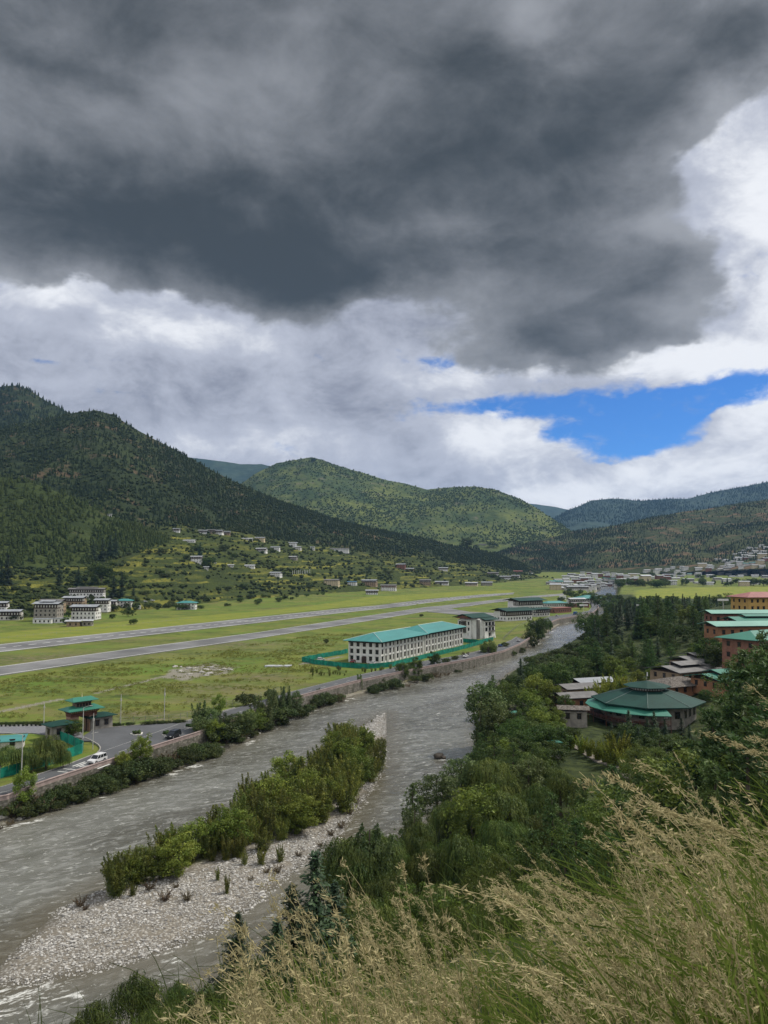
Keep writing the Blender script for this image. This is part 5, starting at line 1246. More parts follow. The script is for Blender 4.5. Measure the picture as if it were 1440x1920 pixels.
b = MB(); ring(b, 6.7, 9.6, 6.7, 9.78); b.add(octo(6.7, 9.78) + [(0, 0, 11.1)], [(i, (i + 1) % 8, 8) for i in range(8)]); ring(b, 5, 9.65, 6.7, 9.6); b.part('lantern_roof', DGREEN, t)
b = MB(); b.tube([(0, 0, 11), (0, 0, 13.6)], .05, .03, 5); b.part('flag_pole', PALEP, t); b = MB(); b.box(0, .35, -.02, .02, 12.4, 13.5); b.part('flag', WHITE, t)
def arc(r, z, a0, a1, n): return [(r * math.cos(R(a0 + (a1 - a0) * i / n)), r * math.sin(R(a0 + (a1 - a0) * i / n)), z) for i in range(n + 1)]
b = MB(); n = 6; A0, A1 = -212, -88
v0, v1, v2 = arc(17.6, 4.15, A0, A1, n), arc(13.3, 5.45, A0, A1, n), arc(17.6, 3.98, A0, A1, n)
b.add(v0 + v1 + v2, [(i, i + 1, i + 1 + n + 1, i + n + 1) for i in range(n)] + [(i + 2 * n + 2, i + 2 * n + 3, i + 1, i) for i in range(n)]); b.part('skirt_roof', GREEN, t)
b = MB()
for z in (1.6,):
    u0, u1 = arc(13.3, z, A0, A1, n), arc(17.0, z, A0, A1, n); l0, l1 = arc(13.3, z - .3, A0, A1, n), arc(17.0, z - .3, A0, A1, n)
    b.add(u0 + u1 + l1 + l0, [(i, i + n + 1, i + n + 2, i + 1) for i in range(n)] + [(i + n + 1, i + 2 * n + 2, i + 2 * n + 3, i + n + 2) for i in range(n)] + [(i + 3 * n + 3, i + 3 * n + 4, i + 2 * n + 3, i + 2 * n + 2) for i in range(n)])
b.part('balcony_floor', TIMBER, t)
b = MB(); aa = arc(16.8, 1.6, A0, A1, 18)
for q in aa: b.tube([(q[0], q[1], -1.2 if aa.index(q) % 3 == 0 else 1.6), (q[0], q[1], 4.1 if aa.index(q) % 3 == 0 else 2.5)], .1, .1, 5)
for dz in (.35, .65, .95):
    for p, q in zip(aa, aa[1:]): b.tube([(p[0], p[1], 1.6 + dz), (q[0], q[1], 1.6 + dz)], .05, .05, 4)
b.part('balcony_rail', TIMBER2, t)
for i in range(8):
    p, q = Vector(octo(13.2, 0)[i]), Vector(octo(13.2, 0)[(i + 1) % 8]); d = (q - p).normalized(); rz = math.atan2(d.y, d.x)
    for j in range(3):
        c = p + (q - p) * (j + .5) / 3 + Vector((d.y, -d.x, 0)) * .01; window(t, (c.x, c.y, 2.3), rz, 1.5, 1.9, TIMBER, LPAN if i in (5, 6) and j == 1 else GLASS)
RB = [ # px, Y, eave row, w, d, storeys, wall, roof, band, type, rot, name, label
    (1310, 287, 1238, 17, 12, 1, MUD, DGREYR, 0, 'lantern', 25, 'pavilion', 'grey roofed house highest up behind the hall with a raised ridge'),
    (1283, 275, 1256, 20, 13, 1, MUD, DGREYR, 0, 'lantern', 28, 'pavilion', 'broad grey metal roofed house right behind the shingled one'),
    (1268, 256, 1281, 16, 11, 1, ORANGE, SHING, 0, 'hip', 25, 'cottage', 'orange walled house under a rough wood shingle roof behind the hall'),
    (1352, 250, 1272, 14, 12, 1, ORANGE, GREEN, 0, 'lantern', 25, 'cottage', 'house with bright green roof between shingled house and pines'),
    (1082, 262, 1290, 12, 8, 1, MUD, DGREYR, 0, 'gable', 20, 'cottage', 'small grey roofed house left of the hall among bushes'),
    (1078, 244, 1307, 11, 8, 1, ORANGE, DGREYR, 0, 'gable', 15, 'cottage', 'small orange and grey house nearest the hall on its left'),
    (1110, 276, 1279, 13, 8, 1, MUD, GREYR, 0, 'gable', 20, 'cottage', 'pale roofed hut behind the yellow bamboo left of the hall'),
    (1074, 221, 1331, 7.5, 5, 1, STONE, SHING, 0, 'gable', -10, 'annexe', 'shingle roofed stone annexe joined to the left of the octagonal hall'),
    (976, 226, 1326, 6, 4.5, 1, STONE, SHING, 0, 'gable', 5, 'cottage', 'shingled hut among trees by the river left of the hall'),
    (966, 220, 1336, 2.6, 2.2, 1, STONE, GREEN, 0, 'hip', 10, 'kiosk', 'tiny kiosk with bright green roof among riverside trees'),
    (1040, 183, 1391, 2.4, 2.2, 1, STONE, GREEN, 0, 'hip', 10, 'kiosk', 'tiny green roofed kiosk beside the footpath below the hall'),
    (1425, 262, 1195, 24, 13, 3, BRICKC, GREEN, 0, 'hip', 32, 'guest_house', 'red brick guest house with green hipped roof and tall windows at the right edge'),
    (1392, 292, 1174, 26, 10, 3, ORANGE, PALEG, 0, 'gable', 8, 'guest_house', 'orange walled guest house with long pale green roof behind the red brick one'),
    (1420, 318, 1164, 22, 10, 3, BRICKC, GREEN, 0, 'lantern', 5, 'guest_house', 'guest house with peaked green roof between the two long pale green roofs'),
    (1398, 345, 1151, 34, 9, 2, BRICKC, PALEG, 0, 'gable', 3, 'guest_house', 'farthest guest house under the longest pale green roof at the right edge'),
    (1440, 400, 1119, 34, 14, 2, YELLOW, PINKR, 0, 'hip', 12, 'ochre_house', 'ochre building with faded red hipped roof and dark triple windows at the right edge')]
for (px, Y, ey, w, d, st_, wm, rm, bd, rt, rot, nm, lab) in RB:
    p = PY(px, ey, Y); g = gz(p.x, p.y); sh = 3.0 if st_ == 1 else 3.5
    bz = p.z - st_ * sh
    house(nm, lab, (p.x, p.y, bz), R(rot), w, d, st_, wm, rm, bd, rt, min(1.6, .1 * w), 'buildings of the hillside compound', 2, 'house' if nm in ('cottage', 'pavilion', 'annexe') else ('kiosk' if nm == 'kiosk' else 'building'), sh=sh, base=max(1.0, bz - g + 1.0))
# foot path below the bamboo hedge
def draped(name, px, w, mat, n=40):
    a = resample([P(x_, y_, 0) for x_, y_ in px], n); l, r = offset(a, w / 2), offset(a, -w / 2)
    V = np.concatenate([np.c_[l, ground_z(l[:, 0], l[:, 1]) + .25], np.c_[r, ground_z(r[:, 0], r[:, 1]) + .25], np.c_[l, ground_z(l[:, 0], l[:, 1]) - .6], np.c_[r, ground_z(r[:, 0], r[:, 1]) - .6]]); i = np.arange(n - 1)
    Fc = np.concatenate([np.stack(q, -1) for q in ((i, i + n, i + n + 1, i + 1), (i + 2 * n, i, i + 1, i + 2 * n + 1), (i + n, i + 3 * n, i + 3 * n + 1, i + n + 1))])
    return st(link(name, np_mesh(name, V, Fc, [mat])))
draped('path', [(1030, 1378), (1060, 1392), (1090, 1406), (1130, 1427), (1165, 1445), (1200, 1470)], 1.8, plain('path_stone', (.20, .175, .145), .95))
draped('car_park', [(1215, 1402), (1240, 1405), (1265, 1412)], 8.0, plain('car_park_gravel', (.30, .285, .26), .95))
# ------------------------------------------------------------------ trees: prototypes with a trunk and a crown of many small leaf faces
def leafq(p, nrm, td, ln, wd):
    nrm = nrm / (np.linalg.norm(nrm, axis=1)[:, None] + 1e-9)
    td = td - nrm * (td * nrm).sum(1)[:, None]; td = td / (np.linalg.norm(td, axis=1)[:, None] + 1e-9)
    sd_ = np.cross(nrm, td); ln = np.broadcast_to(np.asarray(ln, float), len(p))[:, None] / 2; wd = np.broadcast_to(np.asarray(wd, float), len(p))[:, None] / 2
    V = np.stack([p - td * ln, p + sd_ * wd, p + td * ln, p - sd_ * wd], 1).reshape(-1, 3)
    return V, np.arange(len(V)).reshape(-1, 4)
def crown_me(name, V, mat): return np_mesh(name, V, np.arange(len(V)).reshape(-1, 4), [mat])
def rdir(n, g): v = g.normal(size=(n, 3)); return v / np.linalg.norm(v, axis=1)[:, None]
BARK = plain('tree_bark', (.085, .068, .05), .95, .3, 2.0)
def trunk_me(h, r, limbs, g, lean=.03):
    b = MB(); pts = [(g.normal(0, lean) * h * i / 4, g.normal(0, lean) * h * i / 4, h * i / 4 - (.6 if i == 0 else 0)) for i in range(5)]
    b.tube(pts, r, r * .3, 7)
    for i in range(limbs):
        a = 6.283 * i / limbs + g.uniform(-.4, .4); z = h * g.uniform(.3, .8); e = h * g.uniform(.18, .34); t = z / h * 4; j = min(3, int(t)); p = Vector(pts[j]).lerp(Vector(pts[j + 1]), t - j)
        b.tube([p, p + Vector((math.cos(a) * e * .5, math.sin(a) * e * .5, e * .35)), p + Vector((math.cos(a) * e, math.sin(a) * e, e * .9))], r * .4, r * .1, 5)
    return b.me('trunk', BARK)
def clump_crown(g, n_cl, H, rx, z0, leaf, n_leaf, cr, up=.25, lop=.35):
    out = []; d = rdir(n_cl, g); d[:, 2] = d[:, 2] * .9 + .08
    rad = g.uniform(.45, 1.0, n_cl) ** .5
    lo = 1 + lop * np.stack([np.sin(2.1 * np.arctan2(d[:, 1], d[:, 0]) + g.uniform(0, 6)) * .6 + g.normal(0, .35, n_cl)], 1)[:, 0]
    zc = (z0 + H) / 2; c = d * np.array([rx, rx, (H - z0) / 2 - cr * .6]) * (rad * lo)[:, None] + (0, 0, zc)
    c[:, 2] = np.clip(c[:, 2], z0 * .7, H - cr * .5)
    for q in c:
        m = int(n_leaf * g.uniform(.6, 1.3)); dd = rdir(m, g); r = cr * g.uniform(.7, 1.35)
        p = q + dd * np.array([1, 1, .75]) * r * g.uniform(.55, 1.05, m)[:, None]
        nn = dd + rdir(m, g) * .7 + (0, 0, up)
        out.append(leafq(p, nn, rdir(m, g), leaf * g.uniform(.7, 1.4, m), leaf * .62 * g.uniform(.7, 1.3, m))[0])
    return np.concatenate(out)
def willow_crown(g, H, rx, nl=20, ns=46, leaf=.27):
    """drooping mops: lumps on a dome, each with strands hanging from its own small dome"""
    out = []
    for k_ in range(nl):
        d = rdir(1, g)[0]; d[2] = abs(d[2]) * 1.1 - .12; q0 = d * np.array([rx * .72, rx * .72, H * .34]) * g.uniform(.75, 1.12) + (0, 0, H * .52); rl = rx * g.uniform(.24, .40)
        dd = rdir(ns, g); dd[:, 2] = np.abs(dd[:, 2])
        for e in dd:
            ln = g.uniform(.14, .40) * H; m = int(ln / .2) + 3; t = np.linspace(0, 1, m); o = np.array([e[0], e[1], 0])
            p = q0 + e * rl * (1, 1, .7) + o * (np.sqrt(t) * .45 * rl)[:, None] + np.outer(-t ** 1.2 * ln, (0, 0, 1)) + g.normal(0, .06, (m, 3))
            p[:, 2] = np.maximum(p[:, 2], .3)
            nn = o * 1.5 + (0, 0, .9 - .6 * 0) * (1 - t)[:, None] + rdir(m, g) * .45
            out.append(leafq(p, nn, np.tile((e[0] * .3, e[1] * .3, -1.0), (m, 1)) + rdir(m, g) * .3, leaf * g.uniform(.8, 1.5, m), leaf * .42)[0])
    return np.concatenate(out)
def fir_crown(g, H, r, nb=330, leaf=.42, droop=.3, z0=.04, pw=.9):
    out = []
    for i in range(nb):
        f = g.uniform(0, 1) ** 1.25; z = H * (z0 + (1 - z0) * f); R_ = r * (1 - f) ** pw * (.82 + .18 * math.sin(f * 40)) + .10
        a = g.uniform(0, 6.283); ln = R_ * g.uniform(.55, 1.15); m = max(3, int(ln / .16)); t = np.linspace(.08, 1, m)
        c, s = math.cos(a), math.sin(a)
        p = np.stack([c * ln * t, s * ln * t, z - droop * ln * t + .25 * ln * t ** 2], 1)
        p = np.repeat(p, 3, 0) + g.normal(0, .11, (m * 3, 3)) - np.outer(np.abs(g.normal(0, .10, m * 3)), (0, 0, 1)); m *= 3
        td = np.tile((c, s, -.3), (m, 1)) + rdir(m, g) * .7; out.append(leafq(p, np.tile((c * .5, s * .5, .8), (m, 1)) + rdir(m, g) * .6, td, leaf * g.uniform(.7, 1.2, m) * (1 - .35 * f), leaf * .36)[0])
    return np.concatenate(out)
def pine_crown(g, H, r, levels=15, nb=9, leaf=.40, n_nd=13):
    out = []
    for L_ in range(levels):
        f = L_ / (levels - 1); z = H * (.06 + .92 * f); R_ = r * (1 - f) ** .7 * (.85 + .22 * math.sin(f * 11 + g.uniform(0, 1))) + .3
        for i in range(nb):
            a = 6.283 * i / nb + g.uniform(-.6, .6); ln = R_ * g.uniform(.5, 1.12); c, s = math.cos(a), math.sin(a); nt = max(2, int(ln / .36)); zz = z + g.normal(0, .3)
            for t in np.linspace(.22, 1, nt):
                q = np.array([c * ln * t, s * ln * t, zz + ln * (.26 * t * t - .14 * t)]) + g.normal(0, .2, 3)
                dd = rdir(n_nd, g) + np.array([c * .6, s * .6, .5]); p = q + dd * .17
                out.append(leafq(p, rdir(n_nd, g) + (0, 0, .6), dd, leaf * g.uniform(.8, 1.3, n_nd), .12)[0])
    return np.concatenate(out)
def stem_crown(g, H, n_st, spread, n_leaf, leaf, rad, arch=0.0, z0=.12):
    out = []
    for i in range(n_st):
        a = g.uniform(0, 6.283); b0 = g.uniform(0, spread * .35); hh = H * g.uniform(.55, 1.0); e = spread * g.uniform(.2, 1.0)
        m = int(n_leaf * hh / H); t = g.uniform(z0, 1, m) ** .85
        x = b0 + e * t ** 1.2 + arch * np.maximum(0, t - .6) ** 2 * 4; w = rad * (1.15 - t) * g.uniform(.3, 1.2, m)
        th = g.uniform(0, 6.283, m)
        p = np.stack([math.cos(a) * x + np.cos(th) * w, math.sin(a) * x + np.sin(th) * w, hh * t - arch * np.maximum(0, t - .7) * 2.0], 1)
        nn = np.stack([np.cos(th), np.sin(th), np.full(m, .5)], 1) + rdir(m, g) * .6
        out.append(leafq(p, nn, np.stack([np.cos(th) * .6, np.sin(th) * .6, np.full(m, .9)], 1) + rdir(m, g) * .5, leaf * g.uniform(.7, 1.4, m), leaf * .45)[0])
    return np.concatenate(out)
def stems_me(g, H, n, spread, r=.05):
    b = MB()
    for i in range(n): a = 6.283 * i / n; b.tube([(0, 0, -.4), (math.cos(a) * spread * .3, math.sin(a) * spread * .3, H * .4), (math.cos(a) * spread * .6, math.sin(a) * spread * .6, H * .8)], r, r * .3, 5)
    return b.me('stem', BARK)
LM = dict(B=leaf_mat('broad_leaf_dark', (0.032, 0.06, 0.013), (0.085, 0.125, 0.025)), L=leaf_mat('broad_leaf_light', (0.093, 0.137, 0.022), (0.170, 0.207, 0.033)), W=leaf_mat('willow_leaf', (0.052, 0.088, 0.02), (0.135, 0.17, 0.038)),
          C=leaf_mat('fir_needle', (0.022, 0.044, 0.022), (0.046, 0.076, 0.031), .1), N=leaf_mat('pine_needle', (0.046, 0.088, 0.024), (0.102, 0.158, 0.042), .25), P=leaf_mat('poplar_leaf', (0.063, 0.100, 0.031), (0.130, 0.167, 0.056)),
          Y=leaf_mat('big_broad_leaf', (.062, .100, .018), (.115, .155, .026)), M=leaf_mat('bamboo_leaf', (0.139, 0.181, 0.024), (0.250, 0.268, 0.037)), S=leaf_mat('sapling_leaf', (0.075, 0.1, 0.02), (0.2, 0.205, 0.038)), U=leaf_mat('bush_leaf', (0.044, 0.067, 0.020), (0.096, 0.115, 0.033)), D=leaf_mat('dry_bush_leaf', (0.093, 0.067, 0.041), (0.157, 0.126, 0.067)))
KIND = {  # key: (name, prototype height, list of (trunk mesh, crown mesh))
}
def g_(i): return np.random.default_rng(i + 7)
def mk(key, name, H, makers, trunkname='trunk'):
    ps = []
    for i, (tr, cr) in enumerate(makers): ps.append((tr, crown_me('crown', cr, LM[key])))
    KIND[key] = (name, H, ps, trunkname)
mk('B', 'broadleaf_tree', 10, [(trunk_me(8, .26, 7, g_(1)), clump_crown(g_(2), 80, 10, 4.3, .6, .40, 90, 1.15)), (trunk_me(8, .26, 7, g_(3)), clump_crown(g_(4), 74, 10, 3.8, .5, .38, 95, 1.05, lop=.5)), (trunk_me(8, .26, 7, g_(5)), clump_crown(g_(6), 88, 10, 4.8, .6, .42, 85, 1.1, lop=.5))])
mk('L', 'broadleaf_tree', 8, [(trunk_me(6, .2, 6, g_(11)), clump_crown(g_(12), 60, 8, 3.2, .3, .34, 95, .95)), (trunk_me(6, .2, 6, g_(13)), clump_crown(g_(14), 60, 8, 3.0, .3, .34, 95, .85, lop=.55))])
mk('Y', 'broadleaf_tree', 14, [(trunk_me(11, .3, 7, g_(15)), clump_crown(g_(16), 120, 14, 5.2, .6, .30, 120, 1.15, lop=.5)), (trunk_me(11, .3, 7, g_(17)), clump_crown(g_(18), 120, 14, 4.8, .6, .30, 120, 1.1, lop=.45))])
mk('W', 'willow_tree', 9, [(trunk_me(6.5, .3, 7, g_(21)), willow_crown(g_(22), 9, 4.0)), (trunk_me(6.5, .3, 7, g_(23)), willow_crown(g_(24), 9, 4.5, 24))])
mk('C', 'fir_tree', 12, [(trunk_me(11.5, .24, 0, g_(31), .004), fir_crown(g_(32), 12, 3.0)), (trunk_me(11.5, .24, 0, g_(33), .004), fir_crown(g_(34), 12, 2.4, 330, .40, .35, .03, .8))])
mk('N', 'pine_tree', 12, [(trunk_me(11.5, .24, 0, g_(41), .006), pine_crown(g_(42), 12, 3.6)), (trunk_me(11.5, .24, 0, g_(43), .006), pine_crown(g_(44), 12, 3.3, 14, 9))])
mk('P', 'poplar_tree', 9, [(trunk_me(8.5, .16, 0, g_(51), .01), stem_crown(g_(52), 9, 16, 1.9, 420, .32, 1.25)), (trunk_me(7.5, .16, 0, g_(53), .01), clump_crown(g_(54), 64, 9, 2.3, .4, .28, 85, .8, lop=.3))])
mk('M', 'bamboo_clump', 5, [(stems_me(g_(61), 5, 9, 1.8, .03), stem_crown(g_(62), 5, 42, 1.7, 120, .30, .34, .35, .04)), (stems_me(g_(63), 5, 9, 1.8, .03), stem_crown(g_(64), 5, 42, 1.4, 120, .30, .34, .3, .04))], 'stem')
mk('S', 'sapling', 6, [(stems_me(g_(71), 5.5, 6, 1.4), stem_crown(g_(72), 6, 17, 1.9, 300, .27, .85, 0, .03)), (stems_me(g_(73), 5.5, 6, 1.1), stem_crown(g_(74), 6, 14, 1.5, 340, .27, .8, 0, .03)), (stems_me(g_(75), 5.5, 6, 1.9), stem_crown(g_(76), 6, 19, 2.4, 280, .27, .8, .1, .03))], 'stem')
mk('U', 'bush', 2.6, [(stems_me(g_(81), 2, 6, 1.4), clump_crown(g_(82), 34, 2.6, 2.1, .2, .24, 80, .55, lop=.5)), (stems_me(g_(83), 2, 6, 1.4), clump_crown(g_(84), 30, 2.6, 1.7, .15, .24, 80, .6, lop=.5))], 'stem')
mk('D', 'dry_bush', 1.6, [(stems_me(g_(91), 1.3, 6, .9, .03), stem_crown(g_(92), 1.6, 16, .9, 60, .18, .25, .1, .03))], 'stem')
NT_ = {}
def tree(key, x, y, z, h, label, group=None, rz=None, wide=1.0):
    name, H, ps, tn = KIND[key]; i = random.randrange(len(ps)); tr, cr = ps[i]; s = h / H
    t = bpy.data.objects.new(name, None); COL.objects.link(t); t.location = (x, y, z - .15); t.rotation_euler[2] = random.uniform(0, 6.283) if rz is None else rz
    t.scale = (s * wide * random.uniform(.92, 1.1), s * wide * random.uniform(.92, 1.1), s)
    link(tn, tr, t); link('crown', cr, t)
    return tag(t, label, {'bush': 'bush', 'dry_bush': 'bush', 'bamboo_clump': 'bamboo', 'sapling': 'sapling'}.get(name, 'tree'), group)
LOOK = dict(Y='large light green broadleaf tree', B='dark round crowned broadleaf tree', L='light green broadleaf tree', W='drooping dark green willow', C='dark spire shaped fir', N='soft needled green pine', P='tall airy poplar', M='yellow green bamboo clump', S='upright olive green sapling', U='low dense green bush', D='low dry brown bush')
def by_top(key, px, py, Y, where, grp, wide=1.0, hmin=2.5):
    p = PY(px, py, Y); g = gz(p.x, p.y); h = max(hmin, p.z - g)
    return tree(key, p.x, p.y, g, h, f'{LOOK[key]} {where}', f'{grp}: {LOOK[key]}', wide=wide)
# --- right bank, from the near slope upstream
for key, px, py, Y in [('C', 592, 1592, 84), ('C', 548, 1655, 82), ('C', 628, 1650, 86), ('C', 447, 1706, 90), ('C', 520, 1720, 78), ('C', 575, 1700, 74), ('C', 640, 1720, 72), ('C', 500, 1790, 74), ('C', 560, 1790, 66)]:
    by_top(key, px, py, Y, 'at the foot of the grassy slope near the gravel bank', 'firs at the foot of the slope', 1.75)
for key, px, py, Y in [('W', 250, 1822, 82), ('W', 180, 1868, 77), ('W', 330, 1838, 80), ('U', 390, 1850, 78), ('W', 290, 1880, 72), ('W', 430, 1840, 74)]:
    by_top(key, px, py, Y, 'low beside the water at the bottom of the slope', 'willows low by the water', 1.0)
for key, px, py, Y in [('W', 650, 1578, 104), ('W', 700, 1560, 110), ('Y', 750, 1565, 112), ('W', 790, 1528, 118), ('W', 845, 1482, 128), ('W', 890, 1462, 134), ('W', 930, 1432, 142), ('Y', 885, 1512, 120), ('Y', 825, 1572, 108), ('W', 720, 1622, 96), ('W', 880, 1570, 104), ('Y', 780, 1640, 92),
                       ('W', 950, 1528, 114), ('W', 1010, 1470, 130), ('Y', 965, 1478, 128), ('W', 840, 1640, 90), ('W', 690, 1680, 86), ('Y', 920, 1620, 92), ('W', 760, 1700, 82), ('W', 850, 1700, 80), ('W', 930, 1690, 80)]:
    by_top(key, px, py + random.uniform(-16, 22), Y, 'in the thicket along the right river bank', 'riverside willow thicket', random.uniform(.8, 1.1))
for key, px, py, Y in [('P', 908, 1268, 208), ('P', 928, 1292, 203), ('P', 918, 1318, 198), ('P', 900, 1325, 196), ('B', 925, 1372, 184), ('B', 905, 1395, 172), ('B', 945, 1398, 168), ('B', 970, 1365, 180), ('B', 1000, 1348, 188), ('B', 1030, 1352, 184), ('W', 985, 1405, 160), ('W', 940, 1412, 156), ('W', 1020, 1420, 150), ('B', 985, 1340, 200), ('B', 1010, 1395, 165), ('W', 905, 1430, 150), ('B', 960, 1378, 176), ('W', 1050, 1440, 142), ('B', 1030, 1385, 172)]:
    by_top(key, px, py, Y, 'on the right bank between river and footpath', 'trees between river and footpath')
for key, px, py, Y in [('N', 1035, 1490, 112), ('N', 1095, 1462, 118), ('N', 1150, 1440, 122), ('Y', 1195, 1412, 140), ('N', 1080, 1540, 98), ('N', 1000, 1560, 96), ('N', 1165, 1505, 100), ('N', 1235, 1480, 104), ('Y', 1130, 1490, 110), ('N', 1060, 1580, 86), ('N', 1140, 1570, 86), ('N', 1220, 1550, 86), ('W', 1000, 1630, 84), ('Y', 955, 1580, 98), ('N', 1200, 1455, 118)]:
    by_top(key, px, py, Y, 'below the foreground grass right of the willows', 'pines below the grass', 1.1)
for key, px, py, Y in [('N', 1398, 1262, 112), ('N', 1335, 1338, 118), ('N', 1436, 1232, 128), ('N', 1290, 1392, 126), ('N', 1370, 1380, 100), ('N', 1440, 1330, 94), ('N', 1305, 1432, 106), ('N', 1420, 1290, 104), ('N', 1388, 1322, 125), ('N', 1395, 1225, 165), ('N', 1260, 1425, 116), ('N', 1400, 1400, 88), ('N', 1340, 1440, 92), ('N', 1450, 1250, 112), ('N', 1375, 1330, 110), ('Y', 1330, 1410, 100), ('N', 1430, 1190, 190), ('Y', 1415, 1225, 200)]:
    by_top(key, px, py, Y, 'on the slope before the compound', 'big pines at the right edge', 1.15)
for key, px, py, Y in [('M', 1055, 1362, 196), ('M', 1072, 1370, 192), ('M', 1090, 1376, 188), ('M', 1105, 1382, 185), ('M', 1120, 1386, 182), ('M', 1135, 1384, 179), ('M', 1150, 1380, 176), ('M', 1160, 1366, 176), ('M', 1168, 1398, 171), ('M', 1145, 1396, 174)]:
    by_top(key, px, py, Y, 'in the hedge along the footpath below the hall', 'bamboo hedge below the hall')
for key, px, py, Y in [('M', 1126, 1272, 258), ('M', 1142, 1262, 262), ('M', 1160, 1258, 266), ('M', 1176, 1264, 262), ('M', 1112, 1282, 250)]:
    by_top(key, px, py, Y, 'behind the octagonal hall', 'bamboo behind the hall')
for key, px, py, Y in [('C', 1178, 1330, 196), ('C', 1213, 1345, 192), ('C', 1196, 1362, 186), ('C', 1277, 1345, 196), ('B', 1237, 1378, 182), ('C', 1258, 1380, 184), ('B', 1300, 1388, 178), ('Y', 1200, 1398, 164), ('C', 1160, 1372, 186), ('B', 1283, 1384, 176), ('Y', 1228, 1396, 168)]:
    by_top(key, px, py, Y, 'in front of the octagonal hall', 'trees in front of the hall', 1.5)
for key, px, py, Y in [('L', 1008, 1262, 250), ('B', 1040, 1236, 268), ('B', 1068, 1226, 292), ('L', 998, 1292, 226), ('C', 976, 1232, 272), ('B', 950, 1275, 240), ('B', 972, 1298, 226), ('B', 1100, 1250, 300), ('B', 1093, 1232, 312), ('B', 1122, 1228, 318), ('L', 1150, 1226, 306), ('L', 1182, 1232, 312), ('B', 1212, 1228, 310), ('L', 1238, 1240, 296), ('B', 1272, 1222, 340), ('B', 1328, 1190, 285), ('L', 1308, 1204, 300), ('B', 1345, 1205, 275), ('B', 1322, 1290, 238), ('L', 1215, 1252, 290), ('L', 1165, 1245, 298), ('L', 1030, 1275, 245), ('B', 960, 1260, 260), ('L', 1195, 1252, 285), ('B', 1055, 1255, 282), ('B', 1005, 1246, 275)]:
    by_top(key, px, py, Y, 'among the compound roofs behind the hall', 'trees among the compound roofs')
for key, px, py, Y in [('B', 1105, 1166, 430), ('B', 1126, 1152, 480), ('B', 1112, 1192, 362), ('B', 1136, 1178, 408), ('B', 1150, 1206, 350), ('B', 1122, 1212, 336), ('C', 1166, 1182, 386), ('B', 1098, 1206, 345), ('N', 1180, 1190, 370), ('N', 1215, 1150, 430), ('N', 1240, 1137, 440), ('N', 1262, 1142, 430), ('N', 1290, 1133, 460), ('N', 1230, 1165, 390), ('N', 1265, 1170, 380), ('N', 1302, 1166, 372), ('C', 1322, 1132, 480), ('B', 1340, 1142, 420),
                       ('N', 1195, 1172, 400), ('B', 1245, 1195, 350), ('B', 1285, 1195, 350), ('B', 1185, 1212, 340), ('B', 1215, 1205, 345), ('C', 1120, 1140, 560), ('C', 1142, 1138, 580), ('B', 1108, 1148, 520), ('C', 1160, 1132, 640), ('C', 1310, 1150, 400), ('N', 1275, 1150, 410), ('N', 1250, 1155, 405), ('B', 1315, 1180, 330), ('B', 1165, 1208, 345), ('C', 1205, 1140, 560), ('C', 1220, 1128, 620)]:
    by_top(key, px, py, Y, 'in the dark wood across the river', 'dark wood across the river', 1.15)
for key, px, py, Y in [('C', 1200, 1116, 780), ('C', 1230, 1112, 830), ('B', 1255, 1119, 780), ('C', 1280, 1113, 820), ('C', 1305, 1111, 820), ('C', 1330, 1114, 760), ('B', 1352, 1112, 780), ('B', 1380, 1114, 760), ('B', 1410, 1112, 760), ('B', 1440, 1110, 700), ('C', 1180, 1122, 800), ('C', 1210, 1122, 740), ('C', 1244, 1124, 720), ('C', 1262, 1112, 840), ('C', 1292, 1120, 740), ('B', 1318, 1122, 700), ('C', 1344, 1124, 660), ('B', 1366, 1126, 640),
                       ('B', 1145, 1112, 1050), ('B', 1160, 1114, 980), ('B', 1150, 1120, 900), ('B', 1168, 1120, 880), ('B', 1185, 1116, 900), ('B', 1140, 1126, 840), ('C', 1172, 1128, 760), ('B', 1152, 1132, 700), ('B', 1130, 1122, 980), ('B', 1190, 1130, 700), ('B', 1225, 1134, 640)]:
    by_top(key, px, py, Y, 'in the tree belt below the yellow field', 'tree belt below the yellow field', 1.2)
for i in range(26):
    px = random.uniform(1160, 1440); q = PG(px, random.uniform(1094, 1099.5)); tree(random.choice('BBBC'), q.x, q.y, q.z, random.uniform(8, 15), 'dark tree in the row behind the yellow field', 'row of trees behind the yellow field', wide=1.3)
for i in range(18):
    px = random.uniform(1155, 1250); q = PG(px, 1099 + random.uniform(-3, 3)); tree('B', q.x, q.y, q.z, random.uniform(8, 14), 'dark broadleaf tree in the grove by the far river bend', 'grove by the far river bend', wide=1.4)
# --- left bank
for key, px, py, bx_, by_, wide in [('P', 372, 1308, 372, 1386, .95), ('P', 392, 1318, 394, 1384, 1.0), ('U', 425, 1352, 425, 1388, 1.2), ('P', 440, 1330, 440, 1384, 1.1), ('P', 462, 1325, 462, 1380, 1.1), ('P', 486, 1300, 486, 1364, 1.1), ('P', 512, 1285, 512, 1350, 1.0), ('P', 538, 1282, 538, 1340, 1.1), ('P', 410, 1340, 411, 1390, .8), ('P', 555, 1292, 556, 1334, 1.1)]:
    p = P(bx_, by_, -2.8); h = PY(px, py, p.y).z + 2.8; tree(key, p.x, p.y, -2.9, h, f'{LOOK[key]} on the left bank hiding the road beyond the junction', f'roadside poplars hiding the road: {LOOK[key]}', wide=wide)
for key, px, py, by_ in [('L', 45, 1436, 1512), ('L', 264, 1372, 1440), ('L', 230, 1402, 1450)]:
    p = P(px, by_, -2.6); tree(key, p.x, p.y, -2.7, PY(px, py, p.y).z + 2.7, 'thin poplar sapling growing against the retaining wall', 'thin saplings at the retaining wall', wide=.75)
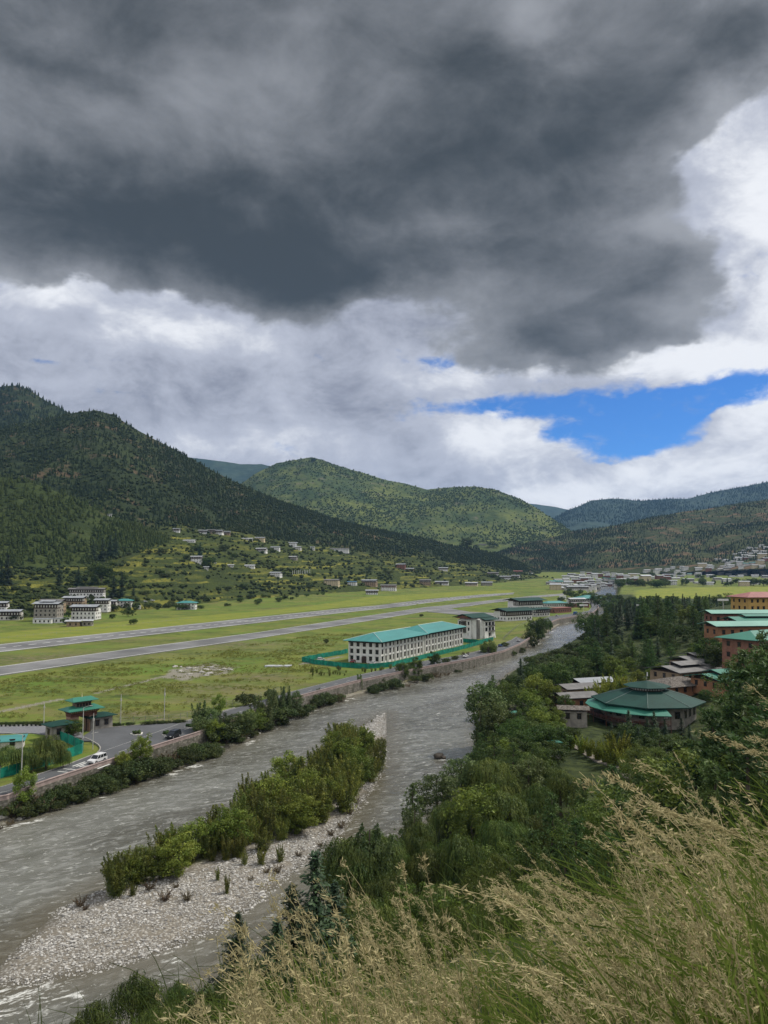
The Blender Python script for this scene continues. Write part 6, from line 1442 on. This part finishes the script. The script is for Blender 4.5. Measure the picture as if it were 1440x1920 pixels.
for key, px, py, by_ in [('U', 200, 1450, 1478), ('U', 222, 1425, 1464), ('U', 250, 1414, 1456), ('U', 280, 1408, 1448), ('U', 305, 1412, 1440), ('U', 165, 1462, 1486), ('U', 138, 1472, 1492), ('U', 330, 1412, 1432), ('U', 355, 1400, 1424), ('U', 60, 1512, 1522), ('D', 20, 1522, 1536), ('D', 110, 1484, 1502), ('D', 85, 1494, 1512), ('U', 405, 1385, 1400), ('U', 390, 1384, 1410), ('U', 450, 1372, 1386), ('U', 475, 1362, 1376),
                         ('U', 500, 1345, 1364), ('U', 530, 1334, 1352), ('U', 560, 1318, 1338), ('U', 580, 1312, 1328), ('U', 605, 1292, 1318), ('D', 640, 1297, 1310), ('U', 700, 1276, 1294), ('U', 716, 1272, 1290), ('U', 738, 1264, 1286), ('D', 765, 1272, 1282), ('U', 800, 1254, 1272), ('D', 822, 1252, 1266), ('D', 838, 1250, 1262), ('U', 858, 1246, 1256), ('D', 885, 1238, 1248), ('U', 958, 1212, 1226), ('U', 975, 1206, 1220), ('U', 935, 1222, 1232), ('D', 0, 1530, 1544)]:
    p = P(px, by_, -3.0); h = max(1.2, PY(px, py, p.y).z + 3.0); tree(key, p.x, p.y, gz(p.x, p.y), h, f'{LOOK[key]} on the stony bank under the retaining wall', f'bushes under the retaining wall: {LOOK[key]}', wide=1.1)
for key, px, py, by_ in [('P', 675, 1257, 1290), ('B', 755, 1236, 1272), ('B', 779, 1229, 1266), ('B', 815, 1224, 1256), ('B', 916, 1193, 1232), ('P', 596, 1284, 1308), ('B', 770, 1240, 1268)]:
    p = P(px, by_, -2.5); tree(key, p.x, p.y, gz(p.x, p.y), max(3, PY(px, py, p.y).z + 2.4), f'{LOOK[key]} at the wall before the long white block', f'trees before the white block: {LOOK[key]}', wide=.95)
for key, px, py, by_ in [('B', 1003, 1158, 1200), ('B', 1016, 1152, 1192), ('U', 994, 1178, 1206), ('B', 1028, 1156, 1184), ('U', 1000, 1190, 1210), ('U', 1010, 1175, 1200)]:
    p = P(px, by_, -3); tree(key, p.x, p.y, gz(p.x, p.y), max(3, PY(px, py, p.y).z + 3), f'{LOOK[key]} inside the river bend near the airport building', f'trees in the road bend: {LOOK[key]}', wide=.62)
for key, px, py, by_, w, lab in [('B', 137, 1344, 1380, 1.0, 'round dark tree right beside the entrance gate'), ('W', 86, 1372, 1440, 1.15, 'largest drooping willow left of the entrance gate'), ('W', 38, 1392, 1446, 1.1, 'drooping willow between the largest one and the left edge'), ('W', 118, 1402, 1440, .9, 'smaller willow leaning over the curved green net fence'), ('W', 0, 1392, 1450, 1.2, 'willow cut by the left picture edge above the road'), ('W', 62, 1408, 1448, 1.0, 'dense low willow behind the curved green net fence'), ('L', 410, 1300, 1338, .9, 'round bush like tree on the field side of the poplars'), ('U', 463, 1296, 1322, 1.0, 'tall bush standing in the field by the wire fence'), ('U', 507, 1290, 1312, .9, 'smaller bush in the field by the wire fence'), ('U', 635, 1246, 1256, .7, 'bush in front of the net fence corner'), ('U', 612, 1196, 1206, .7, 'lone bush in the open field left of the white block'), ('U', 790, 1150, 1156, .9, 'small bush at the taxiway edge')]:
    p = P(px, by_, 0); tree(key, p.x, p.y, gz(p.x, p.y), PY(px, py, p.y).z, lab, wide=w)
for i in range(26):
    a = random.random(); px = 565 + 175 * a + random.uniform(-4, 4); py = 1262 - 10 * a + random.uniform(-6, 6) if a < .5 else 1258 - 16 * (a - .5) + random.uniform(-3, 4)
    p = P(px, py + 4, 0); tree('S', p.x, p.y, 0, random.uniform(1.2, 2.6), 'small upright shrub on the verge between road and net fence', 'shrubs on the verge by the net fence', wide=.9)
for i in range(16):
    a = random.random(); p = P(205 + 140 * a, 1362 - 8 * a, 0); tree('U', p.x, p.y, 0, random.uniform(.8, 1.1), 'low clipped hedge bush along the junction kerb', 'hedge along the junction kerb', wide=1.6)
for i in range(18):
    p = P(-5 + 100 * i / 17, 1360.5 - .1 * i, 0); tree('U', p.x, p.y, 0, random.uniform(1.0, 1.3), 'hedge bush behind the painted kerb', 'hedge behind the painted kerb', wide=1.3)
# --- trees on the terraces and the ridge
for key, px, py, by_, lab in [('C', 14, 1038, 1098, 'huge dark fir at the left edge above the old village'), ('C', 2, 1050, 1098, 'dark fir cut by the left edge above the old village'), ('C', 110, 1054, 1100, 'dense dark fir standing alone above the old village'), ('C', 147, 1062, 1100, 'thin fir right of the dense lone fir'), ('B', 190, 1052, 1096, 'broad dark tree above the long farmhouse'), ('C', 175, 1012, 1048, 'leftmost fir of the dark clump at the hill foot'), ('C', 192, 1006, 1050, 'second fir of the dark clump at the hill foot'), ('C', 207, 1002, 1044, 'third fir of the dark clump at the hill foot'), ('C', 216, 999, 1040, 'rightmost fir of the dark clump at the hill foot'), ('C', 228, 1072, 1120, 'tall fir behind the teal roofed house'), ('C', 213, 1078, 1118, 'shorter fir behind the teal roofed house'), ('C', 250, 1094, 1122, 'small fir right of the old village'), ('C', 375, 1016, 1056, 'taller cypress beside the dark and white farmhouse'), ('B', 391, 1042, 1064, 'round dark tree right of the tall cypress'),
                              ('B', 874, 1006, 1028, 'big lone tree on the crest of the spur'), ('C', 866, 1014, 1026, 'small fir left of the lone tree on the spur'), ('B', 919, 1014, 1026, 'round tree near the tip of the spur crest'), ('B', 930, 1017, 1027, 'small tree at the end of the spur crest'), ('B', 893, 1020, 1028, 'low tree by the crest house on the spur'), ('B', 588, 859 - 6, 862, 'single tree on top of the middle mountain')]:
    p = hloc(px, by_ if by_ > 900 else 866)
    tree(key, p.x, p.y, p.z - .5, max(5, (by_ - py) * p.y / F), lab, wide=1.25 if key == 'C' else 1.3)
for i in range(40):
    px = random.uniform(0, 620); py = 1166 - px * .075 + random.uniform(-9, 4) - (3 if px < 250 else 0)
    if 20 < px < 250 and random.random() < .6: continue
    p = hloc(px, py); tree('B' if random.random() < .7 else 'U', p.x, p.y, p.z - .3, random.uniform(3.5, 8), 'dark tree in the hedge belt between runway fields and terraces', 'hedge belt at the foot of the terraces', wide=1.4)
for i in range(70):
    px = random.uniform(200, 980); t_ = random.random(); lo, hi = np.interp(px, [200, 400, 600, 800, 980], [1140, 1122, 1108, 1096, 1088]), np.interp(px, [200, 300, 440, 600, 800, 980], [1060, 1000, 1004, 1030, 1054, 1076])
    p = hloc(px, lo + (hi - lo) * t_)
    if p.y < 4000: tree(random.choice('BCUU'), p.x, p.y, p.z - .3, random.uniform(4, 10), 'dark tree scattered among the terraced fields', 'trees scattered among the terraces', wide=1.2)
for i in range(36):
    px = random.uniform(1035, 1440); p = hloc(px, np.interp(px, [1035, 1100, 1200, 1440], [1098, 1096, 1086, 1075]) + random.uniform(-10, 8))
    if p.y < 4000: tree(random.choice('BBC'), p.x, p.y, p.z - .3, random.uniform(6, 13), 'dark tree between the houses of the far town', 'trees between the far town houses', wide=1.3)
for (px, py, h) in [(1062, 1118, 9), (1072, 1120, 10), (1080, 1122, 8), (1098, 1128, 11), (1115, 1131, 12), (1128, 1132, 12), (1120, 1138, 10), (1088, 1142, 8), (1068, 1142, 7), (1108, 1122, 9), (1052, 1130, 8), (1068, 1112, 8), (1088, 1115, 8)]:
    p = PG(px, py); tree('B', p.x, p.y, p.z, h, 'dark tree around the teal roofed hall by the far bend', 'trees around the far teal roofed hall', wide=1.2)
# --- island saplings
vg = [(200, 1672), (330, 1650), (440, 1618), (540, 1578), (640, 1528), (704, 1450), (722, 1402), (704, 1384), (636, 1400), (552, 1460), (444, 1534), (322, 1604)]
n = 0
while n < 135:
    px, py = random.uniform(198, 722), random.uniform(1385, 1672)
    if not bool(inside(np.array([px]), np.array([py]), vg)[0]): continue
    p = P(px, py, -3.4); h = random.uniform(2.8, 7.4) * (1.15 if 400 < px < 700 else .85)
    tree('S' if random.random() < .80 else 'L', p.x, p.y, gz(p.x, p.y), h, 'olive green sapling in the thicket on the gravel island', 'sapling thicket on the island', wide=random.uniform(.9, 1.35)); n += 1
for px, py, by_, w, lab in [(654, 1362, 1432, .8, 'tall sapling standing out at the upstream end of the island'), (708, 1378, 1440, 1.2, 'broad sapling at the right tip of the island thicket'), (425, 1632, 1672, .6, 'slim yellowish sapling standing alone on the gravel'), (408, 1624, 1652, .6, 'small shrub beside the slim yellowish sapling'), (248, 1650, 1680, 1.2, 'low yellowish shrub at the downstream end of the thicket'), (218, 1585, 1676, .9, 'tallest sapling at the downstream end of the thicket'), (458, 1595, 1622, .8, 'small yellowish shrub on the gravel behind the slim sapling'), (490, 1585, 1620, .9, 'bushy shrub at the inner gravel edge'), (525, 1578, 1612, .9, 'shrub at the right gravel edge below the thicket'), (697, 1342, 1350, .5, 'tiny dark shrub on the bare upstream gravel tip')]:
    p = P(px, by_, -3.3); tree('S', p.x, p.y, gz(p.x, p.y), PY(px, py, p.y).z + 3.3, lab, wide=w)
for px, py in [(280, 1672), (330, 1668), (350, 1690), (470, 1648), (500, 1632), (520, 1630), (560, 1600), (600, 1580), (620, 1560), (640, 1545), (655, 1520), (668, 1500), (160, 1700), (150, 1692), (310, 1690)]:
    p = P(px, py, -3.3); tree('D', p.x, p.y, gz(p.x, p.y), random.uniform(.8, 1.6), 'low dry brown bush on the gravel island', 'dry bushes on the island', wide=1.2)
for i in range(62):
    px = random.uniform(-5, 400); a, b_ = np.interp(px, [0, 163, 267, 373], [1544, 1496, 1458, 1424]), np.interp(px, [0, 73, 163, 245, 373], [1503, 1474, 1444, 1417, 1377])
    p = P(px, a - 2 - (a - b_) * .25 * random.random(), -3.2); tree(random.choice('UUUD'), p.x, p.y, gz(p.x, p.y), random.uniform(1.2, 3.6), 'low green scrub crowding the foot of the retaining wall', 'scrub along the retaining wall', wide=1.1)
for i in range(40):
    px = random.uniform(560, 985); a = np.interp(px, [560, 667, 775, 871, 953, 992], [1337, 1303, 1280, 1249, 1226, 1213])
    p = P(px, a - random.uniform(1, 6), -3.2); tree(random.choice('UUD'), p.x, p.y, gz(p.x, p.y), random.uniform(1.2, 3.4), 'low scrub on the stony bank below the wall opposite the wood', 'scrub on the stony bank', wide=1.2)
for i in range(16):
    px = random.choice((random.uniform(20, 62), random.uniform(98, 128), random.uniform(170, 262))); p = hloc(px, random.uniform(1118, 1172)); tree(random.choice('BBU'), p.x, p.y, p.z - .3, random.uniform(4, 8), 'dark tree among the houses of the old village', 'trees among the old village', wide=1.3)
for key, px, py, Y in [('B', 1192, 1354, 192), ('C', 1226, 1332, 194), ('B', 1158, 1366, 190), ('C', 1146, 1352, 196), ('B', 1270, 1372, 190), ('B', 1214, 1368, 186), ('C', 1246, 1346, 198), ('C', 1292, 1356, 192)]:
    by_top(key, px, py, Y, 'against the front of the octagonal hall', 'trees against the hall front', 1.25)
# --- dense wood across the river
for i in range(190):
    y = random.uniform(300, 860); px = random.uniform(1105, 1335); x = (px - 720) / 1440 * y
    if sdf(np.array([x]), np.array([y]), river_poly)[0] > -6: continue
    g = gz(x, y); h = random.uniform(11, 19) * (1 if y > 380 else .75)
    if HOR + (CAMZ - g - h) / y * F < np.interp(px, [1105, 1150, 1200, 1330], [1150, 1128, 1118, 1118]): h = (CAMZ - g) - y / F * (np.interp(px, [1105, 1150, 1200, 1330], [1150, 1128, 1118, 1118]) - HOR)
    if h < 4 or (1130 < px < 1195 and 480 < y < 680) or (px > 1255 and y < 345): continue
    tree(random.choice('NCCN'), x, y, g, h, 'dark conifer filling the wood across the river', 'conifers filling the wood across the river', wide=1.25)
for key, px, py, bx_, by_, wide in [('P', 380, 1335, 380, 1392, 1.2), ('L', 402, 1345, 402, 1392, 1.0), ('P', 418, 1330, 418, 1384, 1.2), ('U', 436, 1355, 436, 1382, 1.4), ('P', 452, 1335, 452, 1380, 1.2), ('L', 474, 1322, 474, 1370, 1.1), ('P', 498, 1306, 498, 1362, 1.2), ('U', 520, 1322, 520, 1352, 1.5), ('P', 526, 1292, 526, 1346, 1.1), ('U', 545, 1316, 546, 1340, 1.4)]:
    p = P(bx_, by_, -2.8); h = PY(px, py, p.y).z + 2.8; tree(key, p.x, p.y, -3.2, h, f'{LOOK[key]} in the dense roadside row beyond the junction', f'dense roadside row: {LOOK[key]}', wide=wide)
for key, px, py, Y in [('B', 962, 1345, 192), ('B', 985, 1352, 186), ('L', 1045, 1352, 196), ('B', 1062, 1358, 192), ('B', 948, 1330, 200), ('L', 1015, 1325, 205), ('B', 998, 1318, 212), ('L', 1040, 1322, 215), ('B', 1060, 1300, 235)]:
    by_top(key, px, py, Y, 'around the shingled riverside huts left of the hall', 'trees around the shingled huts')
for i in range(60):
    px = random.uniform(985, 1110); a = np.interp(px, [985, 1000, 1060, 1091, 1103, 1110], [1252, 1243, 1232, 1220, 1195, 1175]); p = P(px, a + random.uniform(2, 26), -1); g = gz(p.x, p.y)
    tree(random.choice('UUSP' if i % 3 else 'UUU'), p.x, p.y, g, random.uniform(2.2, 5.0), 'low riverside shrub on the open right bank opposite the road bend', 'riverside shrubs opposite the road bend', wide=1.3)
# --- filler wood on the right bank
CLEAR = [(985, 1150, 1098, 1224), (925, 1222, 968, 1262), (1085, 1262, 1335, 1372), (1040, 1270, 1090, 1352), (1030, 1366, 1180, 1450), (1205, 1395, 1275, 1430), (1240, 1225, 1400, 1300), (1325, 1110, 1440, 1232), (1185, 1095, 1440, 1125), (955, 1318, 1000, 1345), (1128, 1148, 1196, 1182)]
blds = [(o.location.x, o.location.y) for o in SC.objects if o.parent is None and o.get('category') in ('house', 'building', 'hall', 'kiosk')]
nf = 0
for _ in range(4000):
    if nf >= 90: break
    y = random.uniform(84, 480) ; u = random.uniform(-.14, .52); x = u * y
    X_, Y_ = np.array([x]), np.array([y])
    if sdf(X_, Y_, river_poly)[0] > -3 or seg_dist(X_, Y_, bank_right)[0][0] > seg_dist(X_, Y_, bank_left)[0][0]: continue
    if any((x - a) ** 2 + (y - b_) ** 2 < 14 ** 2 for a, b_ in blds): continue
    g = gz(x, y); h = random.uniform(6, 11)
    if g > 9 and y < 150: continue
    px0 = 720 + 1440 * x / y; py1 = HOR + (CAMZ - g - h) / y * F; py0 = HOR + (CAMZ - g) / y * F; hw = h * .45 / y * F
    if any(px0 + hw > c[0] and px0 - hw < c[2] and py0 > c[1] and py1 < c[3] for c in CLEAR): continue
    tree('W' if y < 130 and random.random() < .6 else random.choice('NLPBN'), x, y, g, h, 'dark green tree filling the wood on the right bank', 'wood filling the right bank', wide=1.15); nf += 1
# ------------------------------------------------------------------ tall dry grass on the brow in front of the viewer
def strip(pts, w, g, sides=3):
    """thin tapering stem as quads"""
    pts = np.asarray(pts); n = len(pts); V, Fc = [], []
    for i, p in enumerate(pts):
        ww = w * (1 - .7 * i / (n - 1))
        for s in range(sides): a = 6.283 * s / sides; V.append(p + np.array([math.cos(a) * ww, math.sin(a) * ww, 0]))
    for i in range(n - 1):
        for s in range(sides): Fc.append((i * sides + s, i * sides + (s + 1) % sides, (i + 1) * sides + (s + 1) % sides, (i + 1) * sides + s))
    return np.array(V), np.array(Fc)
def join(parts):
    Vs, Fs, o = [], [], 0
    for V, Fc in parts: Vs.append(V); Fs.append(Fc + o); o += len(V)
    return np.concatenate(Vs), np.concatenate(Fs)
def stalk(seed, lean, nod, dense):
    """unit-high flowering stalk: stem bending to -x, loose panicle of fine spikelets"""
    g = np.random.default_rng(seed); t = np.linspace(0, 1, 14)
    x = -(lean * t ** 1.6 + nod * np.maximum(0, t - .6) ** 2 * 2.2); z = t * (1 - .22 * lean) - nod * np.maximum(0, t - .72) ** 2 * 2.6
    st_ = np.stack([x, g.normal(0, .03) * t ** 2, z], 1); parts = [strip(st_, .0030, g)]
    top = st_[-1]
    for i in range(dense):
        f = g.uniform(.52, 1.0); b = np.array([np.interp(f, t, st_[:, j]) for j in range(3)]); d = st_[min(13, int(f * 13) + 1)] - st_[max(0, int(f * 13) - 1)]; d /= np.linalg.norm(d)
        a = g.uniform(0, 6.283); out = np.array([math.cos(a), math.sin(a), 0]); ln = g.uniform(.03, .085) * (1.2 - f) * 1.4 + .012
        m = int(g.integers(5, 10)); s = np.linspace(.15, 1, m)
        p = b + (d * .75 + out * .55) * ln * s[:, None] + np.outer(-s ** 2 * ln * .4, (0, 0, 1)) + np.outer(-s ** 2 * ln * .3, (1, 0, 0)) + g.normal(0, .004, (m, 3))
        td = d * .8 + out * .6 + g.normal(0, .35, (m, 3)) - np.array([.25, 0, .2]); parts.append(leafq(p, rdir(m, g), td, g.uniform(.010, .021, m), g.uniform(.002, .0038, m)))
    return join(parts)
def blade(seed, curve):
    g = np.random.default_rng(seed); t = np.linspace(0, 1, 7); x = -curve * t ** 2; z = t - .55 * curve * t ** 2.5; w = .0055 * (1 - t ** 2 * .92)
    V = np.concatenate([np.stack([x, w, z + .004], 1), np.stack([x, -w, z], 1)]); n = 7; Fc = np.array([(i, i + 1, i + 1 + n, i + n) for i in range(n - 1)])
    return V, Fc
def grass_mat(name, a, b, tr=.3):
    m, k = new_mat(name); g = k.n('ShaderNodeNewGeometry'); n = k.noise(g.outputs['Position'], 1.1, 3)
    c = k.mix(k.m('MULTIPLY_ADD', g.outputs['Random Per Island'], .6, k.m('MULTIPLY', n, .4)), c4(a), c4(b))
    d = k.n('ShaderNodeBsdfDiffuse'); k.put(d.inputs[0], c); t = k.n('ShaderNodeBsdfTranslucent'); k.put(t.inputs[0], c)
    mx = k.n('ShaderNodeMixShader'); mx.inputs[0].default_value = tr; k.nt.links.new(d.outputs[0], mx.inputs[1]); k.nt.links.new(t.outputs[0], mx.inputs[2])
    o = k.n('ShaderNodeOutputMaterial'); k.nt.links.new(mx.outputs[0], o.inputs[0]); return m
STRAW = grass_mat('dry_grass', (.25, .215, .10), (.60, .52, .30)); BLADE = grass_mat('green_grass', (.055, .10, .017), (.22, .28, .06), .5); STEMG = grass_mat('straw_leaf', (.17, .165, .06), (.33, .29, .12), .35)
def gpos(n, u0, u1, y0, y1, pw=1.0):
    u = rng.uniform(u0, u1, n); y = y0 + (y1 - y0) * rng.uniform(0, 1, n) ** pw; x = u * y
    return u, np.stack([x, y, slope_near(x, y) - .03], 1)
hb = lambda u: np.interp(u, [-.32, -.2, -.1, 0, .12, .2, .32, .45, .6], [.66, .95, 1.26, 1.22, 1.12, 1.2, 1.46, 1.66, 1.78])
LEANP = [stalk(100 + i, .06 + .09 * (i % 4), .18 + .2 * (i % 3), 40 + 8 * (i % 3)) for i in range(7)]; UPP = [stalk(130 + i, .08 + .07 * (i % 3), .08 + .2 * (i % 2), 40) for i in range(7)]
cl = lambda p: fbm(p[:, 0] / .9, p[:, 1] / .9, 3, 555)
u, p = gpos(430, .02, .66, 2.1, 6.4, 1.0); ok = cl(p) > rng.normal(.0, .10, len(u)); u, p = u[ok], p[ok]
s = hb(u) * rng.uniform(.55, 1.1, len(u)) * (1 + .25 * cl(p)); V1 = stamp('tall_grass', LEANP, p, s, [STRAW], rng.normal(-.1, .5, len(u)))
tag(link('tall_grass', V1), kind='stuff')
u, p = gpos(460, -.28, .14, 2.3, 4.6); ok = cl(p) > rng.normal(-.02, .10, len(u)); u, p = u[ok], p[ok]
s = hb(u) * rng.uniform(.55, 1.48, len(u)); tag(link('tall_grass', stamp('tall_grass', UPP, p, s, [STRAW], rng.uniform(-.9, .9, len(u)))), kind='stuff')
BL = [blade(i, .12 + .13 * i) for i in range(6)]
u, p = gpos(7000, -.32, .66, 2.1, 7.5); ok = cl(p) > rng.normal(-.06, .12, len(u)); u, p = u[ok], p[ok]
s = hb(u) * rng.uniform(.35, .95, len(u)); tag(link('green_grass', stamp('green_grass', BL, p, s, [BLADE], rng.normal(0, 1.5, len(u)))), kind='stuff')
u, p = gpos(800, -.32, .66, 2.1, 7.5); s = hb(u) * rng.uniform(.4, .85, len(u)); tag(link('straw_grass', stamp('straw_grass', BL, p, s, [STEMG], rng.normal(0, .7, len(u)))), kind='stuff')
# far side of the brow: rough grass and scrub down the slope
u, p = gpos(9000, -.45, .75, 10, 46); p[:, 2] = ground_z(p[:, 0], p[:, 1]) - .05
tag(link('rough_grass', stamp('rough_grass', BL, p, rng.uniform(.8, 1.7, len(u)), [grass_mat('scrub_grass', (.035, .055, .014), (.085, .105, .03), .3)], rng.uniform(0, 6.28, len(u)))), kind='stuff')

# ------------------------------------------------------------------ stones: cobbles of the bar, boulders along the banks
def stone(seed, sub=1):
    import bmesh
    bm = bmesh.new(); bmesh.ops.create_icosphere(bm, subdivisions=sub, radius=1.0); bm.verts.index_update(); g = np.random.default_rng(seed)
    V = np.array([v.co[:] for v in bm.verts]); Fc = np.array([[v.index for v in f.verts] for f in bm.faces]); bm.free()
    return V * g.uniform(.75, 1.2, (len(V), 1)) * np.array([1.2, .85, .55]), Fc
STO = [stone(i) for i in range(6)]
def stone_mat(name, a, b):
    m, k = new_mat(name); g = k.n('ShaderNodeNewGeometry')
    c = k.mix(g.outputs['Random Per Island'], c4(a), c4(b)); c = k.mix(k.m('MULTIPLY', k.ss(k.noise(g.outputs['Position'], 4, 4), .4, .7), .4), c, c4(a, .6))
    finish(k, c, .85, spec=.25); return m
SM = stone_mat('cobble_stone', (.15, .14, .125), (.58, .56, .52)); SMD = stone_mat('bank_boulder', (.15, .14, .12), (.42, .40, .36))
xi = np.array([q[0] for q in island]); yi = np.array([q[1] for q in island])
x, y = rng.uniform(xi.min(), xi.max(), 190000), rng.uniform(yi.min(), yi.max(), 190000)
di = sdf(x, y, island); vgw = [P(a, b, WZ) for a, b in vg]; dv = sdf(x, y, vgw); n_ = fbm(x / 4, y / 4, 4, 812)
left_ = np.clip((x + 52) / 16, 0, 1)
ok = (di > -1.2 + rng.exponential(1.2, len(x)) - 1.2) & (dv < -.5 + n_ * 5) & (n_ > rng.normal(-.02, .10, len(x)) - .14 * left_)
x, y = x[ok][:26000], y[ok][:26000]; sz = np.exp(rng.normal(-2.35, .45, len(x))); z = ground_z(x, y) + sz * .15
tag(link('cobbles', stamp('cobbles', STO, np.stack([x, y, z], 1), sz, [SM])), kind='stuff')
BO = [np_mesh('boulder', *stone(40 + i, 2), [SMD], True) for i in range(5)]
def boulder(px, py, s, label, grp, dz=0.0):
    p = P(px, py, WZ); o = link('boulder', random.choice(BO), None, (p.x, p.y, max(WZ - .1, gz(p.x, p.y)) + s * .2 + dz), random.uniform(0, 6)); o.scale = (s, s, s); tag(o, label, 'rock', grp)
wl = resample([q for q in bank_left if q[1] < 420], 400)
for i in range(120):
    q = wl[int(rng.integers(20, 395))]; d = random.uniform(-.5, 2.2); o = link('boulder', random.choice(BO), None, (q[0] - d * .5, q[1] + d, 0), random.uniform(0, 6)); o.location.z = max(WZ - .15, gz(o.location.x, o.location.y)) + .1
    s = math.exp(random.gauss(-1.0, .4)) * 1.1; o.scale = (s, s, s); tag(o, 'grey boulder along the waterline below the retaining wall', 'rock', 'boulders along the left waterline')
boulder(1000 / 3, 1422, .9, 'large pale boulder at the water below the roadside poplars', None); SMD = stone_mat('wet_boulder', (.05, .042, .034), (.09, .075, .06)); BO = [np_mesh('boulder', *stone(60 + i, 2), [SMD], True) for i in range(3)]
boulder(823, 1421, 1.5, 'flat brown boulder in the rapids near the right bank', None, .3); boulder(832, 1423, .8, 'smaller dark boulder beside the flat one in the rapids', None, .3); BO = [np_mesh('boulder', *stone(40 + i, 2), [bpy.data.materials['bank_boulder']], True) for i in range(5)]
for px, py in ((322, 1252), (340, 1256), (358, 1250), (372, 1258), (388, 1255), (402, 1251), (415, 1256), (352, 1262), (380, 1264), (334, 1248), (395, 1261), (428, 1253)):
    for _ in range(2):
        p = P(px + random.uniform(-7, 7), py + random.uniform(-3, 3), 0); o = link('boulder', random.choice(BO), None, (p.x, p.y, gz(p.x, p.y) + .1), random.uniform(0, 6)); s = random.uniform(.5, 1.3); o.scale = (s * 1.3, s, s); tag(o, 'grey boulder on the rubble heap in the open field', 'rock', 'boulders on the rubble heap')
p = P(522, 1248.5, 0); t = tag(link('metal_sheet', MB().box(-6, 6, -2.2, 2.2, .25, .33).box(-5.9, 5.9, -2.1, -2.0, -.3, .25).box(-5.9, 5.9, 2.0, 2.1, -.3, .25).me('metal_sheet', PALER), None, (p.x, p.y, gz(p.x, p.y) + .15), .05), 'pale flat metal sheet lying in the grass left of the net fence', 'sheet')
# field tussocks: clumps of taller grass and weeds in the meadow by the runway
m_ = 0; q = rng.uniform(0, 1, (60000, 2)); X_, Y_ = q[:, 0] * 330 - 190, q[:, 1] * 330 + 190
fld = [P(a, b, 0) for a, b in ((-60, 1345), (-60, 1282), (0, 1272), (240, 1240), (480, 1206), (640, 1182), (800, 1156), (840, 1160), (860, 1172), (640, 1206), (560, 1240), (640, 1256), (560, 1285), (450, 1318), (340, 1346), (190, 1354), (60, 1352))]
ok = (sdf(X_, Y_, fld) > 1) & (fbm(X_ / 16, Y_ / 9, 4, 99) > rng.normal(.10, .09, len(X_)))
X_, Y_ = X_[ok][:5000], Y_[ok][:5000]
TUS = [(leafq(rng.normal(0, .28, (14, 3)) * (1, 1, .1) + (0, 0, .3), rdir(14, rng), rng.normal(0, .4, (14, 3)) + (0, 0, .8), .55, .14)) for _ in range(5)]
tag(link('meadow_weeds', stamp('meadow_weeds', TUS, np.stack([X_, Y_, ground_z(X_, Y_)], 1), rng.uniform(.6, 1.5, len(X_)), [leaf_mat('weed_leaf', (.125, .16, .028), (.22, .23, .06), .4, 0)])), kind='stuff')
